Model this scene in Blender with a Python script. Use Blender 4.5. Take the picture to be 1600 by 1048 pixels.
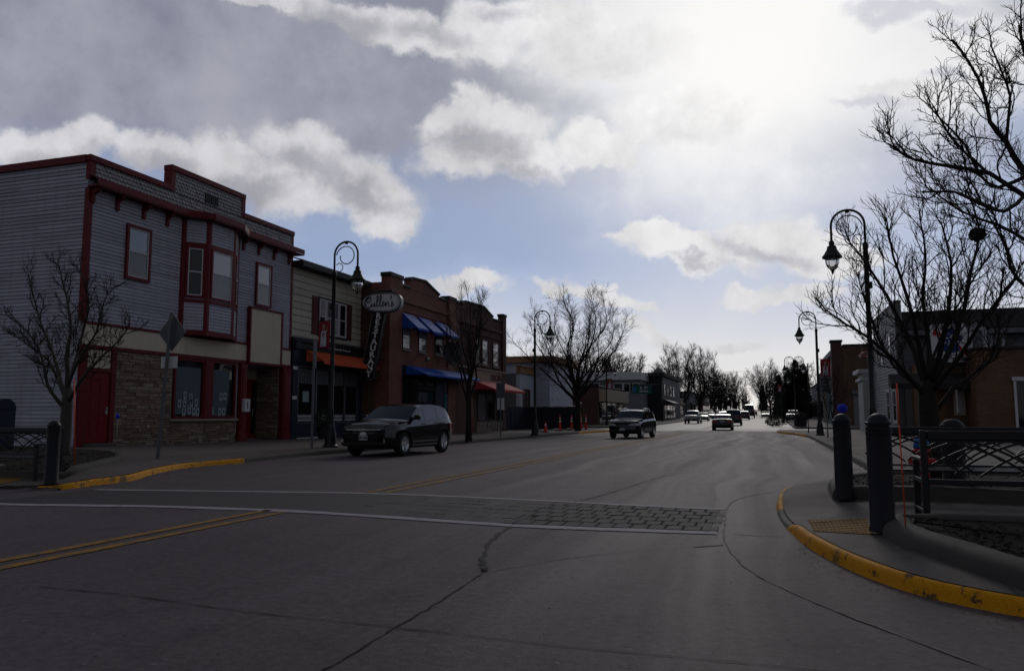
import bpy, math, random
from mathutils import Vector, Matrix

R = math.radians
SC = bpy.context.scene
COL = SC.collection
for _o in list(bpy.data.objects):
    bpy.data.objects.remove(_o)

# ------------------------------------------------------------------ camera
CAM_H, YAW, PITCH, FPX = 1.3, R(18.2077), R(5.7800), 1225.0
cam_data = bpy.data.cameras.new('camera')
cam = bpy.data.objects.new('camera', cam_data)
COL.objects.link(cam)
cam.location = (0, 0, CAM_H)
cam.rotation_euler = (R(90) + PITCH, 0, YAW)
cam_data.sensor_width = 36.0
cam_data.lens = FPX / 1600 * 36.0
cam_data.clip_start = 0.05
cam_data.clip_end = 6000
SC.camera = cam
SC.render.resolution_x, SC.render.resolution_y = 1024, 670
SC.view_settings.view_transform = 'Standard'
SC.view_settings.look = 'None'
SC.view_settings.gamma = 1.0
SC.view_settings.exposure = 0.0
SC.view_settings.use_curve_mapping = False

# surveying helpers: where a sight line over the photograph meets a known real plane
FW = Vector((-math.sin(YAW) * math.cos(PITCH), math.cos(YAW) * math.cos(PITCH), math.sin(PITCH)))
RT = Vector((math.cos(YAW), math.sin(YAW), 0))
UPV = RT.cross(FW)
CC = Vector((0, 0, CAM_H))
def ray(px, py):
    return (FW * FPX + RT * (px - 800) - UPV * (py - 524)).normalized()
def G(px, py, z=0.0):
    d = ray(px, py); return CC + d * ((z - CAM_H) / d.z)
def atx(px, py, x):
    d = ray(px, py); return CC + d * (x / d.x)
def aty(px, py, y):
    d = ray(px, py); return CC + d * (y / d.y)
def fa(px, py, x):
    p = atx(px, py, x); return p.y, p.z

# ------------------------------------------------------------------ world
SUN_DIR = ray(1172, 66)
SUN_EL = math.asin(SUN_DIR.z)
SUN_AZ = math.atan2(SUN_DIR.x, SUN_DIR.y)
W = bpy.data.worlds.new('World')
SC.world = W
W.use_nodes = True
wt = W.node_tree
wt.nodes.clear()

class NT:
    """short hand for building node trees"""
    def __init__(s, nt): s.nt = nt
    def n(s, typ, **kw):
        nd = s.nt.nodes.new(typ)
        for k, v in kw.items(): setattr(nd, k, v)
        return nd
    def put(s, sock, v):
        if isinstance(v, bpy.types.NodeSocket): s.nt.links.new(v, sock)
        elif v is not None: sock.default_value = v
    def m(s, op, a, b=None, c=None, clamp=False):
        nd = s.n('ShaderNodeMath', operation=op, use_clamp=clamp)
        s.put(nd.inputs[0], a); s.put(nd.inputs[1], b)
        if c is not None: s.put(nd.inputs[2], c)
        return nd.outputs[0]
    def vm(s, op, a, b=None, out=0):
        nd = s.n('ShaderNodeVectorMath', operation=op)
        s.put(nd.inputs[0], a)
        if op == 'SCALE': s.put(nd.inputs[3], b)
        elif b is not None: s.put(nd.inputs[1], b)
        return nd.outputs[out]
    def dot(s, a, b): return s.vm('DOT_PRODUCT', a, b, 1)
    def sm(s, x, a, b, lo=0.0, hi=1.0):
        nd = s.n('ShaderNodeMapRange', interpolation_type='SMOOTHSTEP')
        s.put(nd.inputs[0], x)
        for i, v in enumerate((a, b, lo, hi)): s.put(nd.inputs[i + 1], v)
        return nd.outputs[0]
    def lin(s, x, a, b, lo=0.0, hi=1.0):
        nd = s.n('ShaderNodeMapRange')
        s.put(nd.inputs[0], x)
        for i, v in enumerate((a, b, lo, hi)): s.put(nd.inputs[i + 1], v)
        return nd.outputs[0]
    def mix(s, f, a, b, mode='MIX'):
        nd = s.n('ShaderNodeMix', data_type='RGBA', blend_type=mode)
        s.put(nd.inputs[0], f)
        for sk, v in ((nd.inputs[6], a), (nd.inputs[7], b)):
            if isinstance(v, (tuple, list)) and len(v) == 3: v = (*v, 1)
            s.put(sk, v)
        return nd.outputs[2]
    def noise(s, vec, scale, detail=4, rough=0.5, dist=0.0, col=False):
        nd = s.n('ShaderNodeTexNoise')
        s.put(nd.inputs['Vector'], vec)
        s.put(nd.inputs['Scale'], scale); nd.inputs['Detail'].default_value = detail
        nd.inputs['Roughness'].default_value = rough; nd.inputs['Distortion'].default_value = dist
        return nd.outputs[1 if col else 0]
    def comb(s, x, y, z):
        nd = s.n('ShaderNodeCombineXYZ')
        s.put(nd.inputs[0], x); s.put(nd.inputs[1], y); s.put(nd.inputs[2], z)
        return nd.outputs[0]
    def sep(s, v):
        nd = s.n('ShaderNodeSeparateXYZ'); s.put(nd.inputs[0], v); return nd.outputs

w = NT(wt)
DIR = w.n('ShaderNodeTexCoord').outputs['Generated']
sky = w.n('ShaderNodeTexSky', sky_type='NISHITA')
sky.sun_disc = False
sky.sun_elevation = SUN_EL
sky.sun_rotation = SUN_AZ
sky.air_density = 1.0; sky.dust_density = 0.6; sky.ozone_density = 2.0
WS = 0.1                                   # background strength
# a tangent plane fixed in the world, looking down the street, carries the cloud map
TA, TE = -18.2077, 5.78
tf_ = Vector((math.sin(R(TA)) * math.cos(R(TE)), math.cos(R(TA)) * math.cos(R(TE)), math.sin(R(TE))))
tr_ = Vector((math.cos(R(TA)), -math.sin(R(TA)), 0))
tu_ = tr_.cross(tf_)
den = w.dot(DIR, tuple(tf_))
dcl = w.m('MAXIMUM', den, 0.15)
U = w.m('DIVIDE', w.dot(DIR, tuple(tr_)), dcl)
V = w.m('DIVIDE', w.dot(DIR, tuple(tu_)), dcl)
front = w.sm(den, 0.3, 0.6)
el = w.sep(DIR)[2]
PV = w.comb(U, V, 0.0)
nz_big = w.noise(DIR, 3.2, 5, 0.55)
nz_wc = w.noise(DIR, 6.0, 6, 0.58, col=True)
nz_f = w.noise(DIR, 9.0, 12, 0.62, 0.0)
nz_s = w.noise(w.vm('ADD', DIR, tuple(SUN_DIR * 0.045)), 9.0, 12, 0.62, 0.0)
relief = w.m('SUBTRACT', nz_f, nz_s)                 # thinner towards the sun: a lit flank
warp = w.vm('SCALE', w.vm('SUBTRACT', nz_wc, (0.5, 0.5, 0.5)), 0.12)
PW = w.vm('ADD', PV, warp)
nz_wc2 = w.noise(DIR, 16.0, 6, 0.6, col=True)
PW = w.vm('ADD', PW, w.vm('SCALE', w.vm('SUBTRACT', nz_wc2, (0.5, 0.5, 0.5)), 0.06))
def q(px, py): return ((px - 800) / 1225.0, (524 - py) / 1225.0)
def blobs(lst, P):
    acc = None
    for px, py, rx, ry, rot in lst:
        c = q(px, py)
        mp = w.n('ShaderNodeMapping', vector_type='TEXTURE')
        w.put(mp.inputs[0], P)
        mp.inputs[1].default_value = (c[0], c[1], 0)
        mp.inputs[2].default_value = (0, 0, R(rot))
        mp.inputs[3].default_value = (rx / 1225.0, ry / 1225.0, 1)
        v = w.m('SUBTRACT', 1.0, w.vm('LENGTH', mp.outputs[0], out=1))
        acc = v if acc is None else w.m('MAXIMUM', acc, v)
    return acc
CLOUD = [  # cumulus puffs
    (70, 235, 110, 38, 0), (130, 228, 70, 40, 0), (240, 250, 110, 38, -12),
    (350, 255, 75, 48, -5), (470, 238, 95, 58, -18), (440, 290, 170, 50, -12), (575, 290, 105, 65, -35), (600, 335, 62, 32, 0),
    (705, 195, 80, 44, 15), (790, 205, 105, 55, -8), (735, 250, 110, 40, 0), (830, 240, 90, 40, 0), (940, 225, 100, 34, 12), (1000, 205, 40, 18, 10),
    (560, 30, 170, 30, -8), (650, 70, 150, 32, -14), (760, 55, 110, 70, 10), (420, 8, 100, 18, 0), (860, 25, 120, 60, 10),
    (1010, 362, 62, 22, -8), (1080, 390, 130, 28, -10), (1190, 372, 90, 38, 6), (1270, 392, 90, 34, -4),
    (1180, 458, 75, 20, 4), (1250, 452, 90, 22, 0),
    (735, 444, 80, 17, -4), (940, 462, 90, 19, -10), (880, 455, 40, 14, 0),
    (1040, 520, 90, 22, -10), (1120, 540, 110, 18, -6),
    (960, 80, 150, 60, 6), (1080, 170, 130, 50, 10), (1380, 150, 90, 26, -6), (1330, 395, 60, 26, 0)]
CORE = [  # shaded hearts of the same clouds
    (90, 250, 90, 20, 0), (240, 272, 90, 20, -10), (350, 290, 110, 22, -8), (470, 262, 80, 26, -16), (560, 300, 70, 24, -30),
    (760, 230, 90, 24, -4), (690, 215, 40, 16, 0), (840, 262, 60, 12, 0),
    (540, 40, 130, 26, -8), (660, 60, 120, 22, -12), (800, 25, 60, 20, 0),
    (1190, 392, 80, 14, -4), (1080, 405, 60, 8, -8)]
M1 = blobs(CLOUD, PW)
M2 = blobs(CORE, PW)
D1 = w.m('ADD', w.m('MULTIPLY', M1, 1.0), w.m('MULTIPLY', w.m('SUBTRACT', nz_f, 0.47), 0.95))
cm = w.m('MULTIPLY', w.sm(D1, -0.04, 0.40), front)
core = w.sm(w.m('SUBTRACT', w.m('ADD', w.m('MULTIPLY', M2, .9), w.m('MULTIPLY', w.m('SUBTRACT', nz_big, 0.5), 0.8)), w.m('MULTIPLY', relief, 1.6)), -0.45, 0.75)
# base of the sky: pale at the horizon, blue in the middle, grey veil up left
def col(c): return tuple(c) + (1,)
ramp = w.n('ShaderNodeValToRGB')
w.put(ramp.inputs[0], w.m('ADD', el, w.m('MULTIPLY', w.m('SUBTRACT', nz_big, 0.5), 0.10)))
cr = ramp.color_ramp
cr.elements[0].position = 0.0; cr.elements[0].color = col((.74, .73, .74))
cr.elements[1].position = 1.0; cr.elements[1].color = col((.10, .11, .145))
for p_, c_ in ((.075, (.71, .71, .74)), (.14, (.50, .55, .68)), (.20, (.34, .42, .62)), (.30, (.27, .315, .45)), (.42, (.20, .22, .28)), (.6, (.14, .155, .20))):
    e = cr.elements.new(p_); e.color = col(c_)
base = ramp.outputs[0]
veil = w.sm(w.m('ADD', blobs([(150, 40, 640, 240, -4), (480, 170, 420, 90, 0), (700, 150, 240, 60, 0)], PW), w.m('MULTIPLY', w.m('SUBTRACT', nz_big, 0.5), 0.8)), -0.05, 0.45)
veil = w.m('MULTIPLY', veil, front)
veil_n = w.m('ADD', w.m('MULTIPLY', nz_big, .65), w.m('MULTIPLY', nz_f, .35))
veil_c = w.mix(w.sm(veil_n, 0.38, 0.62), (.205, .213, .28), (.39, .385, .44))
base = w.mix(w.m('MULTIPLY', veil, 0.95), base, veil_c)
blue = w.m('MULTIPLY', w.sm(w.m('ADD', blobs([(730, 370, 240, 60, -8), (880, 330, 150, 70, 10), (980, 140, 70, 40, -20), (1580, 190, 90, 70, 0), (560, 400, 220, 60, 0)], PW), w.m('MULTIPLY', w.m('SUBTRACT', nz_big, 0.5), 0.7)), 0.0, 0.7), front)
base = w.mix(w.m('MULTIPLY', blue, 0.7), base, (.265, .35, .54))
# light spreading through the cloud round the sun
sd = w.dot(DIR, tuple(SUN_DIR))
ang = w.m('ARCCOSINE', w.m('MINIMUM', sd, 1.0))
angw = w.m('ADD', ang, w.m('MULTIPLY', w.m('ADD', w.m('MULTIPLY', w.m('SUBTRACT', nz_big, 0.5), 0.55), w.m('MULTIPLY', w.m('SUBTRACT', nz_f, 0.5), 0.7)), R(16)))
g1 = w.m('POWER', 2.718, w.m('MULTIPLY', w.m('POWER', w.m('DIVIDE', w.m('MAXIMUM', angw, 0.0), R(11.3)), 2.8), -1.0))
g2 = w.m('POWER', 2.718, w.m('MULTIPLY', w.m('POWER', w.m('DIVIDE', ang, R(16.5)), 2.0), -1.0))
base = w.mix(w.m('MULTIPLY', g2, 0.5, clamp=True), base, (.64, .645, .71))
bright = w.m('MULTIPLY', w.sm(w.m('ADD', blobs([(1240, 40, 480, 170, -4), (1000, 60, 260, 110, 8), (1480, 90, 260, 130, 0)], PW), w.m('MULTIPLY', w.m('SUBTRACT', nz_f, 0.5), 0.9)), -0.05, 0.55), front)
base = w.mix(w.m('MULTIPLY', bright, 0.85), base, (.84, .835, .84))
base = w.mix(w.m('MULTIPLY', g1, 1.0, clamp=True), base, (.945, .94, .93))
# unseen sky behind and beside: broken grey cloud, added to set the facade light
backc = w.mix(w.sm(w.noise(DIR, 2.2, 6, 0.55), 0.42, 0.62), (.135, .150, .185), (.27, .265, .27))
base = w.mix(w.m('MULTIPLY', w.m('SUBTRACT', 1.0, w.sm(den, 0.2, 0.72)), 0.92), base, backc)
tint = w.mix(0.05, w.vm('SCALE', base, 1.0 / WS), sky.outputs[0])      # the clear air behind it all
lit = w.mix(g2, (.625, .62, .645), (.92, .91, .905))
shd = w.mix(g2, (.345, .345, .395), (.60, .60, .635))
cl_c = w.mix(w.m('MULTIPLY', core, 0.8), lit, shd)
cl_c = w.vm('SCALE', cl_c, w.lin(relief, -0.16, 0.16, .86, 1.10))
thin = w.sm(D1, 0.0, 0.55, 0.6, 1.0)
dk = w.m('MULTIPLY', w.sm(w.m('ADD', blobs([(1370, 18, 80, 24, 12), (1500, 40, 110, 22, 0), (1440, 8, 150, 18, 0), (1460, 128, 60, 18, 0), (1360, 165, 90, 16, -8)], PW), w.m('MULTIPLY', w.m('SUBTRACT', nz_f, 0.5), 1.1)), 0.05, 0.8), front)
final = w.mix(w.m('MULTIPLY', cm, thin), tint, w.vm('SCALE', cl_c, 1.0 / WS))
final = w.mix(w.m('MULTIPLY', dk, 0.8), final, tuple(v / WS for v in (.60, .61, .67)))
gnd = w.sm(el, -0.06, -0.005)
final = w.mix(gnd, tuple(v / WS for v in (.05, .05, .055)), final)
bg = w.n('ShaderNodeBackground')
w.put(bg.inputs[0], final); bg.inputs[1].default_value = WS
wo = w.n('ShaderNodeOutputWorld')
wt.links.new(bg.outputs[0], wo.inputs[0])
W.cycles.sampling_method = 'MANUAL'
W.cycles.sample_map_resolution = 512

sun_d = bpy.data.lights.new('sun', 'SUN')
sun = bpy.data.objects.new('sun', sun_d)
COL.objects.link(sun)
sun_d.energy = 0.5
sun_d.angle = R(12)
sun_d.color = (1.0, 0.95, 0.88)
sun.rotation_euler = (-SUN_DIR).to_track_quat('-Z', 'Y').to_euler()
sun.location = (20, -20, 60)

# ------------------------------------------------------------------ mesh building
class MB:
    def __init__(s, M=None): s.v = []; s.f = []; s.sm = []; s.M = M
    def add(s, vs, fs, smooth=False):
        o = len(s.v)
        if s.M is None: s.v += [tuple(p) for p in vs]
        else: s.v += [tuple(s.M @ Vector(p)) for p in vs]
        s.f += [tuple(i + o for i in f) for f in fs]
        s.sm += [smooth] * len(fs)
        return s
    def box(s, x0, x1, y0, y1, z0, z1):
        vs = [(x0, y0, z0), (x1, y0, z0), (x1, y1, z0), (x0, y1, z0), (x0, y0, z1), (x1, y0, z1), (x1, y1, z1), (x0, y1, z1)]
        return s.add(vs, [(3, 2, 1, 0), (4, 5, 6, 7), (0, 1, 5, 4), (1, 2, 6, 5), (2, 3, 7, 6), (3, 0, 4, 7)])
    def cbox(s, x0, x1, y0, y1, z0, z1, b=0.01):
        """box with chamfered edges all round"""
        xs, ys, zs = (x0, x1), (y0, y1), (z0, z1)
        vs = []; idx = {}
        for i in (0, 1):
            for j in (0, 1):
                for k in (0, 1):
                    sx, sy, sz = (b, -b)[i], (b, -b)[j], (b, -b)[k]
                    idx[i, j, k, 0] = len(vs); vs.append((xs[i], ys[j] + sy, zs[k] + sz))
                    idx[i, j, k, 1] = len(vs); vs.append((xs[i] + sx, ys[j], zs[k] + sz))
                    idx[i, j, k, 2] = len(vs); vs.append((xs[i] + sx, ys[j] + sy, zs[k]))
        fs = []
        for i in (0, 1):
            fs.append([idx[i, 0, 0, 0], idx[i, 1, 0, 0], idx[i, 1, 1, 0], idx[i, 0, 1, 0]])
            fs.append([idx[0, i, 0, 1], idx[1, i, 0, 1], idx[1, i, 1, 1], idx[0, i, 1, 1]])
            fs.append([idx[0, 0, i, 2], idx[1, 0, i, 2], idx[1, 1, i, 2], idx[0, 1, i, 2]])
            for j in (0, 1):
                fs.append([idx[i, j, 0, 0], idx[i, j, 0, 1], idx[i, j, 1, 1], idx[i, j, 1, 0]])
                fs.append([idx[i, 0, j, 0], idx[i, 0, j, 2], idx[i, 1, j, 2], idx[i, 1, j, 0]])
                fs.append([idx[0, i, j, 1], idx[0, i, j, 2], idx[1, i, j, 2], idx[1, i, j, 1]])
                for k in (0, 1):
                    fs.append([idx[i, j, k, 0], idx[i, j, k, 1], idx[i, j, k, 2]])
        c = Vector(((x0 + x1) / 2, (y0 + y1) / 2, (z0 + z1) / 2))
        out = []
        for f in fs:
            p = [Vector(vs[i]) for i in f]
            nrm = (p[1] - p[0]).cross(p[2] - p[0])
            out.append(f if nrm.dot(p[0] - c) > 0 else f[::-1])
        return s.add(vs, out)
    def quad(s, a, b, c, d): return s.add([a, b, c, d], [(0, 1, 2, 3)])
    def prism(s, poly, vec, smooth=False):
        """extrude a planar polygon along vec"""
        n = len(poly); vec = Vector(vec)
        P = [Vector(p) for p in poly]
        vs = P + [p + vec for p in P]
        fs = [tuple(range(n))[::-1], tuple(range(n, 2 * n))]
        s.add(vs, fs)
        return s.add(vs, [(i, (i + 1) % n, n + (i + 1) % n, n + i) for i in range(n)], smooth)
    def tube(s, path, rad, n=8, cap=True, smooth=True, twist=None):
        P = [Vector(p) for p in path]
        if not isinstance(rad, (list, tuple)): rad = [rad] * len(P)
        vs = []; ref = None
        for i, p in enumerate(P):
            t = (P[min(i + 1, len(P) - 1)] - P[max(i - 1, 0)])
            if t.length < 1e-9: t = Vector((0, 0, 1))
            t.normalize()
            if ref is None:
                ref = t.cross(Vector((0.13, 0.31, 0.94)))
                if ref.length < 0.1: ref = t.cross(Vector((1, 0, 0)))
            ref = (ref - t * ref.dot(t))
            if ref.length < 1e-6: ref = t.orthogonal()
            ref.normalize()
            b = t.cross(ref)
            for k in range(n):
                a = 2 * math.pi * k / n
                vs.append(p + (ref * math.cos(a) + b * math.sin(a)) * rad[i])
        fs = []
        for i in range(len(P) - 1):
            for k in range(n):
                fs.append((i * n + k, i * n + (k + 1) % n, (i + 1) * n + (k + 1) % n, (i + 1) * n + k))
        s.add(vs, fs, smooth)
        if cap:
            o = len(s.v) - len(vs)
            s.f += [tuple(o + k for k in range(n))[::-1], tuple(o + (len(P) - 1) * n + k for k in range(n))]
            s.sm += [False, False]
        return s
    def bar(s, path, wv, hv):
        """rectangular bar: wv, hv are half-extent vectors"""
        P = [Vector(p) for p in path]; wv = Vector(wv); hv = Vector(hv)
        vs = []
        for p in P: vs += [p - wv - hv, p + wv - hv, p + wv + hv, p - wv + hv]
        fs = [(3, 2, 1, 0)]
        for i in range(len(P) - 1):
            for k in range(4): fs.append((i * 4 + k, i * 4 + (k + 1) % 4, i * 4 + 4 + (k + 1) % 4, i * 4 + 4 + k))
        e = (len(P) - 1) * 4
        fs.append((e, e + 1, e + 2, e + 3))
        return s.add(vs, fs)
    def lathe(s, prof, c=(0, 0, 0), n=24, axis='z', smooth=True, cap=True):
        """prof: list of (r, h)"""
        vs = []
        for r, h in prof:
            for k in range(n):
                a = 2 * math.pi * k / n
                x, y = r * math.cos(a), r * math.sin(a)
                if axis == 'z': p = (c[0] + x, c[1] + y, c[2] + h)
                elif axis == 'x': p = (c[0] + h, c[1] + x, c[2] + y)
                else: p = (c[0] + x, c[1] + h, c[2] + y)
                vs.append(p)
        fs = []
        for i in range(len(prof) - 1):
            for k in range(n): fs.append((i * n + k, i * n + (k + 1) % n, (i + 1) * n + (k + 1) % n, (i + 1) * n + k))
        s.add(vs, fs, smooth)
        if not cap: return s
        o = len(s.v) - len(vs)
        s.f += [tuple(o + k for k in range(n))[::-1], tuple(o + (len(prof) - 1) * n + k for k in range(n))]
        s.sm += [False, False]
        return s
    def grid(s, rows, smooth=True, close=False):
        """rows: list of equal-length point lists"""
        n = len(rows[0]); vs = [p for r in rows for p in r]
        fs = []
        for i in range(len(rows) - 1):
            for k in range(n - (0 if close else 1)):
                fs.append((i * n + k, i * n + (k + 1) % n, (i + 1) * n + (k + 1) % n, (i + 1) * n + k))
        return s.add(vs, fs, smooth)
    def mesh(s, name, mat):
        me = bpy.data.meshes.new(name)
        me.from_pydata([tuple(v) for v in s.v], [], s.f)
        me.polygons.foreach_set('use_smooth', s.sm)
        me.materials.append(mat)
        me.update()
        return me

def tag(o, label, cat, group=None, kind=None):
    if label: o['label'] = label
    if cat: o['category'] = cat
    if group: o['group'] = group
    if kind: o['kind'] = kind
    return o
def obj(name, mb, mat, parent=None, sharp=None):
    me = mb.mesh(name, mat)
    if sharp: me.set_sharp_from_angle(angle=R(sharp))
    o = bpy.data.objects.new(name, me)
    COL.objects.link(o)
    if parent is not None: o.parent = parent
    return o
def thing(name, label, cat, loc=(0, 0, 0), rz=0.0, group=None):
    o = bpy.data.objects.new(name, None)
    o.empty_display_size = 0.2
    COL.objects.link(o)
    o.location = loc; o.rotation_euler = (0, 0, rz)
    return tag(o, label, cat, group)
def topof(o):
    while o.parent is not None: o = o.parent
    return o
def wp(name, mb, mat, parent, sharp=None, label=None):
    """part whose shape was given in world coordinates (its thing is not rotated)"""
    t = Vector(topof(parent).location)
    mb.v = [tuple(Vector(v) - t) for v in mb.v]
    o = obj(name, mb, mat, parent, sharp)
    if label: o['label'] = label
    return o
def islands(mb):
    """one MB for every loose piece"""
    par = list(range(len(mb.v)))
    def root(i):
        while par[i] != i: par[i] = par[par[i]]; i = par[i]
        return i
    for f in mb.f:
        a = root(f[0])
        for k in f[1:]: par[root(k)] = a
    key = {}
    for i, p in enumerate(mb.v): key.setdefault(tuple(round(c, 4) for c in p), []).append(i)
    for l in key.values():
        for k in l[1:]: par[root(k)] = root(l[0])
    out = {}
    for f, sm_ in zip(mb.f, mb.sm):
        o = out.setdefault(root(f[0]), (MB(), {}))
        m, idx = o
        nf = []
        for i in f:
            if i not in idx: idx[i] = len(m.v); m.v.append(mb.v[i])
            nf.append(idx[i])
        m.f.append(tuple(nf)); m.sm.append(sm_)
    return [m for m, _ in out.values()]
def wps(name, mb, mat, parent, sharp=None):
    """like wp, but every loose piece becomes a part of its own"""
    r = None
    for m in islands(mb): r = wp(name, m, mat, parent, sharp)
    return r
def wone(name, mb, mat, label, cat, group=None, base=None, sharp=None):
    """thing that is one mesh, given in world coordinates"""
    if base is None:
        xs = [v[0] for v in mb.v]; ys = [v[1] for v in mb.v]; zs = [v[2] for v in mb.v]
        base = ((min(xs) + max(xs)) / 2, (min(ys) + max(ys)) / 2, min(zs))
    t = Vector(base)
    mb.v = [tuple(Vector(v) - t) for v in mb.v]
    o = obj(name, mb, mat, None, sharp)
    o.location = t
    return tag(o, label, cat, group)
def dup(root, loc, rz=None, label=None, group=None):
    def cp(o, parent):
        c = o.copy(); COL.objects.link(c)
        if parent is not None: c.parent = parent
        for ch in kids.get(o.name, []): cp(ch, c)
        return c
    kids = {}
    stack = [root]
    while stack:
        o = stack.pop(); kids[o.name] = list(o.children); stack += kids[o.name]
    r = cp(root, None)
    r.location = loc
    if rz is not None: r.rotation_euler = (0, 0, rz)
    if label: r['label'] = label
    if group: r['group'] = group
    return r
def struct(name, mb, mat):
    o = obj(name, mb, mat); o['kind'] = 'structure'; return o
def frame(o, a, n, z=(0, 0, 1)):
    """matrix: local (along, out, up) to the world"""
    a, n, z, o = Vector(a), Vector(n), Vector(z), Vector(o)
    return Matrix(((a.x, n.x, z.x, o.x), (a.y, n.y, z.y, o.y), (a.z, n.z, z.z, o.z), (0, 0, 0, 1)))
def east(x): return frame((x, 0, 0), (0, 1, 0), (1, 0, 0))      # wall facing +x; along = y
def south(y): return frame((0, y, 0), (1, 0, 0), (0, -1, 0))    # wall facing -y; along = x
def west(x): return frame((x, 0, 0), (0, -1, 0), (-1, 0, 0))    # wall facing -x; along = -y
def lettering(s, size, M, depth=0.01, shear=0.0, align='CENTER', bold=0.0, xs=1.0, spacing=1.0):
    """flat raised letters: local x along, y up, placed by M (along, out, up)"""
    cu = bpy.data.curves.new('letters', 'FONT')
    cu.body = s; cu.size = size; cu.extrude = depth / 2; cu.shear = shear
    cu.align_x = align; cu.align_y = 'CENTER'; cu.offset = bold; cu.resolution_u = 3
    cu.space_line = spacing
    o = bpy.data.objects.new('letters', cu); COL.objects.link(o)
    dg = bpy.context.evaluated_depsgraph_get()
    me = bpy.data.meshes.new_from_object(o.evaluated_get(dg))
    mb = MB(M)
    mb.add([(v.co.x * xs, v.co.z + depth / 2, v.co.y) for v in me.vertices], [tuple(p.vertices)[::-1] for p in me.polygons])
    bpy.data.objects.remove(o); bpy.data.curves.remove(cu); bpy.data.meshes.remove(me)
    return mb

# ------------------------------------------------------------------ materials
MAT = {}
def newmat(name):
    m = bpy.data.materials.new(name); m.use_nodes = True
    m.node_tree.nodes.clear()
    k = NT(m.node_tree)
    out = k.n('ShaderNodeOutputMaterial'); b = k.n('ShaderNodeBsdfPrincipled')
    m.node_tree.links.new(b.outputs[0], out.inputs[0])
    co = k.n('ShaderNodeTexCoord').outputs['Object']
    MAT[name] = m
    return m, k, b, co
def bump(k, b, h, strength=0.3, dist=0.01):
    nd = k.n('ShaderNodeBump'); nd.inputs['Strength'].default_value = strength; nd.inputs['Distance'].default_value = dist
    k.put(nd.inputs['Height'], h); k.put(b.inputs['Normal'], nd.outputs[0])
def plain(name, c, rough=0.6, var=0.25, scale=3.0, metal=0.0, spec=0.16, bmp=0.0, bscale=40.0, coat=0.0, grime=0.0):
    m, k, b, co = newmat(name)
    n1 = k.noise(co, scale, 5, 0.6)
    cc = k.mix(n1, tuple(v * (1 - var) for v in c), tuple(v * (1 + var) for v in c))
    if grime:
        s = k.sep(co)
        st = k.noise(k.comb(k.m('MULTIPLY', k.m('ADD', s[0], s[1]), 5.0), 0.0, k.m('MULTIPLY', s[2], 0.5)), 1.0, 4, 0.6)
        cc = k.mix(k.sm(st, 0.5, 0.8, 0, grime), cc, tuple(v * 0.4 + 0.008 for v in c))
    k.put(b.inputs['Base Color'], cc)
    k.put(b.inputs['Roughness'], k.lin(k.noise(co, scale * 4, 3), 0.3, 0.7, max(0.02, rough - 0.08), min(1, rough + 0.08)))
    b.inputs['Metallic'].default_value = metal
    b.inputs['Specular IOR Level'].default_value = spec
    if coat: b.inputs['Coat Weight'].default_value = coat; b.inputs['Coat Roughness'].default_value = 0.03
    if bmp: bump(k, b, k.noise(co, bscale, 4, 0.6), bmp, 0.01)
    return m
def brickmat(name, c1, c2, mortar, bw=0.22, bh=0.075, ms=0.010, bmp=0.5, rough=0.8, tone=0.35):
    m, k, b, co = newmat(name)
    s = k.sep(co)
    uv = k.comb(k.m('ADD', s[0], s[1]), s[2], 0.0)
    bt = k.n('ShaderNodeTexBrick')
    k.put(bt.inputs['Vector'], uv)
    bt.inputs['Color1'].default_value = (*c1, 1); bt.inputs['Color2'].default_value = (*c2, 1); bt.inputs['Mortar'].default_value = (*mortar, 1)
    bt.inputs['Scale'].default_value = 1.0; bt.inputs['Mortar Size'].default_value = ms; bt.inputs['Bias'].default_value = 0.0
    bt.inputs['Brick Width'].default_value = bw; bt.inputs['Row Height'].default_value = bh
    n = k.noise(co, 0.7, 5, 0.6)
    cc = k.mix(k.m('MULTIPLY', k.sm(n, 0.35, 0.7), tone), bt.outputs[0], (0.02, 0.016, 0.015))
    k.put(b.inputs['Base Color'], cc)
    b.inputs['Roughness'].default_value = rough
    b.inputs['Specular IOR Level'].default_value = 0.25
    bump(k, b, k.m('SUBTRACT', k.m('MULTIPLY', k.noise(co, 60, 3), 0.3), bt.outputs[1]), bmp, 0.006)
    return m
def glassmat(name, c, rough=0.04, spec=0.6, var=0.3, scale=1.2, coat=0.0):
    m = plain(name, c, rough, var, scale, spec=spec)
    b = [n for n in m.node_tree.nodes if n.type == 'BSDF_PRINCIPLED'][0]
    for l in list(b.inputs['Roughness'].links): m.node_tree.links.remove(l)
    b.inputs['Roughness'].default_value = rough
    if coat: b.inputs['Coat Weight'].default_value = coat; b.inputs['Coat IOR'].default_value = 1.9
    k = NT(m.node_tree)
    co = [n for n in m.node_tree.nodes if n.type == 'TEX_COORD'][0].outputs['Object']
    bump(k, b, k.noise(co, 1.6, 2), 0.06, 0.02)
    return m

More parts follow.
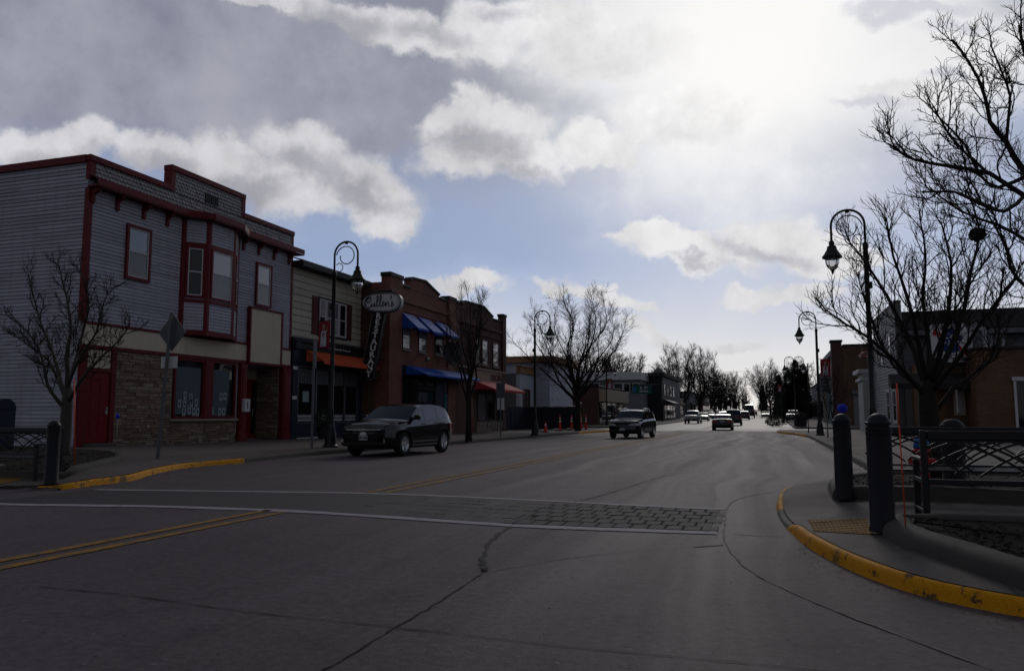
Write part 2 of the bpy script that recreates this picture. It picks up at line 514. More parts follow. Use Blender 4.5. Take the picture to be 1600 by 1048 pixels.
plain('black metal', (.005, .005, .006), .42, .3, 20, spec=.25)
plain('bollard navy', (.006, .006, .010), .5, .25, 8, spec=.2, bmp=.05)
plain('bench metal', (.007, .007, .009), .4, .3, 14, spec=.3)
plain('red trim', (.10, .006, .011), .5, .25, 4, grime=.35)
plain('red door', (.13, .006, .011), .4, .15, 3, grime=.2)
plain('cream panel', (.46, .415, .34), .75, .12, 2.0, grime=.3)
plain('white frame', (.42, .42, .45), .5, .1, 3, grime=.15)
plain('stone sill', (.22, .19, .17), .8, .2, 6)
plain('dark trim', (.018, .018, .022), .6, .3, 4)
plain('navy paint', (.014, .017, .035), .55, .2, 3)
plain('concrete wall', (.2, .195, .19), .85, .2, 2, bmp=.2)
plain('roof felt', (.03, .03, .032), .9, .3, 3)
plain('plinth white', (.42, .42, .46), .7, .15, 3, grime=.4)
plain('shutter maroon', (.075, .02, .022), .6, .2, 4)
plain('orange canvas', (.42, .075, .03), .8, .15, 2.0, grime=.35)
plain('blue canvas', (.014, .06, .30), .75, .2, 2.0, grime=.25)
plain('red canvas', (.34, .035, .045), .75, .15, 2.0, grime=.2)
plain('teal door', (.02, .09, .13), .5, .2, 3)
plain('sign white', (.45, .45, .47), .5, .12, 3, grime=.25)
plain('sign back', (.085, .087, .095), .45, .15, 3, metal=.3)
plain('sign black', (.012, .012, .013), .5, .2, 4)
plain('letter white', (.55, .54, .55), .6, .1, 6)
plain('letter dark', (.02, .018, .02), .6, .1, 6)
plain('galvanised', (.10, .105, .115), .5, .2, 9, metal=.4)
plain('paper', (.20, .25, .28), .8, .1, 6)
plain('paper white', (.30, .30, .33), .8, .1, 6)
plain('marker orange', (.5, .06, .02), .5, .15, 5)
plain('marker blue', (.02, .03, .42), .3, .1, 5)
plain('marker white', (.16, .16, .17), .6, .1, 5)
plain('hydrant red', (.35, .02, .025), .45, .2, 6, grime=.3)
plain('hydrant blue', (.03, .12, .4), .45, .2, 6)
plain('hoarding navy', (.012, .013, .02), .85, .25, 1.2)
plain('wood raw', (.20, .105, .05), .75, .3, 5)
plain('wrap white', (.30, .31, .38), .6, .12, 1.0)
plain('wrap print', (.10, .11, .16), .6, .2, 4)
plain('cone orange', (.5, .03, .012), .5, .15, 5, grime=.3)
plain('cone band', (.5, .5, .5), .5, .1, 5)
plain('sandbag', (.30, .29, .27), .9, .2, 8)
plain('tan panel', (.25, .21, .165), .75, .12, 2, grime=.3)
plain('pale wall', (.13, .13, .14), .75, .15, 1.5, grime=.25)
plain('grey wall', (.13, .13, .14), .75, .15, 1.5, grime=.25)
plain('green sign', (.006, .06, .045), .45, .1, 3)
plain('sign blue', (.02, .08, .30), .45, .1, 3)
plain('shingle roof', (.022, .021, .022), .9, .35, 9, bmp=.5, bscale=16)
plain('flag red', (.35, .02, .03), .8, .1, 4)
plain('flag white', (.5, .5, .5), .8, .1, 4)
plain('flag blue', (.02, .03, .12), .8, .1, 4)
plain('banner red', (.17, .012, .022), .7, .2, 5)
plain('jersey', (.32, .32, .36), .7, .1, 5)
plain('skin', (.22, .14, .10), .6, .1, 5)
plain('evergreen', (.018, .026, .016), .8, .5, 1.5)
plain('shrub', (.022, .03, .016), .8, .5, 6)
plain('grass', (.045, .06, .018), .9, .4, 4)
plain('bark', (.022, .018, .017), .95, .4, 12, bmp=.6, bscale=30, spec=.1)
plain('bark grey', (.05, .043, .04), .9, .35, 12, bmp=.6, bscale=30)
plain('twig', (.018, .014, .013), .95, .3, 12, spec=.1)
plain('nest', (.03, .022, .016), .95, .3, 20)
plain('rubber', (.012, .012, .012), .85, .2, 20)
plain('chrome', (.55, .55, .57), .18, .05, 5, metal=1.0)
plain('alloy', (.72, .72, .74), .34, .1, 5, metal=1.0)
plain('car black', (.002, .002, .003), .08, .1, 4, spec=.5)
plain('car grey', (.025, .026, .03), .25, .1, 4, metal=.3, coat=.3)
plain('car white', (.16, .165, .17), .3, .05, 4, coat=.4)
plain('car silver', (.09, .093, .10), .3, .05, 4, metal=.5, coat=.4)
plain('car blue', (.018, .03, .05), .2, .1, 4, coat=.8)
plain('car trim', (.012, .012, .013), .6, .1, 5)
plain('lamp red', (.22, .01, .012), .15, .1, 5, coat=.6)
plain('lamp clear', (.35, .35, .37), .08, .1, 5, coat=.8)
plain('plate', (.27, .28, .31), .5, .1, 5)
plain('brass', (.4, .3, .12), .35, .1, 5, metal=1.0)
plain('steel', (.35, .35, .36), .35, .1, 5, metal=1.0)
plain('pot', (.02, .02, .025), .6, .2, 5)
glassmat('glass dark', (.006, .006, .009), .03, spec=.4)
glassmat('glass blind', (.11, .10, .11), .06, spec=.5)
glassmat('glass sky', (.11, .15, .19), .04, coat=.5)
glassmat('glass lit', (.27, .255, .26), .05, coat=.3)
glassmat('glass car', (.006, .008, .012), .03, spec=.5)
glassmat('glass screen', (.006, .013, .026), .04, spec=.10)
brickmat('brick red', (.20, .058, .042), (.135, .04, .03), (.12, .075, .06))
brickmat('brick dark', (.085, .032, .026), (.055, .022, .018), (.055, .04, .036))
brickmat('brick brown', (.105, .06, .036), (.08, .043, .027), (.06, .045, .036))
brickmat('brick bar', (.165, .082, .04), (.12, .056, .028), (.08, .055, .04))
brickmat('block pale', (.2, .19, .18), (.17, .165, .16), (.11, .105, .10), .4, .2)

def siding_mat(name, c, var=.14, tone=(.86, 1.1)):
    m, k, b, co = newmat(name)
    rnd = k.n('ShaderNodeNewGeometry').outputs['Random Per Island']
    s = k.sep(co)
    n = k.noise(k.comb(k.m('MULTIPLY', k.m('ADD', s[0], s[1]), .35), 0.0, k.m('MULTIPLY', s[2], 9.0)), 1.0, 3, .5)
    st = k.noise(k.comb(k.m('MULTIPLY', k.m('ADD', s[0], s[1]), 4.0), 0.0, k.m('MULTIPLY', s[2], .3)), 1.0, 5, .6)
    cc = k.mix(n, tuple(v * (1 - var) for v in c), tuple(v * (1 + var) for v in c))
    cc = k.mix(k.sm(st, .48, .85, 0, .5), cc, tuple(v * .45 for v in c))
    big = k.noise(co, .45, 5, .6); cc = k.mix(k.sm(big, .45, .75, 0, .3), cc, tuple(v * .6 for v in c))
    cc = k.mix(1.0, cc, k.mix(rnd, (.80, .80, .80), (1.0, 1.0, 1.0)), 'MULTIPLY')
    k.put(b.inputs['Base Color'], cc); b.inputs['Roughness'].default_value = .7
    b.inputs['Specular IOR Level'].default_value = .12
    return m
siding_mat('siding grey', (.345, .345, .42))
siding_mat('siding cream', (.40, .375, .32))
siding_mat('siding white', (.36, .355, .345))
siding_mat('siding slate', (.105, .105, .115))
def island_mat(name, cols, rough=.8, bmp=.5, bs=25):
    """every loose piece of the mesh gets its own tone"""
    m, k, b, co = newmat(name)
    rnd = k.n('ShaderNodeNewGeometry').outputs['Random Per Island']
    rp = k.n('ShaderNodeValToRGB'); k.put(rp.inputs[0], rnd)
    els = rp.color_ramp.elements
    for i, c in enumerate(cols):
        e = els[i] if i < 2 else els.new(1)
        e.position = i / (len(cols) - 1); e.color = (*c, 1)
    n = k.noise(co, 9, 5, .6)
    cc = k.mix(.35, rp.outputs[0], k.mix(n, (.02, .02, .02), (.3, .26, .22)), 'OVERLAY')
    k.put(b.inputs['Base Color'], cc); b.inputs['Roughness'].default_value = rough
    b.inputs['Specular IOR Level'].default_value = .3
    bump(k, b, k.noise(co, bs, 5, .65), bmp, .02)
    return m
island_mat('ledgestone', [(.15, .10, .075), (.25, .20, .16), (.12, .085, .07), (.29, .25, .21), (.17, .115, .08), (.22, .18, .15)])
island_mat('scales', [(.26, .26, .29), (.36, .355, .38), (.30, .30, .33)], .7, .2)
island_mat('mulch', [(.022, .015, .012), (.034, .023, .016), (.014, .011, .010)], .95, .6, 40)
island_mat('litter', [(.10, .06, .035), (.16, .12, .08), (.05, .035, .03), (.22, .2, .18)], .9, .2)

def road_mat():
    m, k, b, co = newmat('asphalt')
    s = k.sep(co)
    big = k.noise(co, .22, 5, .6)
    mid = k.noise(co, 1.6, 7, .72)
    grit = k.noise(co, 14, 6, .75)
    fine = k.noise(co, 70, 3, .7)
    wav = k.m('MULTIPLY', k.m('SUBTRACT', k.noise(co, .12, 2), .5), 2.0)
    xx = k.m('ADD', s[0], wav)
    streak = k.noise(k.comb(k.m('MULTIPLY', xx, 1.3), k.m('MULTIPLY', s[1], .03), 0.0), 1.0, 5, .62, .3)
    tracks = k.noise(k.comb(k.m('MULTIPLY', xx, 9.0), k.m('MULTIPLY', s[1], .06), 0.0), 1.0, 4, .65, .4)
    c = k.mix(k.sm(big, .3, .7), (.0605, .0482, .0540), (.0805, .0648, .0720))
    c = k.mix(k.m('MULTIPLY', k.sm(streak, .5, .72), .35), c, (.074, .066, .070))
    c = k.mix(k.m('MULTIPLY', k.sm(tracks, .56, .74), k.m('MULTIPLY', k.sm(mid, .42, .6), .55)), c, (.098, .088, .092))
    c = k.mix(k.m('MULTIPLY', k.sm(tracks, .40, .28), k.m('MULTIPLY', k.sm(big, .45, .65), .4)), c, (.030, .026, .029))
    c = k.mix(k.m('MULTIPLY', k.sm(mid, .50, .70), .55), c, (.027, .0235, .0265))
    stain = k.noise(co, .6, 6, .7)
    c = k.mix(k.m('MULTIPLY', k.sm(stain, .60, .74), .5), c, (.022, .019, .021))
    c = k.mix(.42, c, k.mix(k.sm(grit, .32, .68), (.18, .18, .18), (.84, .84, .84)), 'OVERLAY')
    vor = k.n('ShaderNodeTexVoronoi'); k.put(vor.inputs['Vector'], co); vor.inputs['Scale'].default_value = 26
    spk = k.m('MULTIPLY', k.sm(vor.outputs[0], .03, .17, 1, 0), k.sm(k.noise(co, 3.0, 4), .45, .65))
    c = k.mix(k.m('MULTIPLY', spk, .6), c, (.20, .185, .185))
    vor3 = k.n('ShaderNodeTexVoronoi'); k.put(vor3.inputs['Vector'], co); vor3.inputs['Scale'].default_value = 9
    pick = k.sm(k.sep(vor3.outputs['Color'])[0], .72, .76)
    c = k.mix(k.m('MULTIPLY', k.m('MULTIPLY', k.sm(vor3.outputs[0], .05, .15, 1, 0), pick), .75), c, (.17, .155, .155))
    pick2 = k.sm(k.sep(vor3.outputs['Color'])[1], .72, .76)
    c = k.mix(k.m('MULTIPLY', k.m('MULTIPLY', k.sm(vor3.outputs[0], .06, .2, 1, 0), pick2), .7), c, (.015, .013, .014))
    vor2 = k.n('ShaderNodeTexVoronoi'); k.put(vor2.inputs['Vector'], co); vor2.inputs['Scale'].default_value = 4.2
    c = k.mix(k.m('MULTIPLY', k.sm(vor2.outputs[0], .025, .075, 1, 0), .8), c, (.012, .011, .012))
    c = k.mix(.6, c, k.mix(fine, (.15, .15, .15), (.85, .85, .85)), 'OVERLAY')
    k.put(b.inputs['Base Color'], c)
    k.put(b.inputs['Roughness'], k.lin(streak, .3, .7, .80, .66))
    b.inputs['Specular IOR Level'].default_value = .15
    bump(k, b, k.m('ADD', fine, k.m('MULTIPLY', grit, 1.2)), .5, .008)
road_mat()
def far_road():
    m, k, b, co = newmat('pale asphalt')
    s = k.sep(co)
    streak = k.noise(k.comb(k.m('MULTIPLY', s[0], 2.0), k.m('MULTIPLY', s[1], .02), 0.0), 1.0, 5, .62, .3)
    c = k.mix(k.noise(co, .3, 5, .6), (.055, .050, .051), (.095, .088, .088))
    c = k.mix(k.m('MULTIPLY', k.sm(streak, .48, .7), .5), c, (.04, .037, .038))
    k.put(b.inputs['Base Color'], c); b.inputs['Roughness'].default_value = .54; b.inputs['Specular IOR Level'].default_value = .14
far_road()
def concrete_mat(name, c, joint=1.5, jw=.012, dark=.5, stain=.5):
    m, k, b, co = newmat(name)
    n = k.noise(co, .9, 6, .65); f = k.noise(co, 55, 3, .6); st = k.noise(co, 4.5, 5, .7)
    cc = k.mix(n, tuple(v * .72 for v in c), tuple(v * 1.25 for v in c))
    cc = k.mix(k.m('MULTIPLY', k.sm(st, .55, .72), stain), cc, tuple(v * .42 for v in c))
    if joint:
        s = k.sep(co)
        bt = k.n('ShaderNodeTexBrick'); bt.offset = 0.0
        k.put(bt.inputs['Vector'], k.comb(s[0], s[1], 0.0))
        for i, v in (('Scale', 1.0), ('Mortar Size', jw), ('Brick Width', joint), ('Row Height', joint), ('Mortar Smooth', .2)): bt.inputs[i].default_value = v
        cc = k.mix(k.m('MULTIPLY', bt.outputs[1], dark), cc, (.02, .02, .02))
    cc = k.mix(.3, cc, k.mix(f, (.2, .2, .2), (.8, .8, .8)), 'OVERLAY')
    k.put(b.inputs['Base Color'], cc); k.put(b.inputs['Roughness'], k.lin(n, .3, .7, .9, .75))
    b.inputs['Specular IOR Level'].default_value = .15
    bump(k, b, k.m('ADD', f, k.m('MULTIPLY', st, .5)), .3, .006)
concrete_mat('pavement', (.080, .070, .068))
concrete_mat('kerb concrete', (.062, .058, .055), 0)
concrete_mat('planter concrete', (.055, .051, .048), 0)
def paint_mat(name, c, under, lo, hi, scale=6):
    """worn paint: the surface below shows through in patches"""
    m, k, b, co = newmat(name)
    n = k.noise(co, scale, 8, .72); f = k.noise(co, 70, 3, .6); n2 = k.noise(co, 1.3, 3)
    cc = k.mix(n2, tuple(v * .8 for v in c), tuple(v * 1.15 for v in c))
    cc = k.mix(k.sm(n, lo, hi), cc, under)
    cc = k.mix(.35, cc, k.mix(f, (.2, .2, .2), (.8, .8, .8)), 'OVERLAY')
    k.put(b.inputs['Base Color'], cc); b.inputs['Roughness'].default_value = .8
    b.inputs['Specular IOR Level'].default_value = .15
    bump(k, b, k.m('ADD', n, f), .25, .006)
m_, k_, b_, co_ = newmat('kerb yellow')
n_ = k_.noise(co_, 6, 9, .74); n2_ = k_.noise(co_, 1.1, 7, .7); n3_ = k_.noise(co_, .8, 4); f_ = k_.noise(co_, 60, 3, .6); n4_ = k_.noise(co_, 22, 6, .7)
c_ = k_.mix(n3_, (.40, .165, .003), (.54, .245, .006))
c_ = k_.mix(k_.sm(n4_, .52, .72, 0, .55), c_, (.26, .10, .004))
c_ = k_.mix(k_.sm(n_, .55, .62, 0, .92), c_, (.045, .034, .022))
c_ = k_.mix(k_.sm(n2_, .555, .62, 0, .85), c_, (.075, .055, .03))
c_ = k_.mix(.4, c_, k_.mix(f_, (.2, .2, .2), (.8, .8, .8)), 'OVERLAY')
k_.put(b_.inputs['Base Color'], c_); b_.inputs['Roughness'].default_value = .75; b_.inputs['Specular IOR Level'].default_value = .15
bump(k_, b_, k_.m('ADD', k_.m('ADD', n_, f_), k_.m('MULTIPLY', n2_, 2.0)), .6, .012)
paint_mat('line yellow', (.24, .125, .022), (.06, .055, .055), .46, .66)
paint_mat('line white', (.27, .255, .275), (.085, .08, .085), .50, .74)
paint_mat('tactile', (.20, .105, .022), (.06, .05, .04), .52, .7)
paint_mat('joint', (.008, .008, .009), (.022, .021, .023), .55, .72, 3)
paint_mat('joint pale', (.15, .14, .14), (.066, .056, .060), .40, .58, 4)
def cross_mat():
    m, k, b, co = newmat('crosswalk brick')
    s = k.sep(co)
    bt = k.n('ShaderNodeTexBrick')
    k.put(bt.inputs['Vector'], k.comb(s[1], s[0], 0.0))
    for i, v in (('Scale', 1.0), ('Mortar Size', .046), ('Brick Width', .42), ('Row Height', .21), ('Mortar Smooth', .2)): bt.inputs[i].default_value = v
    wear = k.m('MULTIPLY', k.sm(s[0], -5.0, -2.6), k.sm(k.noise(co, 1.3, 4), .32, .48))
    worn = k.m('MULTIPLY', k.sm(s[0], -5.8, -3.2), k.sm(k.noise(co, 2.2, 6, .7), .44, .62))
    n = k.noise(co, 1.0, 5, .65); f = k.noise(co, 80, 3, .6)
    c = k.mix(n, (.026, .022, .0255), (.044, .037, .041))
    c = k.mix(k.m('MULTIPLY', k.m('MULTIPLY', bt.outputs[1], wear), .96), k.mix(k.m('MULTIPLY', worn, .6), c, (.072, .064, .067)), (.003, .003, .003))
    c = k.mix(k.m('MULTIPLY', k.sm(k.noise(co, 3.0, 5, .7), .55, .75), k.m('MULTIPLY', wear, .5)), c, (.06, .057, .059))
    c = k.mix(.4, c, k.mix(f, (.2, .2, .2), (.8, .8, .8)), 'OVERLAY')
    k.put(b.inputs['Base Color'], c); b.inputs['Roughness'].default_value = .75
    b.inputs['Specular IOR Level'].default_value = .2
    bump(k, b, k.m('MULTIPLY', f, .3), .4, .008)
cross_mat()
concrete_mat('paver', (.085, .065, .06), .2, .012, .7)
m_, k_, b_, co_ = newmat('lamp glass')
b_.inputs['Base Color'].default_value = (.75, .74, .72, 1); b_.inputs['Roughness'].default_value = .12
b_.inputs['Transmission Weight'].default_value = .85; b_.inputs['IOR'].default_value = 1.12
plain('earth', (.03, .026, .02), .95, .4, .3)
plain('bed soil', (.016, .012, .010), .98, .5, 14, bmp=.8, bscale=45, spec=.1)

# ------------------------------------------------------------------ ground
def gz(y):
    """long profile of the street: a slight dip, then the far rise"""
    if y < 25: return 0.0
    if y < 60: t = (y - 25) / 35; return -0.06 * t * t * (3 - 2 * t)
    if y < 110: t = (y - 60) / 50; return -0.06 + 0.16 * t * t
    if y < 430: return 0.10 + 0.0064 * (y - 110) + (y - 110) ** 2 * 1.72e-5
    return 3.91 + (y - 430) * 0.0065
YS = [-30, 0, 12, 20, 25, 30, 36, 42, 48, 54, 60, 68, 76, 84, 92, 100, 110, 125, 145, 170, 200, 240, 290, 350, 430, 600, 900, 1500, 3000]
mb = MB()
mb.grid([[(x, y, gz(y) - .06) for x in (-2500, -400, -60, 0, 60, 400, 2500)] for y in [-600] + YS], smooth=True)
struct('ground', mb, MAT['earth'])
mb = MB()
mb.grid([[(x, y, gz(y)) for x in (-70, -16, -6, 4, 70)] for y in YS if y <= 20], smooth=True)
mb.grid([[(x, y, gz(y)) for x in (-16, -10, -5, 0, 4.6)] for y in YS if 20 <= y <= 68], smooth=True)
mb.grid([[(x, y, gz(y) - .002) for x in (-70, -16)] for y in (66, 73, 80)], smooth=True)
mb.grid([[(x, y, gz(y) - .002) for x in (4.6, 70)] for y in (68, 74, 80)], smooth=True)
struct('road', mb, MAT['asphalt'])
mb = MB(); mb.grid([[(x, y, gz(y)) for x in (-16, -10, -5, 0, 4.6)] for y in YS if 68 <= y <= 900], smooth=True)
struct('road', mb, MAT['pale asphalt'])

def kerb_strip(path, side, h, top=.095, over=.06, jit=0.0, rng=random.Random(3)):
    """rounded kerb swept along a plan path (x, y, h); side=+1: pavement on the right of travel"""
    rows = []
    n = len(path)
    for i, p in enumerate(path):
        a = Vector(path[max(0, i - 1)][:2]); b = Vector(path[min(n - 1, i + 1)][:2])
        t = (b - a).normalized(); nr = Vector((t.y, -t.x)) * side
        hh = p[2]; j = rng.uniform(-jit, jit); z0 = gz(p[1])
        rows.append([(p[0] + nr.x * (o + j), p[1] + nr.y * (o + j), z0 + z) for o, z in ((-.02, -.05), (0.0, 0.0), (.012, hh * .5), (.022, hh * .82), (.038, hh * .96), (.055, hh), (top, hh), (top, -.05))])
    return rows
def fine(path, step=.35):
    """Catmull-Rom through the plan points"""
    out = []
    P = [Vector(p) for p in path]
    for i in range(len(P) - 1):
        p0, p1, p2, p3 = P[max(0, i - 1)], P[i], P[i + 1], P[min(len(P) - 1, i + 2)]
        k = max(2, int((p2 - p1).length / step))
        k = min(k, 14)
        for j in range(k):
            t = j / k
            out.append(tuple(.5 * ((2 * p1) + (p2 - p0) * t + (2 * p0 - 5 * p1 + 4 * p2 - p3) * t * t + (3 * p1 - p0 - 3 * p2 + p3) * t ** 3)))
    out.append(tuple(P[-1])); return out
def g3(px, py, h): p = G(px, py); return (p.x, p.y, h)
# left pavement edge
Lram = [(-60, 10.3, .03), (-16, 10.5, .03), (-13.0, 10.62, .04)]
Lyel = [(-12.3, 10.66, .05), g3(95, 765, .08), g3(150, 758, .115), g3(205, 751, .12), g3(240, 741, .12), g3(292, 731, .12), g3(382, 723, .125)]
Lgry = [g3(382, 723, .125), (-14.0, 22, .15), (-13.75, 27, .15), (-13.45, 33, .15), (-13.4, 45, .15), (-13.3, 56, .15)]
Lend = [(-13.3, 56, .15), (-12.9, 60, .15), (-12.6, 63, .15), (-13.2, 65.6, .15), (-16, 66.4, .12), (-40, 66.6, .12)]
Lram, Lyel, Lgry, Lend = fine(Lram, 2), fine(Lyel), fine(Lgry, .8), fine(Lend)
for nm, pth, mt, jt in (('kerb', Lram + Lyel[:1], 'kerb concrete', 0), ('yellow_kerb', Lyel, 'kerb yellow', .006), ('kerb', Lgry, 'kerb concrete', .004), ('yellow_kerb', Lend, 'kerb yellow', 0)):
    mb = MB(); mb.grid(kerb_strip(pth, -1, 0, jit=jt)); struct(nm, mb, MAT[mt])
# right pavement edge
Rnear = [(9.0, 3.3, .118), (4.2, 4.5, .118), g3(1760, 996, .118), g3(1600, 964, .118), g3(1500, 945, .118), g3(1400, 919, .118), g3(1310, 882, .118), g3(1258, 852, .115), g3(1238, 834, .10), g3(1230, 827, .05)]
Rramp = [g3(1230, 827, .05), g3(1219, 812, .03), g3(1214, 801, .05)]
Rfar = [g3(1214, 801, .05), g3(1213, 793, .12), g3(1217, 782, .15), g3(1232, 773, .15), g3(1262, 766, .15), g3(1305, 760, .15)]
Rrun = [g3(1305, 760, .15), (1.5, 15.6, .15), (1.95, 17.5, .15), (2.1, 20, .15), (2.1, 30, .15), (2.1, 45, .15), (2.0, 52, .15)]
Rend = [(2.0, 52, .15), (1.4, 57, .15), (.55, 62, .15), (.4, 66, .15), (1.1, 67.6, .15), (4, 68.2, .12), (40, 68.4, .12)]
Rnear, Rramp, Rfar, Rrun, Rend = fine(Rnear, .2), fine(Rramp, .2), fine(Rfar, .25), fine(Rrun, .6), fine(Rend, .8)
for nm, pth, mt, jt in (('yellow_kerb', Rnear, 'kerb yellow', .007), ('kerb', Rramp, 'kerb concrete', 0), ('yellow_kerb', Rfar, 'kerb yellow', .006), ('kerb', Rrun, 'kerb concrete', .004), ('yellow_kerb', Rend, 'kerb yellow', 0)):
    mb = MB(); mb.grid(kerb_strip(pth, 1, 0, jit=jt)); struct(nm, mb, MAT[mt])
def edge_at(paths, y):
    pts = [p for q_ in paths for p in q_]
    for a, b in zip(pts, pts[1:]):
        if a[1] <= y <= b[1] and b[1] > a[1]:
            t = (y - a[1]) / (b[1] - a[1]); return a[0] + (b[0] - a[0]) * t, a[2] + (b[2] - a[2]) * t
    return None
def lerp(a, b, t): return a + (b - a) * max(0, min(1, t))
def zl(x, y):      # left pavement height
    e = edge_at((Lram, Lyel, Lgry, Lend), min(max(y, 10.64), 65.4)) or (-13, .15)
    d = max(0, e[0] - x)
    base = lerp(.2, .15, (y - 15) / 8)
    z = gz(y) + lerp(e[1], base, d / .9) + lerp(.13, .02, (y - 20) / 22) * min(1, d / 6.5)
    return min(z, .035 + max(0, y - 10.55) * .13)      # ramps down to the crossing along the side street
def zr(x, y):      # right pavement height
    e = edge_at((Rnear, Rramp, Rfar, Rrun, Rend), min(max(y, 3.4), 67.4)) or (2, .15)
    d = max(0, x - e[0])
    return gz(y) + lerp(e[1], lerp(.2, .16, (y - 14) / 10), d / (1.1 if e[1] < .12 else .5))
# far blocks have simple edges
def zfar(y): return gz(y) + .15
rows = []
y = 10.64
while y < 65.5:
    ex = edge_at((Lram, Lyel, Lgry, Lend), y); x0 = ex[0] - .09
    xs = [x0 - d for d in (0, .2, .5, .9, 1.6, 2.6, 4, 6, 8, 14, 45)]
    rows.append([(x, y, zl(x, y) + (0 if i else 0)) for i, x in enumerate(xs)])
    y += .3 if y < 20 else 1.0
rows.append([(x, 66.35, gz(66) + .12) for x in (-15, -16, -17, -18, -19, -20, -21, -22, -24, -30, -58)])
mb = MB(); mb.grid(rows); mb.grid([[(x, 10.5, .03), (x, 10.64, .05)] for x in (-58, -30, -13.0)])
struct('pavement', mb, MAT['pavement'])
rows = []
y = 3.6
while y < 67.3:
    ex = edge_at((Rnear, Rramp, Rfar, Rrun, Rend), y); x0 = ex[0] + .09
    xs = [x0 + d for d in (0, .15, .4, .7, 1.1, 1.6, 2.6, 4, 7, 12, 45)]
    rows.append([(x, y, zr(x, y)) for x in xs])
    y += .2 if y < 17 else 1.0
mb = MB(); mb.grid(rows)
struct('pavement', mb, MAT['pavement'])
for sx, x0, x1 in ((-1, -13.4, -40), (1, 2.1, 40)):      # the blocks beyond the next cross street
    ya = 80
    rows = [[(x0, y, gz(y)), (x0 + sx * .03, y, gz(y) + .12), (x0 + sx * .1, y, gz(y) + .15), (x1, y, gz(y) + .17)] for y in [ya] + [v for v in YS if 84 <= v <= 430]]
    mb = MB(); mb.grid(rows); mb.quad((x0, ya, gz(ya) - .1), (x1, ya, gz(ya) - .1), (x1, ya, gz(ya) + .16), (x0, ya, gz(ya) + .16))
    struct('pavement', mb, MAT['pavement'])

# painted markings and joints, thin sheets over the road
def ribbon(pts, wd, z=.008, jit=0.0, seed=1):
    rng = random.Random(seed); rows = []
    P = [Vector(p[:2]) for p in pts]
    for i, p in enumerate(P):
        t = (P[min(i + 1, len(P) - 1)] - P[max(i - 1, 0)]).normalized(); n = Vector((-t.y, t.x))
        ww = (wd[i] if isinstance(wd, (list, tuple)) else wd) / 2 * (1 + rng.uniform(-jit, jit)); o = rng.uniform(-jit, jit) * ww
        rows.append([(p.x + n.x * (ww + o), p.y + n.y * (ww + o), gz(p.y) + z), (p.x - n.x * (ww - o), p.y - n.y * (ww - o), gz(p.y) + z)])
    return rows
def gp(*pts): return [tuple(G(*p)) for p in pts]
near = fine(gp((-160, 782), (0, 788), (220, 791), (440, 798), (620, 809), (800, 821), (1000, 829), (1120, 833)), .5)
far = fine(gp((150, 765), (300, 767), (580, 771), (800, 780), (1000, 790), (1133, 796)), .5)
mb = MB()
nn = 40
def along(path, t):
    f = t * (len(path) - 1); i = min(int(f), len(path) - 2); a, b = Vector(path[i]), Vector(path[i + 1]); return a + (b - a) * (f - i)
def cross_x(path, x):
    for a, b in zip(path, path[1:]):
        if min(a[0], b[0]) <= x <= max(a[0], b[0]): return a[1] + (b[1] - a[1]) * (x - a[0]) / (b[0] - a[0])
    return path[0][1] if x < path[0][0] else path[-1][1]
mb.grid([[(x, lerp(cross_x(near, x), cross_x(far, x), t), .004) for t in (0, .5, 1)] for x in [-11.3 + i * .267 for i in range(41)]])
struct('brick_crosswalk', mb, MAT['crosswalk brick'])
island_mat('paving brick', [(.036, .030, .033), (.052, .043, .048), (.042, .035, .039), (.064, .054, .059), (.047, .039, .043), (.034, .028, .031)], .8, .6, 60)
plain('sunk joint', (.014, .012, .013), .95, .2, 6, spec=.05)
mb = MB(); bed = MB(); rb = random.Random(14)
NR = 6
for r_ in range(NR):
    x = -5.6 + (.11 if r_ % 2 else 0)
    while x < -.72:
        wd = .20; worn = max(0.0, min(1.0, (-2.9 - x) / 2.2)); gap = .017 + .012 * rb.random() - .013 * worn
        if rb.random() > worn * .25:
            xa, xb = x + gap / 2, x + wd - gap / 2
            def yy(xx, t): return lerp(cross_x(near, xx) + .13, cross_x(far, xx) - .10, t)
            ta, tb = (r_ + .055 * (1 - worn * .7)) / NR, (r_ + .945 + .03 * worn) / NR
            h = .007 + rb.uniform(-.0015, .004) * (1 - worn * .6); j = lambda: rb.uniform(-.006, .006)
            p = [(xa + j(), yy(xa, ta) + j() * 2), (xb + j(), yy(xb, ta) + j() * 2), (xb + j(), yy(xb, tb) + j() * 2), (xa + j(), yy(xa, tb) + j() * 2)]
            cx_, cy_ = sum(q_[0] for q_ in p) / 4, sum(q_[1] for q_ in p) / 4
            top = [(lerp(cx_, q_[0], .9), lerp(cy_, q_[1], .95), h + rb.uniform(-.0012, .0012)) for q_ in p]
            mb.add([(q_[0], q_[1], .0035) for q_ in p] + top, [(4, 5, 6, 7), (0, 1, 5, 4), (1, 2, 6, 5), (2, 3, 7, 6), (3, 0, 4, 7)])
        x += wd
o = struct('brick_paving', mb, MAT['paving brick'])
bed.grid([[(x, lerp(cross_x(near, x) + .1, cross_x(far, x) - .07, t), .0050) for t in (0, 1)] for x in [-3.1 + i * .2 for i in range(13)]])
struct('paving_bed', bed, MAT['sunk joint'])
mb = MB(); mb.grid(ribbon(near, .22, jit=.12)); mb.grid(ribbon(far, .16, jit=.12)); struct('crosswalk_lines', mb, MAT['line white'])
mb = MB()
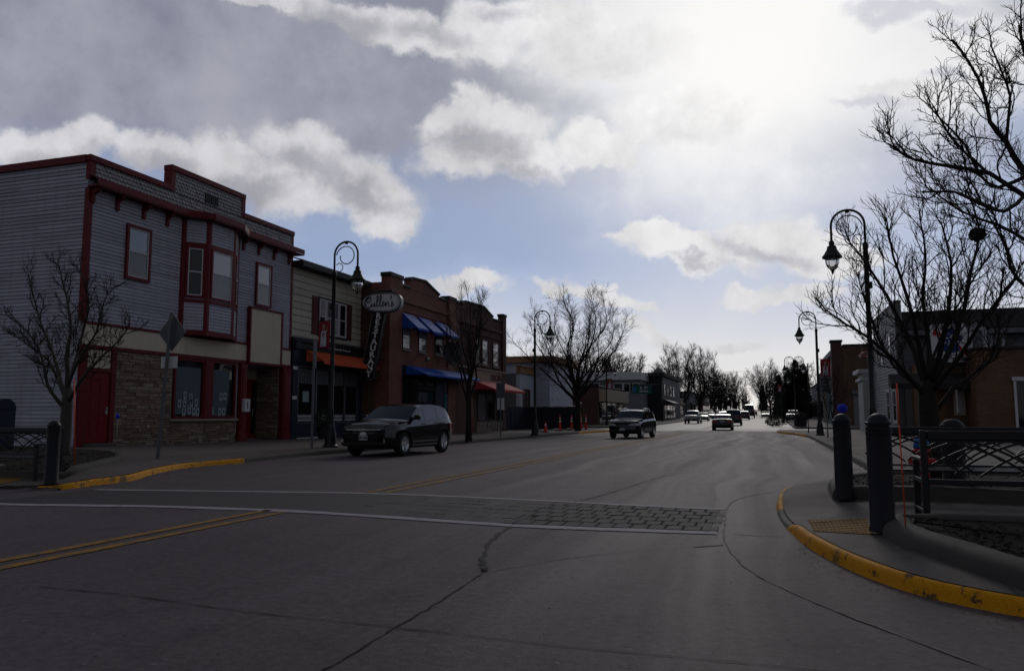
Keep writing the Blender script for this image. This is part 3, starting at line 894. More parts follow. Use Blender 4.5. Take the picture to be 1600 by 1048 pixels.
for dx in (-.16, .16):
    mb.grid(ribbon(fine([(-6.42 + dx, y, 0) for y in (-8, 2, 6, 9.25 - dx * .5)], .6), .13, jit=.12, seed=5))
    mb.grid(ribbon(fine([(-6.34 + dx, y, 0) for y in (12.0, 20, 30, 40, 55, 66)], 1), .13, jit=.1, seed=6))
    mb.grid(ribbon(fine([(-6.34 + dx, y, 0) for y in (80, 100, 130, 180, 260, 380)], 4), .13))
struct('centre_line', mb, MAT['line yellow'])
mb = MB()      # dark joints and cracks
rj = random.Random(11)
crack = []
for a, b in zip(gp((800, 821), (772, 840), (757, 862), (752, 880), (759, 892)), gp((772, 840), (757, 862), (752, 880), (759, 892), (759, 893))):
    for t in range(8):
        p = Vector(a).lerp(Vector(b), t / 8); crack.append((p.x + rj.uniform(-.02, .02), p.y + rj.uniform(-.02, .02)))
mb.grid(ribbon(crack, [.015 + rj.random() * .05 for _ in crack], .006, .3, 3))
mb.grid(ribbon([(p[0] + rj.uniform(-.008, .008), p[1]) for p in fine(gp((759, 892), (690, 938), (600, 992), (500, 1052), (420, 1100)), .08)], .013, .006, .7, 4))
mb.grid(ribbon(fine(gp((60, 917), (200, 930), (360, 953), (520, 970), (680, 987)), .1), .010, .006, .7, 5))
mb.grid(ribbon(fine(gp((680, 987), (860, 1008), (1010, 1022), (1180, 1038), (1300, 1050)), .1), .008, .006, .4, 6))
mb.grid(ribbon(fine(gp((1145, 834), (1180, 837), (1224, 838)), .1), .018, .006, .4, 7))
mb.grid(ribbon(fine(gp((800, 821), (830, 806), (880, 790), (960, 768), (1040, 742)), .2), .02, .009, .5, 8))
struct('road_joints', mb, MAT['joint'])
mb = MB()      # pale concrete gutter edges
gut = fine(gp((1220, 768), (1180, 773), (1150, 781), (1136, 795), (1133, 815), (1131, 838), (1142, 862), (1180, 897), (1260, 935), (1340, 968), (1440, 1005), (1560, 1050)), .12)
mb.grid(ribbon(gut, .017, .0065, .7, 9))
mb.grid(ribbon(fine(gp((1085, 854), (1108, 853), (1130, 851)), .1), .04, .0065, .3, 10))
mb.grid(ribbon(fine(gp((770, 892), (860, 876), (960, 864), (1080, 853)), .2), .012, .0065, .6, 12))
mb.grid(ribbon(fine(gp((265, 752), (290, 744), (300, 740)), .2), .05, .0065, .3, 13))
for y in (68.6, 69.4, 71, 73, 76, 78.5): mb.grid(ribbon([(x, y + x * .01) for x in (-8, -4, -1, 1.8)], .35, .006, .3, int(y)))
struct('gutter_edges', mb, MAT['joint pale'])
# parking tick on the right lane
mb = MB(); mb.grid(ribbon(gp((1222, 688), (1240, 687)), .16)); mb.grid(ribbon(gp((1240, 687), (1226, 681)), .12)); struct('bay_marking', mb, MAT['line white'])
# paver bands and tactile pads
def sheet(poly, zf, dz=.006, mb=None):
    mb = mb or MB(); return mb.grid([[(p[0], p[1], zf(p[0], p[1]) + dz) for p in r] for r in poly], smooth=False)
mb = MB()
sheet([[(edge_at((Lyel, Lgry), y)[0] - d, y) for d in (.25, 1.35)] for y in [18 + i * .8 for i in range(45)]], zl, .006, mb)
sheet([[(edge_at((Rrun, Rend), y)[0] + d, y) for d in (.25, .8, 1.75)] for y in [15.6 + i * .8 for i in range(48)]], zr, .006, mb)
struct('paver_bands', mb, MAT['paver'])
mb = MB()
c4 = [G(1262, 806, .13), G(1352, 806, .2), G(1366, 829, .2), G(1271, 829, .13)]
tp = MB()
tp.grid([[tuple(Vector(c4[0]).lerp(Vector(c4[1]), u).lerp(Vector(c4[3]).lerp(Vector(c4[2]), u), v_)) for u in [i / 6 for i in range(7)]] for v_ in [i / 6 for i in range(7)]])
tp.v = [(x, y, zr(x, y) + .007) for x, y, z in tp.v]
for i in range(14):
    for j in range(9):
        p = Vector(c4[0]).lerp(Vector(c4[1]), (i + .5) / 14).lerp(Vector(c4[3]).lerp(Vector(c4[2]), (i + .5) / 14), (j + .5) / 9)
        tp.lathe([(.022, 0), (.014, .008)], (p.x, p.y, zr(p.x, p.y) + .006), 8)
struct('tactile_paving', tp, MAT['tactile'])
tp = MB()
xa = [G(-60, 772), G(42, 766)]
tp.grid([[(x, y, zl(x, y) + .008) for x in (-15.6, -14.4, -13.2)] for y in (10.72, 11.05, 11.4)])
for i in range(26):
    for j in range(6): tp.lathe([(.022, 0), (.014, .008)], (-15.55 + i * .09, 10.76 + j * .11, zl(-15.5 + i * .09, 10.76 + j * .11) + .007), 6)
struct('tactile_paving', tp, MAT['tactile'])
# dead leaves and grit caught along the kerbs
mb = MB(); rl = random.Random(8)
def leaf(x, y, z, s):
    a = rl.uniform(0, 6.28); c, d = math.cos(a) * s, math.sin(a) * s; h = s * rl.uniform(.05, .5)
    mb.add([(x - c, y - d, z), (x + d * .5, y - c * .5, z + h), (x + c, y + d, z + h * .4), (x - d * .5, y + c * .5, z + h * .7)], [(0, 1, 2), (0, 2, 3)])
for _ in range(900):
    i = rl.randrange(10, len(Rnear) - 6); p = Rnear[i]; d = abs(rl.gauss(0, .14)); leaf(p[0] - d * .8 + rl.uniform(-.06, .02), p[1] - d * .7 + rl.uniform(-.08, .04), .006, rl.uniform(.004, .012))
for _ in range(140):
    p = Rrun[rl.randrange(len(Rrun))]; leaf(p[0] - abs(rl.gauss(0, .15)), p[1] + rl.uniform(-.6, .6), gz(p[1]) + .006, rl.uniform(.015, .05))
for _ in range(130):
    p = Lyel[rl.randrange(len(Lyel))]; leaf(p[0] + abs(rl.gauss(0, .2)), p[1] + rl.uniform(-.2, .2), .006, rl.uniform(.012, .04))
for _ in range(420):
    x, y = rl.uniform(-9, 2), rl.uniform(3.4, 14); leaf(x, y, .007, rl.uniform(.004, .014)) if x < .0 else None
for _ in range(60):
    x, y = rl.uniform(1.2, 5), rl.uniform(9.5, 12); leaf(x, y, zr(x, y) + .006, rl.uniform(.01, .035))
o = obj('leaf_litter', mb, MAT['litter']); o['kind'] = 'stuff'; o['label'] = 'dead leaves and grit scattered along the kerbs'; 

# ------------------------------------------------------------------ building pieces
def clap(mb, a0, a1, z0, z1, pitch, lip=.018, n0=0.0, gap=.2):
    """lapped boards in the local frame (along, out, up): each leans out to its foot, with a real shadow groove under it"""
    n = max(1, round((z1 - z0) / pitch)); h = (z1 - z0) / n
    rc = random.Random(int(a0 * 31 + z0 * 17))
    for i in range(n):
        b, t = z0 + i * h, z0 + (i + 1) * h
        g = b + h * gap; a = a0 + 0.0
        while a < a1 - .01:      # boards of stock length, butted with hairline joints
            e = min(a + rc.uniform(2.2, 4.2), a1)
            if a1 - e < .5: e = a1
            o = n0 + lip + .012 + rc.uniform(-.003, .003); e2 = e - (.004 if e < a1 else 0); dz = rc.uniform(-.002, .002)
            mb.add([(a, o, g + dz), (e2, o, g - dz), (e2, o - lip * .6, t), (a, o - lip * .6, t), (a, n0 - .004, g + .012), (e2, n0 - .004, g + .012), (a, n0 - .004, b - h * .02), (e2, n0 - .004, b - h * .02), (a, o - lip * .6, b), (e2, o - lip * .6, b)],
                   [(0, 1, 2, 3), (4, 5, 1, 0), (6, 7, 5, 4), (8, 9, 7, 6)])
            a = e
    return mb
def rim(mb, a0, a1, z0, z1, wd, n0, n1, bottom=True):
    """frame of four boards round an opening"""
    mb.box(a0 - wd, a0, n0, n1, z0 - (wd if bottom else 0), z1 + wd)
    mb.box(a1, a1 + wd, n0, n1, z0 - (wd if bottom else 0), z1 + wd)
    mb.box(a0, a1, n0, n1, z1, z1 + wd)
    if bottom: mb.box(a0, a1, n0, n1, z0 - wd, z0)
    return mb
def window(M, root, a0, a1, z0, z1, casing='red trim', sash='white frame', glass=('glass sky', 'glass blind'), wd=.1, n0=0.0, proud=.06, sill=None, split=.52, label=None):
    f = wp('window', rim(MB(M), a0, a1, z0, z1, wd, n0, n0 + proud), MAT[casing], root)
    zs = z0 + (z1 - z0) * split; t = .045
    s = rim(MB(M), a0 + t, a1 - t, z0 + t, z1 - t, t, n0, n0 + proud * .72)
    if glass[0] != glass[1] or split != .52: s.box(a0 + t, a1 - t, n0, n0 + proud * .8, zs - .025, zs + .025)
    wp('sash', s, MAT[sash], f)
    g = MB(M); g.box(a0 + t, a1 - t, n0, n0 + proud * .35, zs, z1 - t); wp('pane', g, MAT[glass[0]], f)
    g = MB(M); g.box(a0 + t, a1 - t, n0, n0 + proud * .45, z0 + t, zs); wp('pane', g, MAT[glass[1]], f)
    if sill:
        wp('sill', MB(M).cbox(a0 - wd * 1.3, a1 + wd * 1.3, n0, n0 + proud + .07, z0 - wd - .09, z0 - wd), MAT[sill], f)
    return f
def canopy(M, a0, a1, z0, z1, depth, drop=.18, n0=.01, scallop=0, ribs=0):
    """cloth awning with sloping top, side cheeks and front valance (all with thickness)"""
    mb = MB(M); t = .02
    mb.prism([(a0, n0, z1), (a0, n0 + depth, z0 + drop), (a0, n0 + depth, z0 + drop - t), (a0, n0, z1 - t)], (a1 - a0, 0, 0))
    for a in (a0, a1 - t): mb.prism([(a, n0, z1 - t), (a, n0 + depth, z0 + drop - t), (a, n0, z0 + drop - t)], (t, 0, 0))
    if scallop:
        st = (a1 - a0) / scallop
        for i in range(scallop):
            b = a0 + i * st
            mb.prism([(b, n0 + depth - t, z0 + drop - t), (b, n0 + depth - t, z0 + .04), (b + st * .25, n0 + depth - t, z0), (b + st * .75, n0 + depth - t, z0), (b + st, n0 + depth - t, z0 + .04), (b + st, n0 + depth - t, z0 + drop - t)], (0, t, 0))
    else: mb.box(a0, a1, n0 + depth - t, n0 + depth, z0, z0 + drop - t)
    if ribs:
        for i in range(ribs + 1):
            a = a0 + (a1 - a0) * i / ribs
            mb.bar([(a, n0, z1 + .004), (a, n0 + depth, z0 + drop + .004)], (.045, 0, 0), (0, .006, .012))
    return mb

# ---- grey clapboard building -------------------------------------------------
XF = -20.6
E0 = east(XF)
gy0, gy1 = 19.1, 30.45
b = thing('clapboard_building', 'two storey grey clapboard building with red trim and stone shopfront', 'building', (XF, gy0, .2))
ZT = 9.45
RD = 1.25
rec0, rec1 = fa(381, 620, XF)[0], fa(438, 620, XF)[0]
mb = MB(); mb.box(-38, XF - RD, gy0 + .02, gy1, -.2, ZT - .1); mb.box(XF - RD, XF - .02, gy0 + .02, rec0 - .03, -.2, ZT - .1); mb.box(XF - RD, XF - .02, rec1 + .03, gy1, -.2, ZT - .1); mb.box(XF - RD, XF - .02, rec0 - .03, rec1 + .03, 3.42, ZT - .1)
wp('wall', mb, MAT['siding grey'], b)
mb = MB(south(gy0 + .02)); clap(mb, -38, XF - .03, .30, ZT - .02, .125)
wp('side_cladding', mb, MAT['siding grey'], b)
ZB0, ZB1 = 3.53, 4.18           # cream belt
bayL, bayR = fa(283, 430, XF)[0], fa(370, 430, XF)[0]
mb = MB(E0); clap(mb, gy0 + .12, bayL, ZB1 + .06, 8.62, .123); clap(mb, bayR, gy1 - .1, ZB1 + .06, 8.62, .123)
mb.box(gy0 + .1, gy1 - .05, -.02, .002, ZB1, 8.9)
wp('front_cladding', mb, MAT['siding grey'], b)
# scalloped shingle frieze with the raised middle
sy0, sy1 = fa(268, 258, XF)[0] + .05, fa(380, 303, XF)[0]
sc = MB(E0); rsc = random.Random(4)
def scales(a0, a1, z0, z1):
    rh, sw = .135, .165; r = 0; z = z0
    while z < z1 - .02:
        a = a0 - (sw / 2 if r % 2 else 0)
        while a < a1 - .01:
            l, rr = max(a, a0), min(a + sw * .95, a1)
            if rr - l > .03:
                o = rsc.uniform(.045, .065); m_ = (l + rr) / 2; t = min(z + rh + .03, z1)
                sc.add([(l, o * .8, z + .035), (l + (rr - l) * .22, o, z + .004), (m_, o, z - .008), (rr - (rr - l) * .22, o, z + .004), (rr, o * .8, z + .035), (rr, .004, t), (l, .004, t)], [(0, 1, 2, 3, 4, 5, 6)])
            a += sw
        z += rh; r += 1
ZR = 10.22
scales(gy0 + .2, gy1 - .12, 8.86, ZT); scales(sy0 + .12, sy1 - .1, ZT, ZR)
wp('frieze_shingles', sc, MAT['scales'], b)
mb = MB(E0)
mb.box(gy0 + .1, gy1 - .05, -.25, .0, 8.8, ZT); mb.box(sy0, sy1, -.25, .0, ZT, ZR)
wp('parapet', mb, MAT['roof felt'], b)
mb = MB(E0)
for a0_, a1_, z_ in ((gy0 - .06, sy0 - .02, ZT), (sy1 + .02, gy1 + .02, ZT)): mb.cbox(a0_, a1_, -.3, .09, z_, z_ + .2, .012)
mb.cbox(sy0 - .1, sy1 + .1, -.3, .09, ZR, ZR + .2, .012)
mb.cbox(sy0 - .1, sy0 + .12, -.28, .07, ZT + .002, ZR - .002); mb.cbox(sy1 - .12, sy1 + .1, -.28, .07, ZT + .002, ZR - .002)
mb.cbox(gy1 - .14, gy1 + .01, -.2, .05, 8.98, ZT - .002)
wp('parapet_cap', mb, MAT['red trim'], b)
mb = MB(south(gy0)); mb.cbox(-38, XF - .1, -.1, .09, ZT - .05, ZT + .2, .012)
wp('roof_edge', mb, MAT['red trim'], b)
mb = MB(south(gy0)); mb.box(-27.2, -25.0, .0, .055, 8.92, 9.32); wp('exposed_boards', mb, MAT['wood raw'], b)
# cornice, following the bay
bayP = .62
mb = MB(E0)
bl0, bl1 = bayL + .0, bayR
bF0, bF1 = atx(325, 430, XF + bayP).y, atx(366, 430, XF + bayP).y
pl = [(gy0 - .05, .0), (gy0 - .05, .42), (bl0 - .15, .42), (bF0 - .12, bayP + .34), (bF1 + .12, bayP + .34), (bl1 + .15, .42), (gy1 + .32, .42), (gy1 + .32, .0)]
mb.prism([(a, n_, 8.58) for a, n_ in pl], (0, 0, .045))
for (a, n_), (c, d) in zip(pl[1:-2], pl[2:-1]):
    dirv = Vector((c - a, d - n_, 0)); nn_ = Vector((-dirv.y, dirv.x, 0)).normalized() * .018
    mb.prism([(a + nn_.x, n_ + nn_.y, 8.63), (c + nn_.x, d + nn_.y, 8.63), (c, d, 8.63), (a, n_, 8.63)], (0, 0, .21))
mb.add([(a, n_, 8.838) for a, n_ in pl[1:-1]] + [(a, .03, 8.97) for a, n_ in pl[1:-1]], [(i, i + 1, i + 7, i + 6) for i in range(5)])
mb.box(gy1 + .002, gy1 + .32, -.3, .0, 8.58, 8.83)
wp('cornice', mb, MAT['red trim'], b)
for a in [fa(x, 300, XF + .15)[0] for x in (149, 188, 230, 267)] + [fa(x, 380, XF + .15)[0] for x in (384, 408, 432, 455)]:
    mb = MB(E0); mb.prism([(a - .06, .005, 8.575), (a - .06, .34, 8.575), (a - .06, .30, 8.46), (a - .06, .12, 8.36), (a - .06, .10, 8.1), (a - .06, .005, 8.06)], (.12, 0, 0))
    wp('bracket', mb, MAT['red trim'], b)
a0_, z0_ = fa(320, 290, XF); a1_, z1_ = fa(340, 306, XF)
mb = MB(E0); mb.box(a0_, a1_, .03, .06, 9.5, 9.86)
for i in range(7): mb.box(a0_ + .02 + i * (a1_ - a0_) / 7, a0_ + .09 + i * (a1_ - a0_) / 7, .06, .075, 9.52, 9.84)
wp('vent_grille', mb, MAT['sign black'], b)
# corner boards
mb = MB(E0); mb.cbox(gy0 - .03, gy0 + .16, -.12, .05, ZB1 + .1, 8.56, .01); mb.cbox(gy0 - .03, gy0 + .2, -.12, .06, 8.86, ZT - .01, .01); mb.cbox(gy1 - .12, gy1 + .01, -.02, .04, ZB1 + .1, 8.56, .01)
mb.cbox(bl0 - .1, bl0 + .02, .0, .035, ZB1 + .1, 8.56, .008); mb.cbox(bl1 - .02, bl1 + .1, .0, .035, ZB1 + .1, 8.56, .008)
wps('corner_board', mb, MAT['red trim'], b)
# upper windows
a0_, z1_ = fa(197, 352, XF); a1_, z0_ = fa(229, 439, XF)
window(E0, b, a0_ + .08, a1_ - .05, 5.98, 7.66, glass=('glass sky', 'glass blind'), n0=.034, proud=.08)
a0_, _ = fa(399, 412, XF); a1_, _ = fa(420, 476, XF)
window(E0, b, a0_ + .08, a1_ - .05, 5.98, 7.66, glass=('glass lit', 'glass blind'), n0=.034, proud=.08)
# oriel bay: two canted faces and a front
bay = None
fl = (bF1 - bF0)
bv = [Vector((bl0, .03, 0)), Vector((bF0, bayP, 0)), Vector((bF1, bayP, 0)), Vector((bl1, .03, 0))]
core_ = MB(E0); core_.prism([(p.x, p.y, 4.3) for p in bv], (0, 0, 4.28))
bay = wp('oriel_bay', core_, MAT['siding grey'], b)
for i in range(3):
    p, q_ = bv[i], bv[i + 1]; L = (q_ - p).length; d = (q_ - p).normalized(); nn_ = Vector((-d.y, d.x, 0))
    o_ = E0 @ p; dw = E0.to_3x3() @ d; nw = E0.to_3x3() @ nn_
    Mb = frame(o_, dw, nw)
    for z0_, z1_ in ((4.42, 5.5), (7.7, 8.5)): wp('cladding', clap(MB(Mb), .1, L - .1, z0_, z1_, .12, .016), MAT['siding grey'], bay)
    mb = MB(Mb)
    mb.cbox(-.02, .11, -.02, .04, 4.42, 8.55, .008); mb.cbox(L - .11, L + .02, -.02, .04, 4.42, 8.55, .008)
    mb.cbox(.112, L - .112, 0, .045, 7.55, 7.7, .006); mb.cbox(.112, L - .112, 0, .06, 5.46, 5.58, .006); mb.cbox(-.02, L + .02, -.02, .05, 4.24, 4.42, .006)
    wp('trim', mb, MAT['red trim'], bay)
    window(Mb, b, .2, L - .2, 5.72, 7.5, wd=.085, glass=(('glass dark', 'glass dark'), ('glass lit', 'glass blind'), ('glass sky', 'glass blind'))[i], split=.5 if i == 0 else .52, proud=.07)
# belt and cream panels
pa0, pz1 = fa(388, 482, XF); pa1, pz0 = fa(433, 560, XF)
mb = MB(E0); mb.box(gy0 + .02, pa0 - .1, -.02, .06, ZB0, ZB1); mb.box(pa0, pa1, -.02, .16, 3.5, 5.72); mb.box(pa1 + .1, gy1 - .02, -.02, .06, ZB0, ZB1)
wps('belt_panel', mb, MAT['cream panel'], b)
mb = MB(E0)
mb.cbox(gy0, pa0 - .1, .0, .1, ZB1 + .002, ZB1 + .09, .008); mb.cbox(gy0, pa0 - .1, .0, .1, ZB0 - .13, ZB0 - .002, .008)
mb.cbox(pa0 - .098, pa0 - .002, .0, .2, 3.4, 5.8, .008); mb.cbox(pa1 + .002, pa1 + .098, .0, .2, 3.4, 5.8, .008)
mb.cbox(pa0, pa1, .0, .2, 5.722, 5.8, .008); mb.cbox(pa0, pa1, .0, .2, 3.4, 3.498, .008)
mb.cbox(pa1 + .1, gy1, .0, .1, ZB1 + .002, ZB1 + .09, .008); mb.cbox(pa1 + .1, gy1, .0, .1, ZB0 - .13, ZB0 - .002, .008)
wps('belt_trim', mb, MAT['red trim'], b)
# ground floor: red door, ledgestone, shop windows, recessed entry
d0, d1 = fa(128, 640, XF)[0], fa(166, 640, XF)[0]
st0, st1 = fa(175, 640, XF)[0], fa(268, 600, XF)[0]
wn0, wn1 = st1, fa(368, 600, XF)[0]
zs_top, zw0, zw1 = ZB0 - .14, 1.17, 3.36
mb = MB(E0); mb.box(d0 - .25, st0 - .02, .0, .05, .2, zs_top)
mb.cbox(gy0 - .02, d0 - .02, .05, .16, .22, zs_top, .01); mb.cbox(d1 + .02, st0 - .02, .05, .13, .22, zs_top, .01)
mb.cbox(d0 - .02, d1 + .02, .05, .13, 2.66, 2.8, .01); mb.cbox(d0 - .02, d0 + .1, .05, .12, .42, 2.66, .01)
wps('door_surround', mb, MAT['red trim'], b)
mb = MB(E0); mb.box(d0 + .02, d1, .05, .075, 2.8, zs_top - .02); wp('transom_panel', mb, MAT['cream panel'], b)
mb = MB(E0); mb.cbox(d0 - .1, d1 + .12, .0, .42, .16, .40, .02); wp('door_step', mb, MAT['kerb concrete'], b)
mb = MB(E0); mb.cbox(d0 + .1, d1 + .0, .05, .085, .42, 2.65, .006)
for k_ in range(3):
    mb.cbox(d0 + .22, (d0 + d1) / 2 + .02, .086, .098, .62 + k_ * .68, 1.16 + k_ * .68, .006); mb.cbox((d0 + d1) / 2 + .1, d1 - .12, .086, .098, .62 + k_ * .68, 1.16 + k_ * .68, .006)
dr = wp('door', mb, MAT['red door'], b)
mb = MB(E0); mb.box(d1 - .12, d1 - .06, .085, .10, 1.32, 1.56); mb.tube([(d1 - .09, .1, 1.38), (d1 - .09, .15, 1.38), (d1 - .2, .15, 1.38)], .013, 6); mb.lathe([(.03, 0), (.03, .03)], (d1 - .09, .1, 1.5), 10, 'y'); wp('handle', mb, MAT['steel'], dr)
rst = random.Random(21)
def ledge(mb, a0, a1, z0, z1, n0=.0):
    z = z0
    while z < z1 - .02:
        h = min(rst.choice((.06, .08, .08, .11, .13)), z1 - z)
        if z1 - z - h < .05: h = z1 - z
        a = a0
        while a < a1 - .01:
            l = min(rst.uniform(.16, .6), a1 - a)
            if a1 - a - l < .1: l = a1 - a
            o = n0 + rst.uniform(.04, .095)
            j = lambda: rst.uniform(-.008, .008)
            vs = [(a + .004, n0, z + .003), (a + l - .004, n0, z + .003), (a + l - .004, n0, z + h - .003), (a + .004, n0, z + h - .003),
                  (a + .012 + j(), o + j(), z + .008), (a + l - .012 + j(), o + j(), z + .008 + j() * .5), (a + l - .012 + j(), o + j(), z + h - .008), (a + .012 + j(), o + j(), z + h - .008 + j() * .5)]
            mb.add(vs, [(4, 5, 6, 7), (0, 1, 5, 4), (1, 2, 6, 5), (2, 3, 7, 6), (3, 0, 4, 7)])
            a += l
        z += h
mb = MB(E0); ledge(mb, st0, st1 - .06, .1, zs_top); ledge(mb, st1 - .06, wn1 + .02, .1, zw0 - .1)
wp('stone_veneer', mb, MAT['ledgestone'], b)
mb = MB(E0); mb.box(st0, wn1 + .04, -.02, .012, .1, zs_top); wp('mortar_bed', mb, MAT['concrete wall'], b)
mb = MB(E0); mb.cbox(wn0 - .12, wn1 + .05, .013, .17, zw0 - .1, zw0 - .02, .012); wp('stone_sill', mb, MAT['stone sill'], b)
wmid0, wmid1 = fa(317, 600, XF)[0], fa(327, 600, XF)[0]
def papers(M, root, spots, n0, wd=.19, ht=.3):
    for a, z in spots:
        p = wp('notice', MB(M).box(a, a + wd, n0, n0 + .004, z, z + ht), MAT['paper'], root)
        wp('print', MB(M).box(a + wd * .33, a + wd * .66, n0 + .004, n0 + .006, z + ht * .36, z + ht * .72), MAT['letter dark'], p)
def curtain(M, root, a0, a1, z0, z1, n0, mat='paper', folds=14, gather=0.0):
    rows = []
    for i in range(folds * 4 + 1):
        t = i / (folds * 4); a = a0 + (a1 - a0) * t
        rows.append([(a + (gather * (t) * -.6 if k_ == 0 else 0), n0 + .016 * math.sin(t * folds * 2 * math.pi), z) for k_, z in enumerate((z0, z0 + (z1 - z0) * .45, z1))])
    return wp('curtain', MB(M).grid(rows), MAT[mat], root)
plain('lace', (.075, .105, .125), .9, .35, 9)
for nm, (w0, w1), pp in (('l', (wn0 + .02, wmid0 - .02), 0), ('r', (wmid1 + .02, wn1 - .1), 1)):
    f = wp('shop_window', rim(MB(E0), w0 + .08, w1 - .08, zw0 + .09, zw1 - .06, .08, .013, .11), MAT['red trim'], b)
    wp('pane', MB(E0).box(w0 + .08, w1 - .08, .013, .025, zw0 + .09, zw1 - .06), MAT['glass dark'], f)
    curtain(E0, f, w0 + .14, w1 - (.16 if pp == 0 else .35), zw0 + (.16 if pp == 0 else .1), zw1 - .3, .045, 'lace', 9 if pp == 0 else 8, .25 if pp else 0)
    t_ = .068
    if pp == 0:
        X_ = lambda x: fa(x, 620, XF)[0]
        papers(E0, f, [(X_(284), 1.86), (X_(293), 1.80), (X_(275.5), 1.55), (X_(283.5), 1.54), (X_(294.5), 1.58), (X_(302), 1.60), (X_(283), 1.27), (X_(291.5), 1.31), (X_(298.5), 1.27), (X_(304.5), 1.26)], t_, .18)
    else: papers(E0, f, [(X_(340.5), 1.86), (X_(346.5), 1.88), (X_(326.8), 1.29), (X_(339), 1.27), (X_(345.5), 1.27)], t_, .19)
mb = MB(E0); mb.cbox(wmid0 - .03, wmid1 + .03, .012, .14, zw0 - .02, zs_top, .01); mb.cbox(wn0 - .04, wmid0 - .03, .013, .13, zw1 + .02, zs_top, .01); mb.cbox(wmid1 + .03, wn1, .013, .13, zw1 + .02, zs_top, .01)
wps('window_post', mb, MAT['red trim'], b)
p0, p1 = fa(371, 620, XF)[0], fa(381, 620, XF)[0]
r0, r1 = fa(438, 620, XF)[0], gy1
mb = MB(E0)
for a_, c_ in ((p0, p1), (r0, r1 - .04)):
    mb.cbox(a_, c_, -.1, .15, .1, ZB0 - .14, .01); mb.cbox(a_ - .05, c_ + .05 if c_ < r1 - .1 else c_, -.08, .2, .1, .55, .015); mb.cbox(a_ + .1, c_ - .1, .15, .175, .7, 3.2, .006)
wps('pilaster', mb, MAT['red trim'], b)
# the recess is a real niche in front of the wall: its lining stands proud of the carcass
Er = east(XF - RD)
mb = MB(Er); mb.box(p1, r0, .002, .012, .1, zs_top + .1); wp('entry_back', mb, MAT['tan panel'], b)
e0_, e1_ = fa(388, 620, XF - RD)[0], fa(416, 620, XF - RD)[0]
mb = MB(Er); mb.cbox(p1 + .02, e0_ + .14, .006, .06, .28, 2.86, .008); mb.cbox(e1_ - .14, e1_ + .05, .006, .06, .28, 2.86, .008); mb.cbox(e0_ + .14, e1_ - .14, .006, .06, 2.72, 2.86, .008); mb.cbox(e0_ + .14, e1_ - .14, .006, .06, .28, .46, .008)
en = wp('entry_door', mb, MAT['red door'], b)
wp('pane', MB(Er).box(e0_ + .14, e1_ - .14, .013, .03, .46, 2.72), MAT['glass dark'], en)
mb = MB(Er); mb.tube([(e0_ + .2, .06, 1.1), (e0_ + .2, .1, 1.1), (e0_ + .2, .1, 1.55), (e0_ + .2, .06, 1.55)], .013, 6); mb.tube([(e0_ + .2, .1, 1.55), (e0_ + .42, .1, 1.55)], .013, 6); wp('handle', mb, MAT['steel'], en)
mb = MB(Er); cx_ = (e0_ + e1_) / 2 + .05
for k_ in range(7): a = -0.9 + k_ * .3; mb.tube([(cx_ + .05 * math.sin(a * 2), .034, 1.98), (cx_ + .14 * math.sin(a), .034, 2.12 + .16 * math.cos(a))], [.018, .004], 5)
wp('flower_emblem', mb, MAT['paper white'], en)
mb = MB(Er)
for k_, (w_, zz) in enumerate(((.36, 1.86), (.26, 1.72), (.3, 1.66))): mb.box(cx_ - w_ / 2, cx_ + w_ / 2, .031, .034, zz, zz + .035)
wp('door_lettering', mb, MAT['brass'], en)
mb = MB(south(rec1 + .03)); ledge(mb, XF - RD + .02, XF - .12, .1, zs_top, .003); wp('entry_stone', mb, MAT['ledgestone'], b)
mb = MB(Er); mb.box(e0_ + .1, e1_ - .1, .014, .022, 3.0, 3.3); tr_p = wp('address_panel', mb, MAT['tan panel'], b)
wp('address_numbers', lettering('5811', .24, Er @ Matrix.Translation((e0_ + .75, .022, 3.13)), .01), MAT['letter dark'], tr_p)
mb = MB(E0); a_ = fa(376, 635, XF)[0]; mb.cbox(a_ - .14, a_ + .2, .15, .32, 1.42, 1.95, .02); mbx = wone('mailbox', mb, MAT['sign white'], 'small white wall box on the red pilaster by the recessed entry', 'mailbox')
mb = MB(E0); mb.box(a_ + .0, a_ + .05, .32, .324, 1.55, 1.85); wp('mail_slot', mb, MAT['letter dark'], mbx)

# ---- cream clapboard shop -----------------------------------------------------
cy0, cy1 = gy1 + .05, 36.85
c = thing('cream_shop', 'cream clapboard shop with maroon shutters above an orange awning', 'building', (XF, cy0, .2))
mb = MB(); mb.box(-36, XF - .02, cy0, cy1, -.2, 8.1); wp('wall', mb, MAT['siding cream'], c)
mb = MB(E0); clap(mb, cy0 + .02, cy1 - .02, 4.85, 8.05, .31, .022); wp('front_cladding', mb, MAT['siding cream'], c)
mb = MB(E0); mb.cbox(cy0 - .0, cy1 + .2, -.4, .55, 8.06, 8.34, .02); mb.prism([(cy0, .5, 8.34), (cy1 + .2, .5, 8.34), (cy1 + .2, -.4, 8.6), (cy0, -.4, 8.6)], (0, 0, .03)); wp('roof_eave', mb, MAT['dark trim'], c)
q0, q1 = fa(486, 500, XF)[0], fa(548, 500, XF)[0]
for a_ in (q0, q1 - .52):
    mb = MB(E0); mb.cbox(a_, a_ + .52, .024, .07, 5.12, 6.96, .008)
    for z_ in (5.2, 6.1): mb.cbox(a_ + .07, a_ + .45, .07, .078, z_, z_ + .76, .004)
    wps('shutter', mb, MAT['shutter maroon'], c)
wa, wb = q0 + .56, q1 - .56; th_ = (wb - wa)
mb = MB(E0); rim(mb, wa + .04, wb - .04, 5.16, 6.9, .08, .022, .09); wp('window_casing', mb, MAT['dark trim'], c)
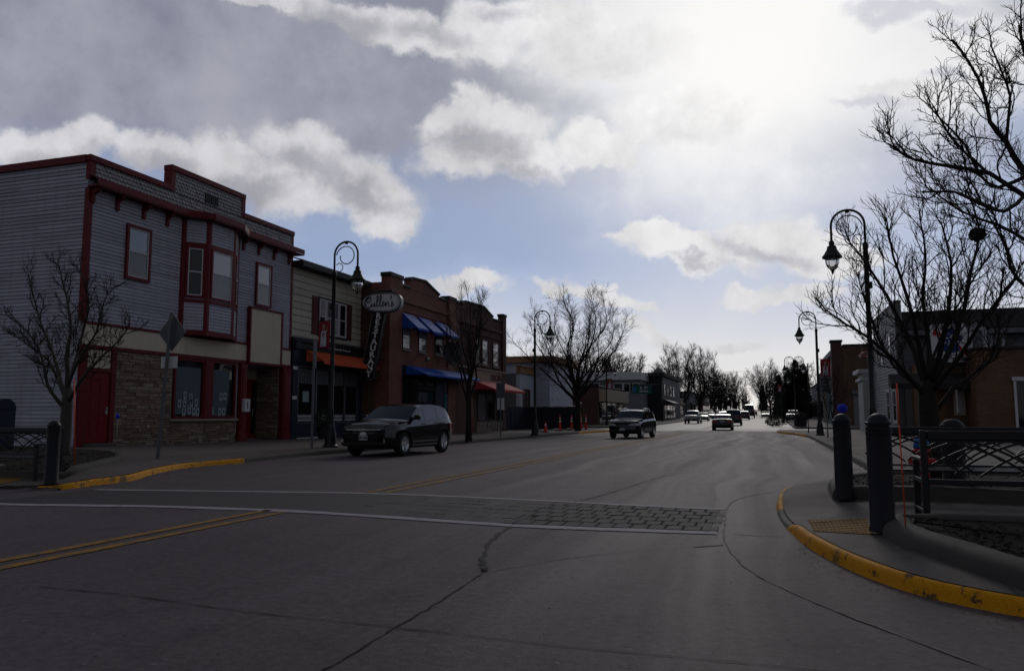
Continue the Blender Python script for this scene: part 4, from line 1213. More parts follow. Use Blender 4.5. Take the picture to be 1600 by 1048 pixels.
for k_, (f0, f1, gl) in enumerate(((0, .25, ('glass lit', 'glass dark')), (.25, .72, ('glass blind', 'glass lit')), (.72, 1, ('glass dark', 'glass dark')))):
    window(E0, c, wa + th_ * f0 + .06, wa + th_ * f1 - .06, 5.22, 6.86, casing='white frame', wd=.04, n0=.036, proud=.06, glass=gl, split=.5)
mb = MB(E0); mb.cbox(cy0, cy1, .0, .16, 4.3, 4.84, .02); mb.cbox(cy0, cy1, .0, .26, 4.62, 4.74, .02); mb.cbox(cy0, cy0 + .5, .26, .3, 4.3, 4.6, .01); wp('shop_cornice', mb, MAT['dark trim'], c)
rr_ = random.Random(5)
mb = MB(E0)
for k_ in range(14): a_ = cy0 + 2.9 + k_ * .16; mb.box(a_, a_ + rr_.uniform(.06, .12), .16, .166, 4.5, 4.5 + rr_.uniform(.06, .1))
wp('shop_lettering', mb, MAT['letter white'], c)
aw = wone('orange_awning', canopy(E0, fa(474, 550, XF)[0], fa(571, 570, XF)[0] - .3, 3.62, 4.28, .95, .17, .165, scallop=18, ribs=18), MAT['orange canvas'], 'striped orange scalloped awning over the cream shop window', 'awning')
mb = MB(E0); mb.box(cy0, cy1, .0, .03, -.1, 4.3); wp('shopfront', mb, MAT['navy paint'], c)
mb = MB(E0); mb.cbox(cy0 + .1, cy1 - 2.0, .03, .14, .1, .85, .01); mb.cbox(cy0 + .02, cy0 + .42, .03, .16, .1, 4.28, .01); mb.cbox(cy1 - .3, cy1 - .02, .03, .16, .1, 4.28, .01); mb.cbox(cy0 + 3.35, cy0 + 3.5, .03, .14, .1, 3.6, .01); wp('shop_base', mb, MAT['navy paint'], c)
mb = MB(E0); mb.cbox(cy0 + .45, cy0 + 2.6, .14, .2, .05, .27, .01); wp('plinth', mb, MAT['plinth white'], c)
for a_, c_ in ((cy0 + .5, cy0 + 2.05), (cy0 + 2.05, cy0 + 3.3), (cy0 + 3.55, cy0 + 4.7), (cy0 + 4.7, cy1 - .35)):
    f = wp('shop_window', rim(MB(E0), a_ + .05, c_ - .05, .95, 3.5, .05, .03, .12), MAT['galvanised'], c)
    wp('pane', MB(E0).box(a_ + .05, c_ - .05, .03, .045, .95, 3.5), MAT['glass dark'], f)
    mb = MB(E0)
    for k_ in range(int((c_ - a_ - .2) / .09)): mb.box(a_ + .12 + k_ * .09, a_ + .15 + k_ * .09, .048, .054, 1.0, 1.32)
    mb.box(a_ + .1, c_ - .1, .048, .056, 1.22, 1.26); mb.box(a_ + .1, c_ - .1, .048, .056, 1.03, 1.07); wp('picket_trim', mb, MAT['white frame'], f)
    curtain(E0, f, a_ + .1, c_ - .1, 2.75, 3.45, .052, 'sign back', 10)
mb = MB(E0); mb.box(cy0 + 1.0, cy0 + 1.5, .048, .056, 1.9, 2.4); wp('window_poster', mb, MAT['paper'], c)
mb = MB(E0); mb.box(cy0 + .0, cy0 + .35, .162, .175, 3.35, 3.5); mb.box(cy0, cy0 + .35, .162, .175, 2.0, 2.15); wps('pale_plate', mb, MAT['sign white'], c)

# ---- red brick shop with blue awnings ---------------------------------------------
XB = -19.03
E1 = east(XB)
by0, by1 = 36.9, 46.0
k3 = thing('brick_shop', 'red brick two storey shop with stepped parapet and blue awnings', 'building', (XB, by0, .1))
zp = 8.32
mb = MB(); mb.box(-36, XB, by0, by1, -.2, zp); wp('wall', mb, MAT['brick red'], k3)
mb = MB(south(by0)); mb.box(-36, XB - .65, -.01, .012, -.1, 8.0); wp('side_wall', mb, MAT['brick brown'], k3)
def Yb(px, py=440): return fa(px, py, XB)[0]
def Zb(px, py): return fa(px, py, XB)[1]
mb = MB(E1)
mb.box(by0 - .02, by0 + 1.45, -.4, .14, .1, 8.62); mb.box(by1 - 1.15, by1 + .0, -.4, .14, .1, 8.5)
wps('brick_pier', mb, MAT['brick red'], k3)
g0, g1, g2, g3_ = Yb(640), Yb(652), Yb(664), Yb(686)
mb = MB(E1)
mb.prism([(g0, -.35, zp), (g0, -.35, zp + .45), (g0 + .3, -.35, zp + .62), (g2, -.35, zp + .72), (g3_, -.35, zp + .2), (g3_, -.35, zp)], (0, .37, 0))
wp('gable_parapet', mb, MAT['brick red'], k3)
mb = MB(E1)
mb.cbox(by0 - .08, by0 + 1.5, -.44, .2, 8.62, 8.84, .015); mb.cbox(by1 - 1.2, by1 + .02, -.44, .2, 8.5, 8.7, .015)
mb.cbox(by0 + 1.52, g0 - .02, -.4, .1, zp + .002, zp + .13, .012); mb.cbox(g3_ + .02, by1 - 1.22, -.4, .1, zp + .002, zp + .13, .012)
for (a_, z_), (c_, d_) in zip([(g0, zp + .45), (g0 + .3, zp + .62), (g2, zp + .72)], [(g0 + .3, zp + .62), (g2, zp + .72), (g3_, zp + .2)]):
    mb.prism([(a_, -.4, z_ + .003), (c_, -.4, d_ + .003), (c_, -.4, d_ + .11), (a_, -.4, z_ + .11)], (0, .5, 0))
wp('coping', mb, MAT['dark trim'], k3)
mb = MB(E1); mb.cbox(by0 + 1.46, by1 - 1.16, .0, .1, 7.45, 7.6, .01); mb.cbox(by0 + 1.46, by1 - 1.16, .0, .07, 7.6, 7.72, .01); mb.cbox(by0 + 1.46, by1 - 1.16, .0, .06, 6.95, 7.02, .01); mb.cbox(by0 + 1.46, by1 - 1.16, .0, .09, 4.0, 4.2, .01)
wps('brick_band', mb, MAT['brick red'], k3)
wins = [(Yb(630), Yb(641)), (Yb(655), Yb(666)), (Yb(681), Yb(692))]
for i, (a_, c_) in enumerate(wins):
    window(E1, k3, a_, c_, 4.95, 6.1, casing='dark trim', wd=.06, proud=.05, glass=('glass lit', 'glass blind') if i < 2 else ('glass blind', 'glass dark'), sill='stone sill')
for i, (a_, c_) in enumerate(wins):
    wone('window_awning', canopy(E1, a_ - .28, c_ + .28, 5.88, 6.85, .95, .12, .105), MAT['blue canvas'], ('blue canvas awning over the upstairs window beside the restaurant sign', 'blue canvas awning over the middle upstairs window of the brick shop', 'blue canvas awning over the upstairs window beside the dark brick shop')[i], 'awning', 'blue awnings over the upstairs windows')
wone('shop_awning', canopy(E1, Yb(632, 570), Yb(722, 590) - .15, 3.42, 4.0, 1.25, .1, .105), MAT['blue canvas'], 'long blue awning over the ground floor shop window', 'awning')
mb = MB(E1); mb.box(by0 + 1.46, by1 - 1.16, .0, .03, .0, 3.98); wp('shopfront', mb, MAT['navy paint'], k3)
f = wp('shop_window', rim(MB(E1), by0 + 1.7, by0 + 6.1, .75, 3.5, .09, .03, .1), MAT['dark trim'], k3)
wp('pane', MB(E1).box(by0 + 1.7, by0 + 6.1, .03, .045, .75, 3.5), MAT['glass dark'], f)
wp('window_lettering', lettering('EST', .32, E1 @ Matrix.Translation((by0 + 4.2, .05, 2.45)), .006), MAT['galvanised'], f)
wp('window_lettering', lettering('Love  Home', .42, E1 @ Matrix.Translation((by0 + 4.2, .05, 1.78)), .006, .15), MAT['galvanised'], f)
a_, c_ = Yb(693, 640), Yb(703, 640)
mb = MB(E1); mb.cbox(a_, c_, .03, .08, .1, 2.6, .008); dr = wp('door', mb, MAT['teal door'], k3)
wp('handle', MB(E1).tube([(a_ + .12, .08, 1.0), (a_ + .12, .13, 1.05), (a_ + .12, .13, 1.25)], .015, 6), MAT['steel'], dr)
mb = MB(E1); mb.box(a_, c_, .03, .05, 2.7, 3.4); wp('transom', mb, MAT['glass blind'], k3)
for j, py_ in enumerate((644, 684)):
    a_ = Yb(py_, 560)
    mb = MB(E1); mb.tube([(a_, .09, 4.35), (a_, .35, 4.62), (a_, .75, 4.66), (a_, .95, 4.5)], .022, 6); mb.lathe([(.05, .0), (.17, -.22), (.15, -.22), (.04, -.02)], (a_, .95, 4.5), 12)
    wone('gooseneck_lamp', mb, MAT['sign back'], ('small gooseneck wall lamp above the blue shop awning, near the brick pier', 'small gooseneck wall lamp above the blue shop awning, beside the hanging sign')[j], 'wall lamp', 'gooseneck lamps on the brick shop')
# projecting round shop sign
ya_ = Yb(690, 530)
sg = thing('hanging_sign', 'dark ornate hanging sign with round emblem on the red brick shop', 'sign', (XB, ya_, 4.6))
Ms = south(ya_)
mb = MB(Ms); mb.tube([(XB, 0, 5.9), (XB + 1.35, 0, 5.9)], .025, 6); mb.tube([(XB, 0, 5.45), (XB + .9, 0, 5.88)], .018, 6); wp('bracket', mb, MAT['sign black'], sg)
mb = MB(Ms); mb.prism([(XB + .1, -.03, 5.0), (XB + .2, -.03, 5.55), (XB + .75, -.03, 5.75), (XB + 1.3, -.03, 5.55), (XB + 1.4, -.03, 5.0), (XB + 1.2, -.03, 4.55), (XB + .75, -.03, 4.35), (XB + .3, -.03, 4.55)], (0, .06, 0)); wp('sign_board', mb, MAT['sign back'], sg)
mb = MB(Ms)
for r_ in (.42, .3): mb.tube([(XB + .75 + r_ * math.cos(t * .2618), .04, 4.95 + r_ * math.sin(t * .2618)) for t in range(25)], .02, 5, cap=False)
mb.tube([(XB + .2, .04, 5.35), (XB + .75, .04, 5.6), (XB + 1.3, .04, 5.35)], .02, 5); wp('emblem', mb, MAT['galvanised'], sg)

# ---- the restaurant sign on the brown side wall -----------------------------------
# hangs on the brick shop's side wall, facing down the street towards the viewer
YS_ = 35.9
def S(px, py): p = aty(px, py, YS_); return p.x, p.z
rs = thing('restaurant_sign', 'black vertical restaurant sign under a white oval with script name', 'sign', (S(596, 500)[0], YS_, S(596, 595)[1]))
Mr = south(YS_)
c0, c1, c2, c3 = S(585, 485), S(605, 483), S(584, 593), S(565, 593)
mb = MB(Mr); mb.prism([(c0[0], -.14, c0[1]), (c1[0], -.14, c1[1]), (c2[0], -.14, c2[1]), (c3[0], -.14, c3[1])], (0, .28, 0)); wp('upright_panel', mb, MAT['sign black'], rs)
mb = MB(Mr)
for a_, d_ in ((c1, c2), (c0, c3)): mb.tube([(a_[0], .14, a_[1]), (d_[0], .14, d_[1])], .022, 6)
mb.tube([(c2[0], .14, c2[1]), (c3[0], .14, c3[1])], .022, 6); wp('edge_tube', mb, MAT['galvanised'], rs)
for i, ch in enumerate('RESTAURANT'):
    t = (i + .5) / 10
    px_ = 594.5 + (577.5 - 594.5) * t; py_ = 489 + (590 - 489) * t
    x_, z_ = S(px_, py_)
    l_ = lettering(ch, .40, Mr @ Matrix.Translation((x_, .15, z_)), .03, bold=.012, xs=1.15)
    o_ = wp('letter', l_, MAT['letter white'], rs)
ox, oz = S(598, 473); hw = (S(628, 473)[0] - S(568.5, 473)[0]) / 2; hh = (S(598, 458)[1] - S(598, 488.5)[1]) / 2
oval = [(ox + hw * math.copysign(abs(math.cos(t)) ** .75, math.cos(t)), oz + hh * math.copysign(abs(math.sin(t)) ** .8, math.sin(t)) + (-.10 * math.cos(t) * 1.0 + .05 * math.cos(t) ** 2 if math.sin(t) < 0 else .05 * math.cos(t)) * .8) for t in [i * math.pi / 24 for i in range(48)]]
mb = MB(Mr); mb.prism([(a_, -.17, z_) for a_, z_ in oval][::-1], (0, .36, 0)); wp('oval_panel', mb, MAT['sign white'], rs)
mb = MB(Mr); mb.tube([(a_, .185, z_) for a_, z_ in oval + oval[:1]], .035, 6, cap=False)
inn = [(ox + (a_ - ox) * .9, oz + (z_ - oz) * .86) for a_, z_ in oval]
mb.tube([(a_, .192, z_) for a_, z_ in inn + inn[:1]], .014, 5, cap=False); wp('oval_rim', mb, MAT['dark trim'], rs)
mb = MB(Mr)
def stroke(pts, r=.021):
    P = fine([(ox + (x - .5) * hw * 1.72, .2, oz + (z - .48) * hh * 1.5) for x, z in pts], .05)
    mb.tube(P, r, 6)
stroke([(.16, .72), (.10, .80), (.07, .62), (.13, .52), (.20, .66), (.17, .86), (.09, .84), (.03, .58), (.05, .26), (.12, .14), (.20, .24)], .026)
stroke([(.20, .24), (.23, .46), (.225, .28), (.26, .20), (.31, .46), (.31, .24), (.345, .22)])
stroke([(.345, .22), (.41, .62), (.42, .92), (.385, .88), (.375, .40), (.40, .2), (.435, .24)])
stroke([(.435, .24), (.50, .62), (.51, .94), (.475, .90), (.465, .40), (.49, .2), (.53, .26)])
stroke([(.53, .26), (.59, .40), (.59, .52), (.55, .50), (.54, .30), (.575, .2), (.63, .32)])
stroke([(.63, .32), (.65, .48), (.65, .22), (.69, .46), (.725, .46), (.725, .24), (.76, .24)])
stroke([(.79, .80), (.815, .90), (.80, .66)], .024)
stroke([(.80, .22), (.85, .52), (.835, .42), (.885, .28), (.85, .16), (.80, .22)])
wp('script_name', mb, MAT['letter dark'], rs)
mb = MB(Mr)
for px_ in (592, 611): x_, z_ = S(px_, 458); mb.tube([(x_, -.05, z_ - .1), (x_, -.05, z_ + .25)], .03, 6)
mb.box(S(590, 457)[0], S(613, 457)[0], -.1, .02, S(600, 455.5)[1], S(600, 454)[1])
mb.tube([(ox, -.17, oz), (ox, -1.02, oz)], .05, 6); x_, z_ = S(583, 560); mb.tube([(x_ + .1, -.14, z_), (x_ + .1, -1.02, z_)], .04, 6)
wp('hanger', mb, MAT['sign black'], rs)

# ---- darker brick shop with red awning ---------------------------------------------
dy0, dy1 = 46.04, 56.1
d4 = thing('dark_brick_shop', 'dark brick two storey shop with tall windows above a red awning', 'building', (XB, dy0, .1))
mb = MB(); mb.box(-36, XB, dy0, dy1, -.2, 8.0); wp('wall', mb, MAT['brick dark'], d4)
mb = MB(E1); mb.box(dy0, dy0 + .6, -.3, .12, 3.9, 8.45); mb.box(dy1 - .75, dy1, -.3, .12, .1, 8.65); mb.box(dy0, dy0 + .6, -.3, .12, .1, 3.4); wps('brick_pier', mb, MAT['brick dark'], d4)
h0, h1, h2 = Yb(722, 480), Yb(755, 480), Yb(770, 485)
mb = MB(E1); mb.box(dy0 + .6, dy1 - .75, -.3, .0, 8.0, 8.2); mb.prism([(h0, -.3, 8.2), (h0, -.3, 8.55), (h0 + .5, -.3, 8.75), (h1, -.3, 8.85), (h2, -.3, 8.35), (h2, -.3, 8.2)], (0, .31, 0)); wp('gable_parapet', mb, MAT['brick dark'], d4)
mb = MB(E1); mb.cbox(dy0 - .0, dy0 + .65, -.34, .17, 8.45, 8.62, .012); mb.cbox(dy1 - .8, dy1 + .03, -.34, .17, 8.65, 8.85, .012)
for (a_, z_), (c_, d_) in zip([(h0 - .05, 8.55), (h0 + .5, 8.75), (h1, 8.85)], [(h0 + .5, 8.75), (h1, 8.85), (h2, 8.35)]): mb.prism([(a_, -.34, z_ + .003), (c_, -.34, d_ + .003), (c_, -.34, d_ + .1), (a_, -.34, z_ + .1)], (0, .42, 0))
mb.cbox(dy0 + .66, h0 - .06, -.34, .08, 8.2, 8.3, .01); mb.cbox(h2 + .02, dy1 - .82, -.34, .08, 8.2, 8.3, .01)
wp('coping', mb, MAT['dark trim'], d4)
mb = MB(E1); mb.cbox(dy0 + .61, dy1 - .76, .0, .1, 7.3, 7.5, .01); mb.cbox(dy0 + .61, dy1 - .76, .0, .07, 6.8, 6.88, .01); wps('brick_band', mb, MAT['brick dark'], d4)
for pa, pb in ((741, 748), (753, 761), (770, 778)):
    window(E1, d4, Yb(pa, 530), Yb(pb, 530), 4.85, 6.5, casing='dark trim', wd=.07, proud=.06, glass=('glass lit', 'glass dark'), sill='stone sill', split=.62)
mb = MB(E1); mb.cbox(dy0 + .62, dy1 - .0, .0, .13, 4.36, 4.5, .02); wp('shop_cornice', mb, MAT['stone sill'], d4)
mb = MB(E1); mb.box(dy0 + 2.5, dy1 - .02, .0, .06, 3.3, 4.36); f = wp('fascia', mb, MAT['tan panel'], d4)
wp('fascia_lettering', lettering('COACHING', .62, E1 @ Matrix.Translation((Yb(774, 585), .07, 3.95)), .02, bold=.015, xs=.72), MAT['shutter maroon'], f)
wone('red_awning', canopy(E1, Yb(738, 590), Yb(789, 600) - .1, 2.85, 3.62, 1.5, .17, .135), MAT['red canvas'], 'faded red canvas awning over the dark brick shopfront', 'awning')
mb = MB(E1); mb.box(dy0 + .62, dy1 - .77, .0, .03, -.1, 3.29); wp('shopfront', mb, MAT['brick brown'], d4)
for pa, pb, gl in ((745, 758, 'glass blind'), (759, 771, 'glass dark'), (776, 785, 'glass dark')):
    f = wp('shop_window', rim(MB(E1), Yb(pa, 640), Yb(pb, 640), .95, 2.7, .07, .03, .1), MAT['dark trim'], d4); wp('pane', MB(E1).box(Yb(pa, 640), Yb(pb, 640), .03, .05, .95, 2.7), MAT[gl], f)
mb = MB(E1); ledge(mb, Yb(744, 640), dy1 - .8, -.05, .85, .03); wps('stone_base', mb, MAT['ledgestone'], d4)
mb = MB(E1); mb.cbox(Yb(731, 640), Yb(738, 640), .03, .07, .0, 2.4, .006); wp('door', mb, MAT['red door'], d4)

# ---- half-built shop wrapped in white sheeting ----------------------------------------
w5 = thing('unfinished_shop', 'half built shop wrapped in white sheeting with raw timber edges', 'building', (-22, 62, 0))
xA = -21.3
yA0, yA1 = fa(812, 600, xA)[0], fa(836, 600, xA)[0]
zA0, zA1 = 5.35, 5.35
mb = MB(); mb.box(-34, xA, yA0, yA1, -.3, 5.3); wp('wall', mb, MAT['wrap white'], w5)
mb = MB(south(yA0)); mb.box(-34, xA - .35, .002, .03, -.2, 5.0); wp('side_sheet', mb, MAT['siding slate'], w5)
mb = MB(east(xA)); mb.cbox(yA0 - .1, yA1, -.3, .12, 5.0, 5.62, .02); mb.cbox(yA0 - .2, yA1, -.35, .22, 5.62, 5.72, .01); wp('timber_beam', mb, MAT['wood raw'], w5)
a_, c_ = fa(817, 620, xA)[0], fa(827.5, 620, xA)[0]
mb = MB(east(xA)); mb.box(a_, c_, .002, .015, -.1, 3.6); o_ = wp('doorway', mb, MAT['sign black'], w5)
mb = MB(east(xA)); rim(mb, a_, c_, .0, 3.6, .07, .015, .06, False); mb.bar([(a_ + .8, .05, .2), (a_ + 1.3, .05, 3.4)], (.05, 0, 0), (0, .02, 0)); wp('door_studs', mb, MAT['wood raw'], o_)
yB = yA1 + .05
def SB(px, py): p = aty(px, py, yB); return p.x, p.z
x0_, x1_ = SB(834, 600)[0], SB(859, 600)[0]; zt_ = SB(848, 566)[1]
mb = MB(); mb.box(x0_ - 6, x1_, yB, yB + 9, -.3, zt_); wp('tower_wall', mb, MAT['wrap white'], w5)
mb = MB(); mb.box(x0_ - 6.3, x1_ + .5, yB - .5, yB + 9.3, zt_ + .003, zt_ + .5); mb.box(x0_ - 6.2, x1_ + .35, yB - .3, yB + 9.2, zt_ + .5, zt_ + .62)
for i in range(9): mb.box(x0_ - .5 + i * .33, x0_ - .4 + i * .33, yB - .62, yB - .5, zt_ + .05, zt_ + .42)
wp('timber_eave', mb, MAT['wood raw'], w5)
rw = random.Random(9)
mb = MB(south(yB))
for r_ in range(3):
    for k_ in range(5):
        a_ = x0_ + .35 + k_ * .5; z_ = 2.6 + r_ * 1.05 + (0 if r_ < 2 else .3)
        mb.bar([(a_ + .12 * math.sin(t) * (1 + .3 * rw.random()), .006, z_ + t * .06) for t in range(6)], (.02, 0, .006), (0, .003, 0)) if rw.random() < .85 else None
wp('sheet_print', mb, MAT['wrap print'], w5)
mb = MB(south(yB)); mb.box(x0_ + .1, x1_ - .05, .002, .02, 3.25, 3.36); wp('sheet_seam', mb, MAT['paper white'], w5)

# ---- low dark brick building with tan fascia, and what stands behind ---------------------
xL = -19.2
yL = fa(935, 640, xL)[0]
zL = fa(935, 604, xL)[1]
l6 = thing('low_brick_building', 'low flat roofed dark brick building with tan fascia along the street', 'building', (xL, yL, 0))
xw = aty(866, 640, yL).x
mb = MB(); mb.box(xw, xL, yL, yL + 17, -.3, zL); wp('wall', mb, MAT['brick dark'], l6)
mb = MB(); mb.cbox(xw - .15, xL + .12, yL - .12, yL + 17, zL + .002, zL + .15, .02); wp('coping', mb, MAT['dark trim'], l6)
mb = MB(east(xL)); mb.cbox(yL + .2, yL + 15.6, .0, .9, zL - 1.75, zL - .3, .02); wp('fascia', mb, MAT['tan panel'], l6)
mb = MB(east(xL)); mb.box(yL + .5, yL + 15, .002, .05, .3, zL - 1.8); wp('shop_window', mb, MAT['glass dark'], l6)
mb = MB(south(yL))
for x_ in (xw + 1.6, xw + 2.9): mb.box(x_, x_ + .5, .003, .05, 2.6, 2.8)
wps('wall_light', mb, MAT['sign white'], l6)
yP = 124.0
def SP(px, py): p = aty(px, py, yP); return p.x, p.z
p7 = thing('pale_two_storey_building', 'long pale two storey building with flat roof seen behind the low brick one', 'building', (SP(930, 600)[0], yP, 0))
mb = MB(); mb.box(SP(855, 600)[0], SP(1001, 600)[0], yP, yP + 16, -.3, SP(930, 594)[1]); wp('wall', mb, MAT['pale wall'], p7)
mb = MB(); mb.box(SP(852, 600)[0], SP(1003, 600)[0], yP - .4, yP + 16, SP(930, 594)[1] + .003, SP(930, 582)[1]); wp('roof', mb, MAT['white frame'], p7)
for px_ in (878, 924, 960, 975, 985):
    a_, z_ = SP(px_, 612); mb = MB(south(yP)); rim(mb, a_, a_ + 1.3, z_, z_ + 1.3, .1, .0, .06); f = wp('window', mb, MAT['white frame'], p7); wp('pane', MB(south(yP)).box(a_, a_ + 1.3, .0, .03, z_, z_ + 1.3), MAT['glass dark'], f)
mb = MB(); a_ = SP(938, 560)[0]; mb.box(a_ - .4, a_ + .4, yP + 5, yP + 6, SP(938, 582)[1], SP(938, 571)[1]); wp('chimney', mb, MAT['brick dark'], p7)
yD = 131.0
def SD(px, py): p = aty(px, py, yD); return p.x, p.z
d8 = thing('dark_corner_building', 'dark two storey corner building beyond the green street sign', 'building', (SD(1020, 650)[0], yD, 0))
xd1 = SD(1036, 640)[0]
mb = MB(); mb.box(SD(1001, 640)[0], xd1, yD, yD + 26, -.3, SD(1020, 588)[1]); wp('wall', mb, MAT['dark trim'], d8)
mb = MB(); mb.box(SD(1000, 640)[0], xd1 + .4, yD - .4, yD + 26, SD(1020, 588)[1] + .003, SD(1020, 582)[1]); wp('roof', mb, MAT['roof felt'], d8)
mb = MB(); a_, z_ = SD(1027, 578); mb.prism([(a_ - .9, yD + 1, SD(1020, 582)[1]), (a_ + .9, yD + 1, SD(1020, 582)[1]), (a_ + .7, yD + 1, z_), (a_, yD + 1, z_ + .6), (a_ - .7, yD + 1, z_)], (0, 1.5, 0)); wp('roof_turret', mb, MAT['grey wall'], d8)
mb = MB(east(xd1))
for i in range(4): mb.box(yD + 1.5 + i * 4.2, yD + 3.2 + i * 4.2, .002, .06, 4.6, 6.4)
for i in range(4): mb.box(yD + 1.2 + i * 4.2, yD + 4.2 + i * 4.2, .002, .06, .8, 2.9)
wps('window', mb, MAT['glass dark'], d8)
mb = MB(east(xd1)); mb.prism([(yD + 1, .0, 3.9), (yD + 1, 1.6, 3.3), (yD + 1, 1.6, 3.15), (yD + 1, .0, 3.2)], (9, 0, 0)); wp('canopy', mb, MAT['dark trim'], d8)
# more buildings down both sides of the street
def block(name, label, x0, x1, y0, y1, h, mat, face, storeys=2, trim='dark trim', extra=None):
    g_ = gz(y0)
    r = thing(name, label, 'building', ((x0 + x1) / 2, y0, g_))
    mb = MB(); mb.box(x0, x1, y0, y1, g_ - .4, g_ + h); wp('wall', mb, MAT[mat], r)
    mb = MB(); mb.cbox(x0 - .15, x1 + .15, y0 - .15, y1 + .15, g_ + h + .003, g_ + h + .28, .03); wp('coping', mb, MAT[trim], r)
    xf = x1 if face > 0 else x0
    M = east(xf) if face > 0 else west(xf)
    n = max(2, int((y1 - y0) / 3)); st = (y1 - y0) / n
    for s_ in range(1, storeys):
        for i in range(n):
            a_ = (y0 + (i + .3) * st) if face > 0 else -(y0 + (i + .7) * st)
            z_ = g_ + 1.2 + s_ * 3.2
            f = wp('window', rim(MB(M), a_, a_ + st * .4, z_, z_ + 1.5, .08, .0, .07), MAT['white frame'], r)
            wp('pane', MB(M).box(a_, a_ + st * .4, .0, .03, z_, z_ + 1.5), MAT['glass dark'], f)
    for i in range(n):
        a_ = (y0 + (i + .12) * st) if face > 0 else -(y0 + (i + .88) * st)
        f = wp('shop_window', rim(MB(M), a_, a_ + st * .76, g_ + .7, g_ + 2.8, .08, .0, .08), MAT[trim], r)
        wp('pane', MB(M).box(a_, a_ + st * .76, .0, .03, g_ + .7, g_ + 2.8), MAT['glass dark'], f)
    mb = MB(M); lo, hi = (y0, y1) if face > 0 else (-y1, -y0)
    mb.cbox(lo + .1, hi - .1, .0, .5, g_ + 3.1, g_ + 3.6, .03); wp('shop_canopy', mb, MAT[trim], r)
    # plain openings on the end wall that faces the viewer
    Ms_ = south(y0); wd_ = x1 - x0
    for s_ in range(storeys):
        for i in range(2):
            a_ = x0 + wd_ * (.25 + .4 * i); z_ = g_ + 1.2 + s_ * 3.2
            if z_ + 1.3 < g_ + h - .3:
                f = wp('window', rim(MB(Ms_), a_, a_ + .9, z_, z_ + 1.3, .08, .0, .05), MAT['white frame'], r); wp('pane', MB(Ms_).box(a_, a_ + .9, .0, .025, z_, z_ + 1.3), MAT['glass dark'], f)
    return r
block('tan_shop', 'single storey shop with tan front past the dark corner building', -34, -20.4, 176, 196, 4.3, 'tan panel', 1, 1, 'tan panel')
block('grey_shop', 'grey two storey shop between bare trees past the tan shop', -34, -20.6, 215, 240, 6.4, 'grey wall', 1, 2)
block('far_brick_house', 'dark brick house half hidden by trees past the grey shop', -36, -21, 262, 290, 6.5, 'brick dark', 1, 2)

# ------------------------------------------------------------------ right side buildings
XR, YR = 7.0, 49.66
def SR(px, py, y=YR): p = aty(px, py, y); return p.x, p.z
zR0 = .15
bb = thing('bar_building', 'white clapboard bar with dark shingled mansard roof and brown brick extension', 'building', (XR, YR, zR0))
zPar = 7.75
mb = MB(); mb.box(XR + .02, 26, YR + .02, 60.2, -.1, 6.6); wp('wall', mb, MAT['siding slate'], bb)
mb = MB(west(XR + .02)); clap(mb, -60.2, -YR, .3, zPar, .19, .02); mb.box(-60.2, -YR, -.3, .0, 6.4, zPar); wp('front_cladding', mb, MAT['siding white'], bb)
mb = MB(); mb.cbox(XR - .06, XR + .32, YR - .06, 60.3, zPar + .003, zPar + .15, .02); mb.cbox(XR - .05, XR + .25, YR - .06, YR + .02, .2, zPar, .01); wps('parapet_trim', mb, MAT['sign back'], bb)
for a_, c_ in ((-52.0, -50.7), (-54.6, -53.3)):
    window(west(XR + .02), bb, a_, c_, .95, 2.75, casing='white frame', wd=.14, glass=('glass blind', 'glass dark'), n0=.02)
for a_ in (-53, -56.5): window(west(XR + .02), bb, a_, a_ + 1.0, 4.6, 6.1, casing='white frame', wd=.12, glass=('glass blind', 'glass dark'), n0=.02)
Msd = south(YR)
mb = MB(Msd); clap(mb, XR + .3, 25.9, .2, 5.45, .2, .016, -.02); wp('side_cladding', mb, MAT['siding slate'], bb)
zTop = SR(1500, 482)[1]; zEv = SR(1500, 516)[1]
mb = MB(Msd); mb.prism([(XR + .32, .55, zEv), (XR + .32, .55, zEv + .1), (XR + .32, -.5, zTop), (XR + .32, -7, zTop), (XR + .32, -7, zEv)], (19, 0, 0)); wp('mansard_roof', mb, MAT['shingle roof'], bb)
mb = MB(Msd); mb.cbox(XR + .3, 26, .0, .62, zEv - .28, zEv - .003, .02); wp('eave_soffit', mb, MAT['galvanised'], bb)
# dormer with white gable
a0_, _ = SR(1503, 520); a1_, _ = SR(1534, 520); zd = SR(1518, 548)[1]; zg = SR(1518, 505)[1]; zsh = SR(1518, 515)[1]
Md = south(YR - 1.0)
mb = MB(Md); mb.prism([(a0_, -2, zd), (a1_, -2, zd), (a1_, -2, zsh), ((a0_ + a1_) / 2, -2, zg), (a0_, -2, zsh)], (0, 2, 0)); dm = wp('dormer', mb, MAT['white frame'], bb)
mb = MB(Md); mb.box(a0_ + .28, a1_ - .2, .003, .03, zd + .1, zsh - .12); wp('dormer_panel', mb, MAT['siding slate'], dm)
mb = MB(Md)
for s_, e_ in ((a0_ - .15, (a0_ + a1_) / 2), (a1_ + .15, (a0_ + a1_) / 2)): mb.prism([(s_, -2.2, zsh - .08), (e_, -2.2, zg + .02), (e_, -2.2, zg + .12), (s_, -2.2, zsh + .02)], (0, 2.4, 0))
wp('dormer_roof', mb, MAT['shingle roof'], dm)
for pa, pb in ((1541, 1547), (1553, 1566)):
    window(Msd, bb, SR(pa, 530)[0], SR(pb, 530)[0], SR(1560, 543)[1], SR(1560, 524)[1], casing='white frame', wd=.09, glass=('glass dark', 'glass dark'), n0=.02)
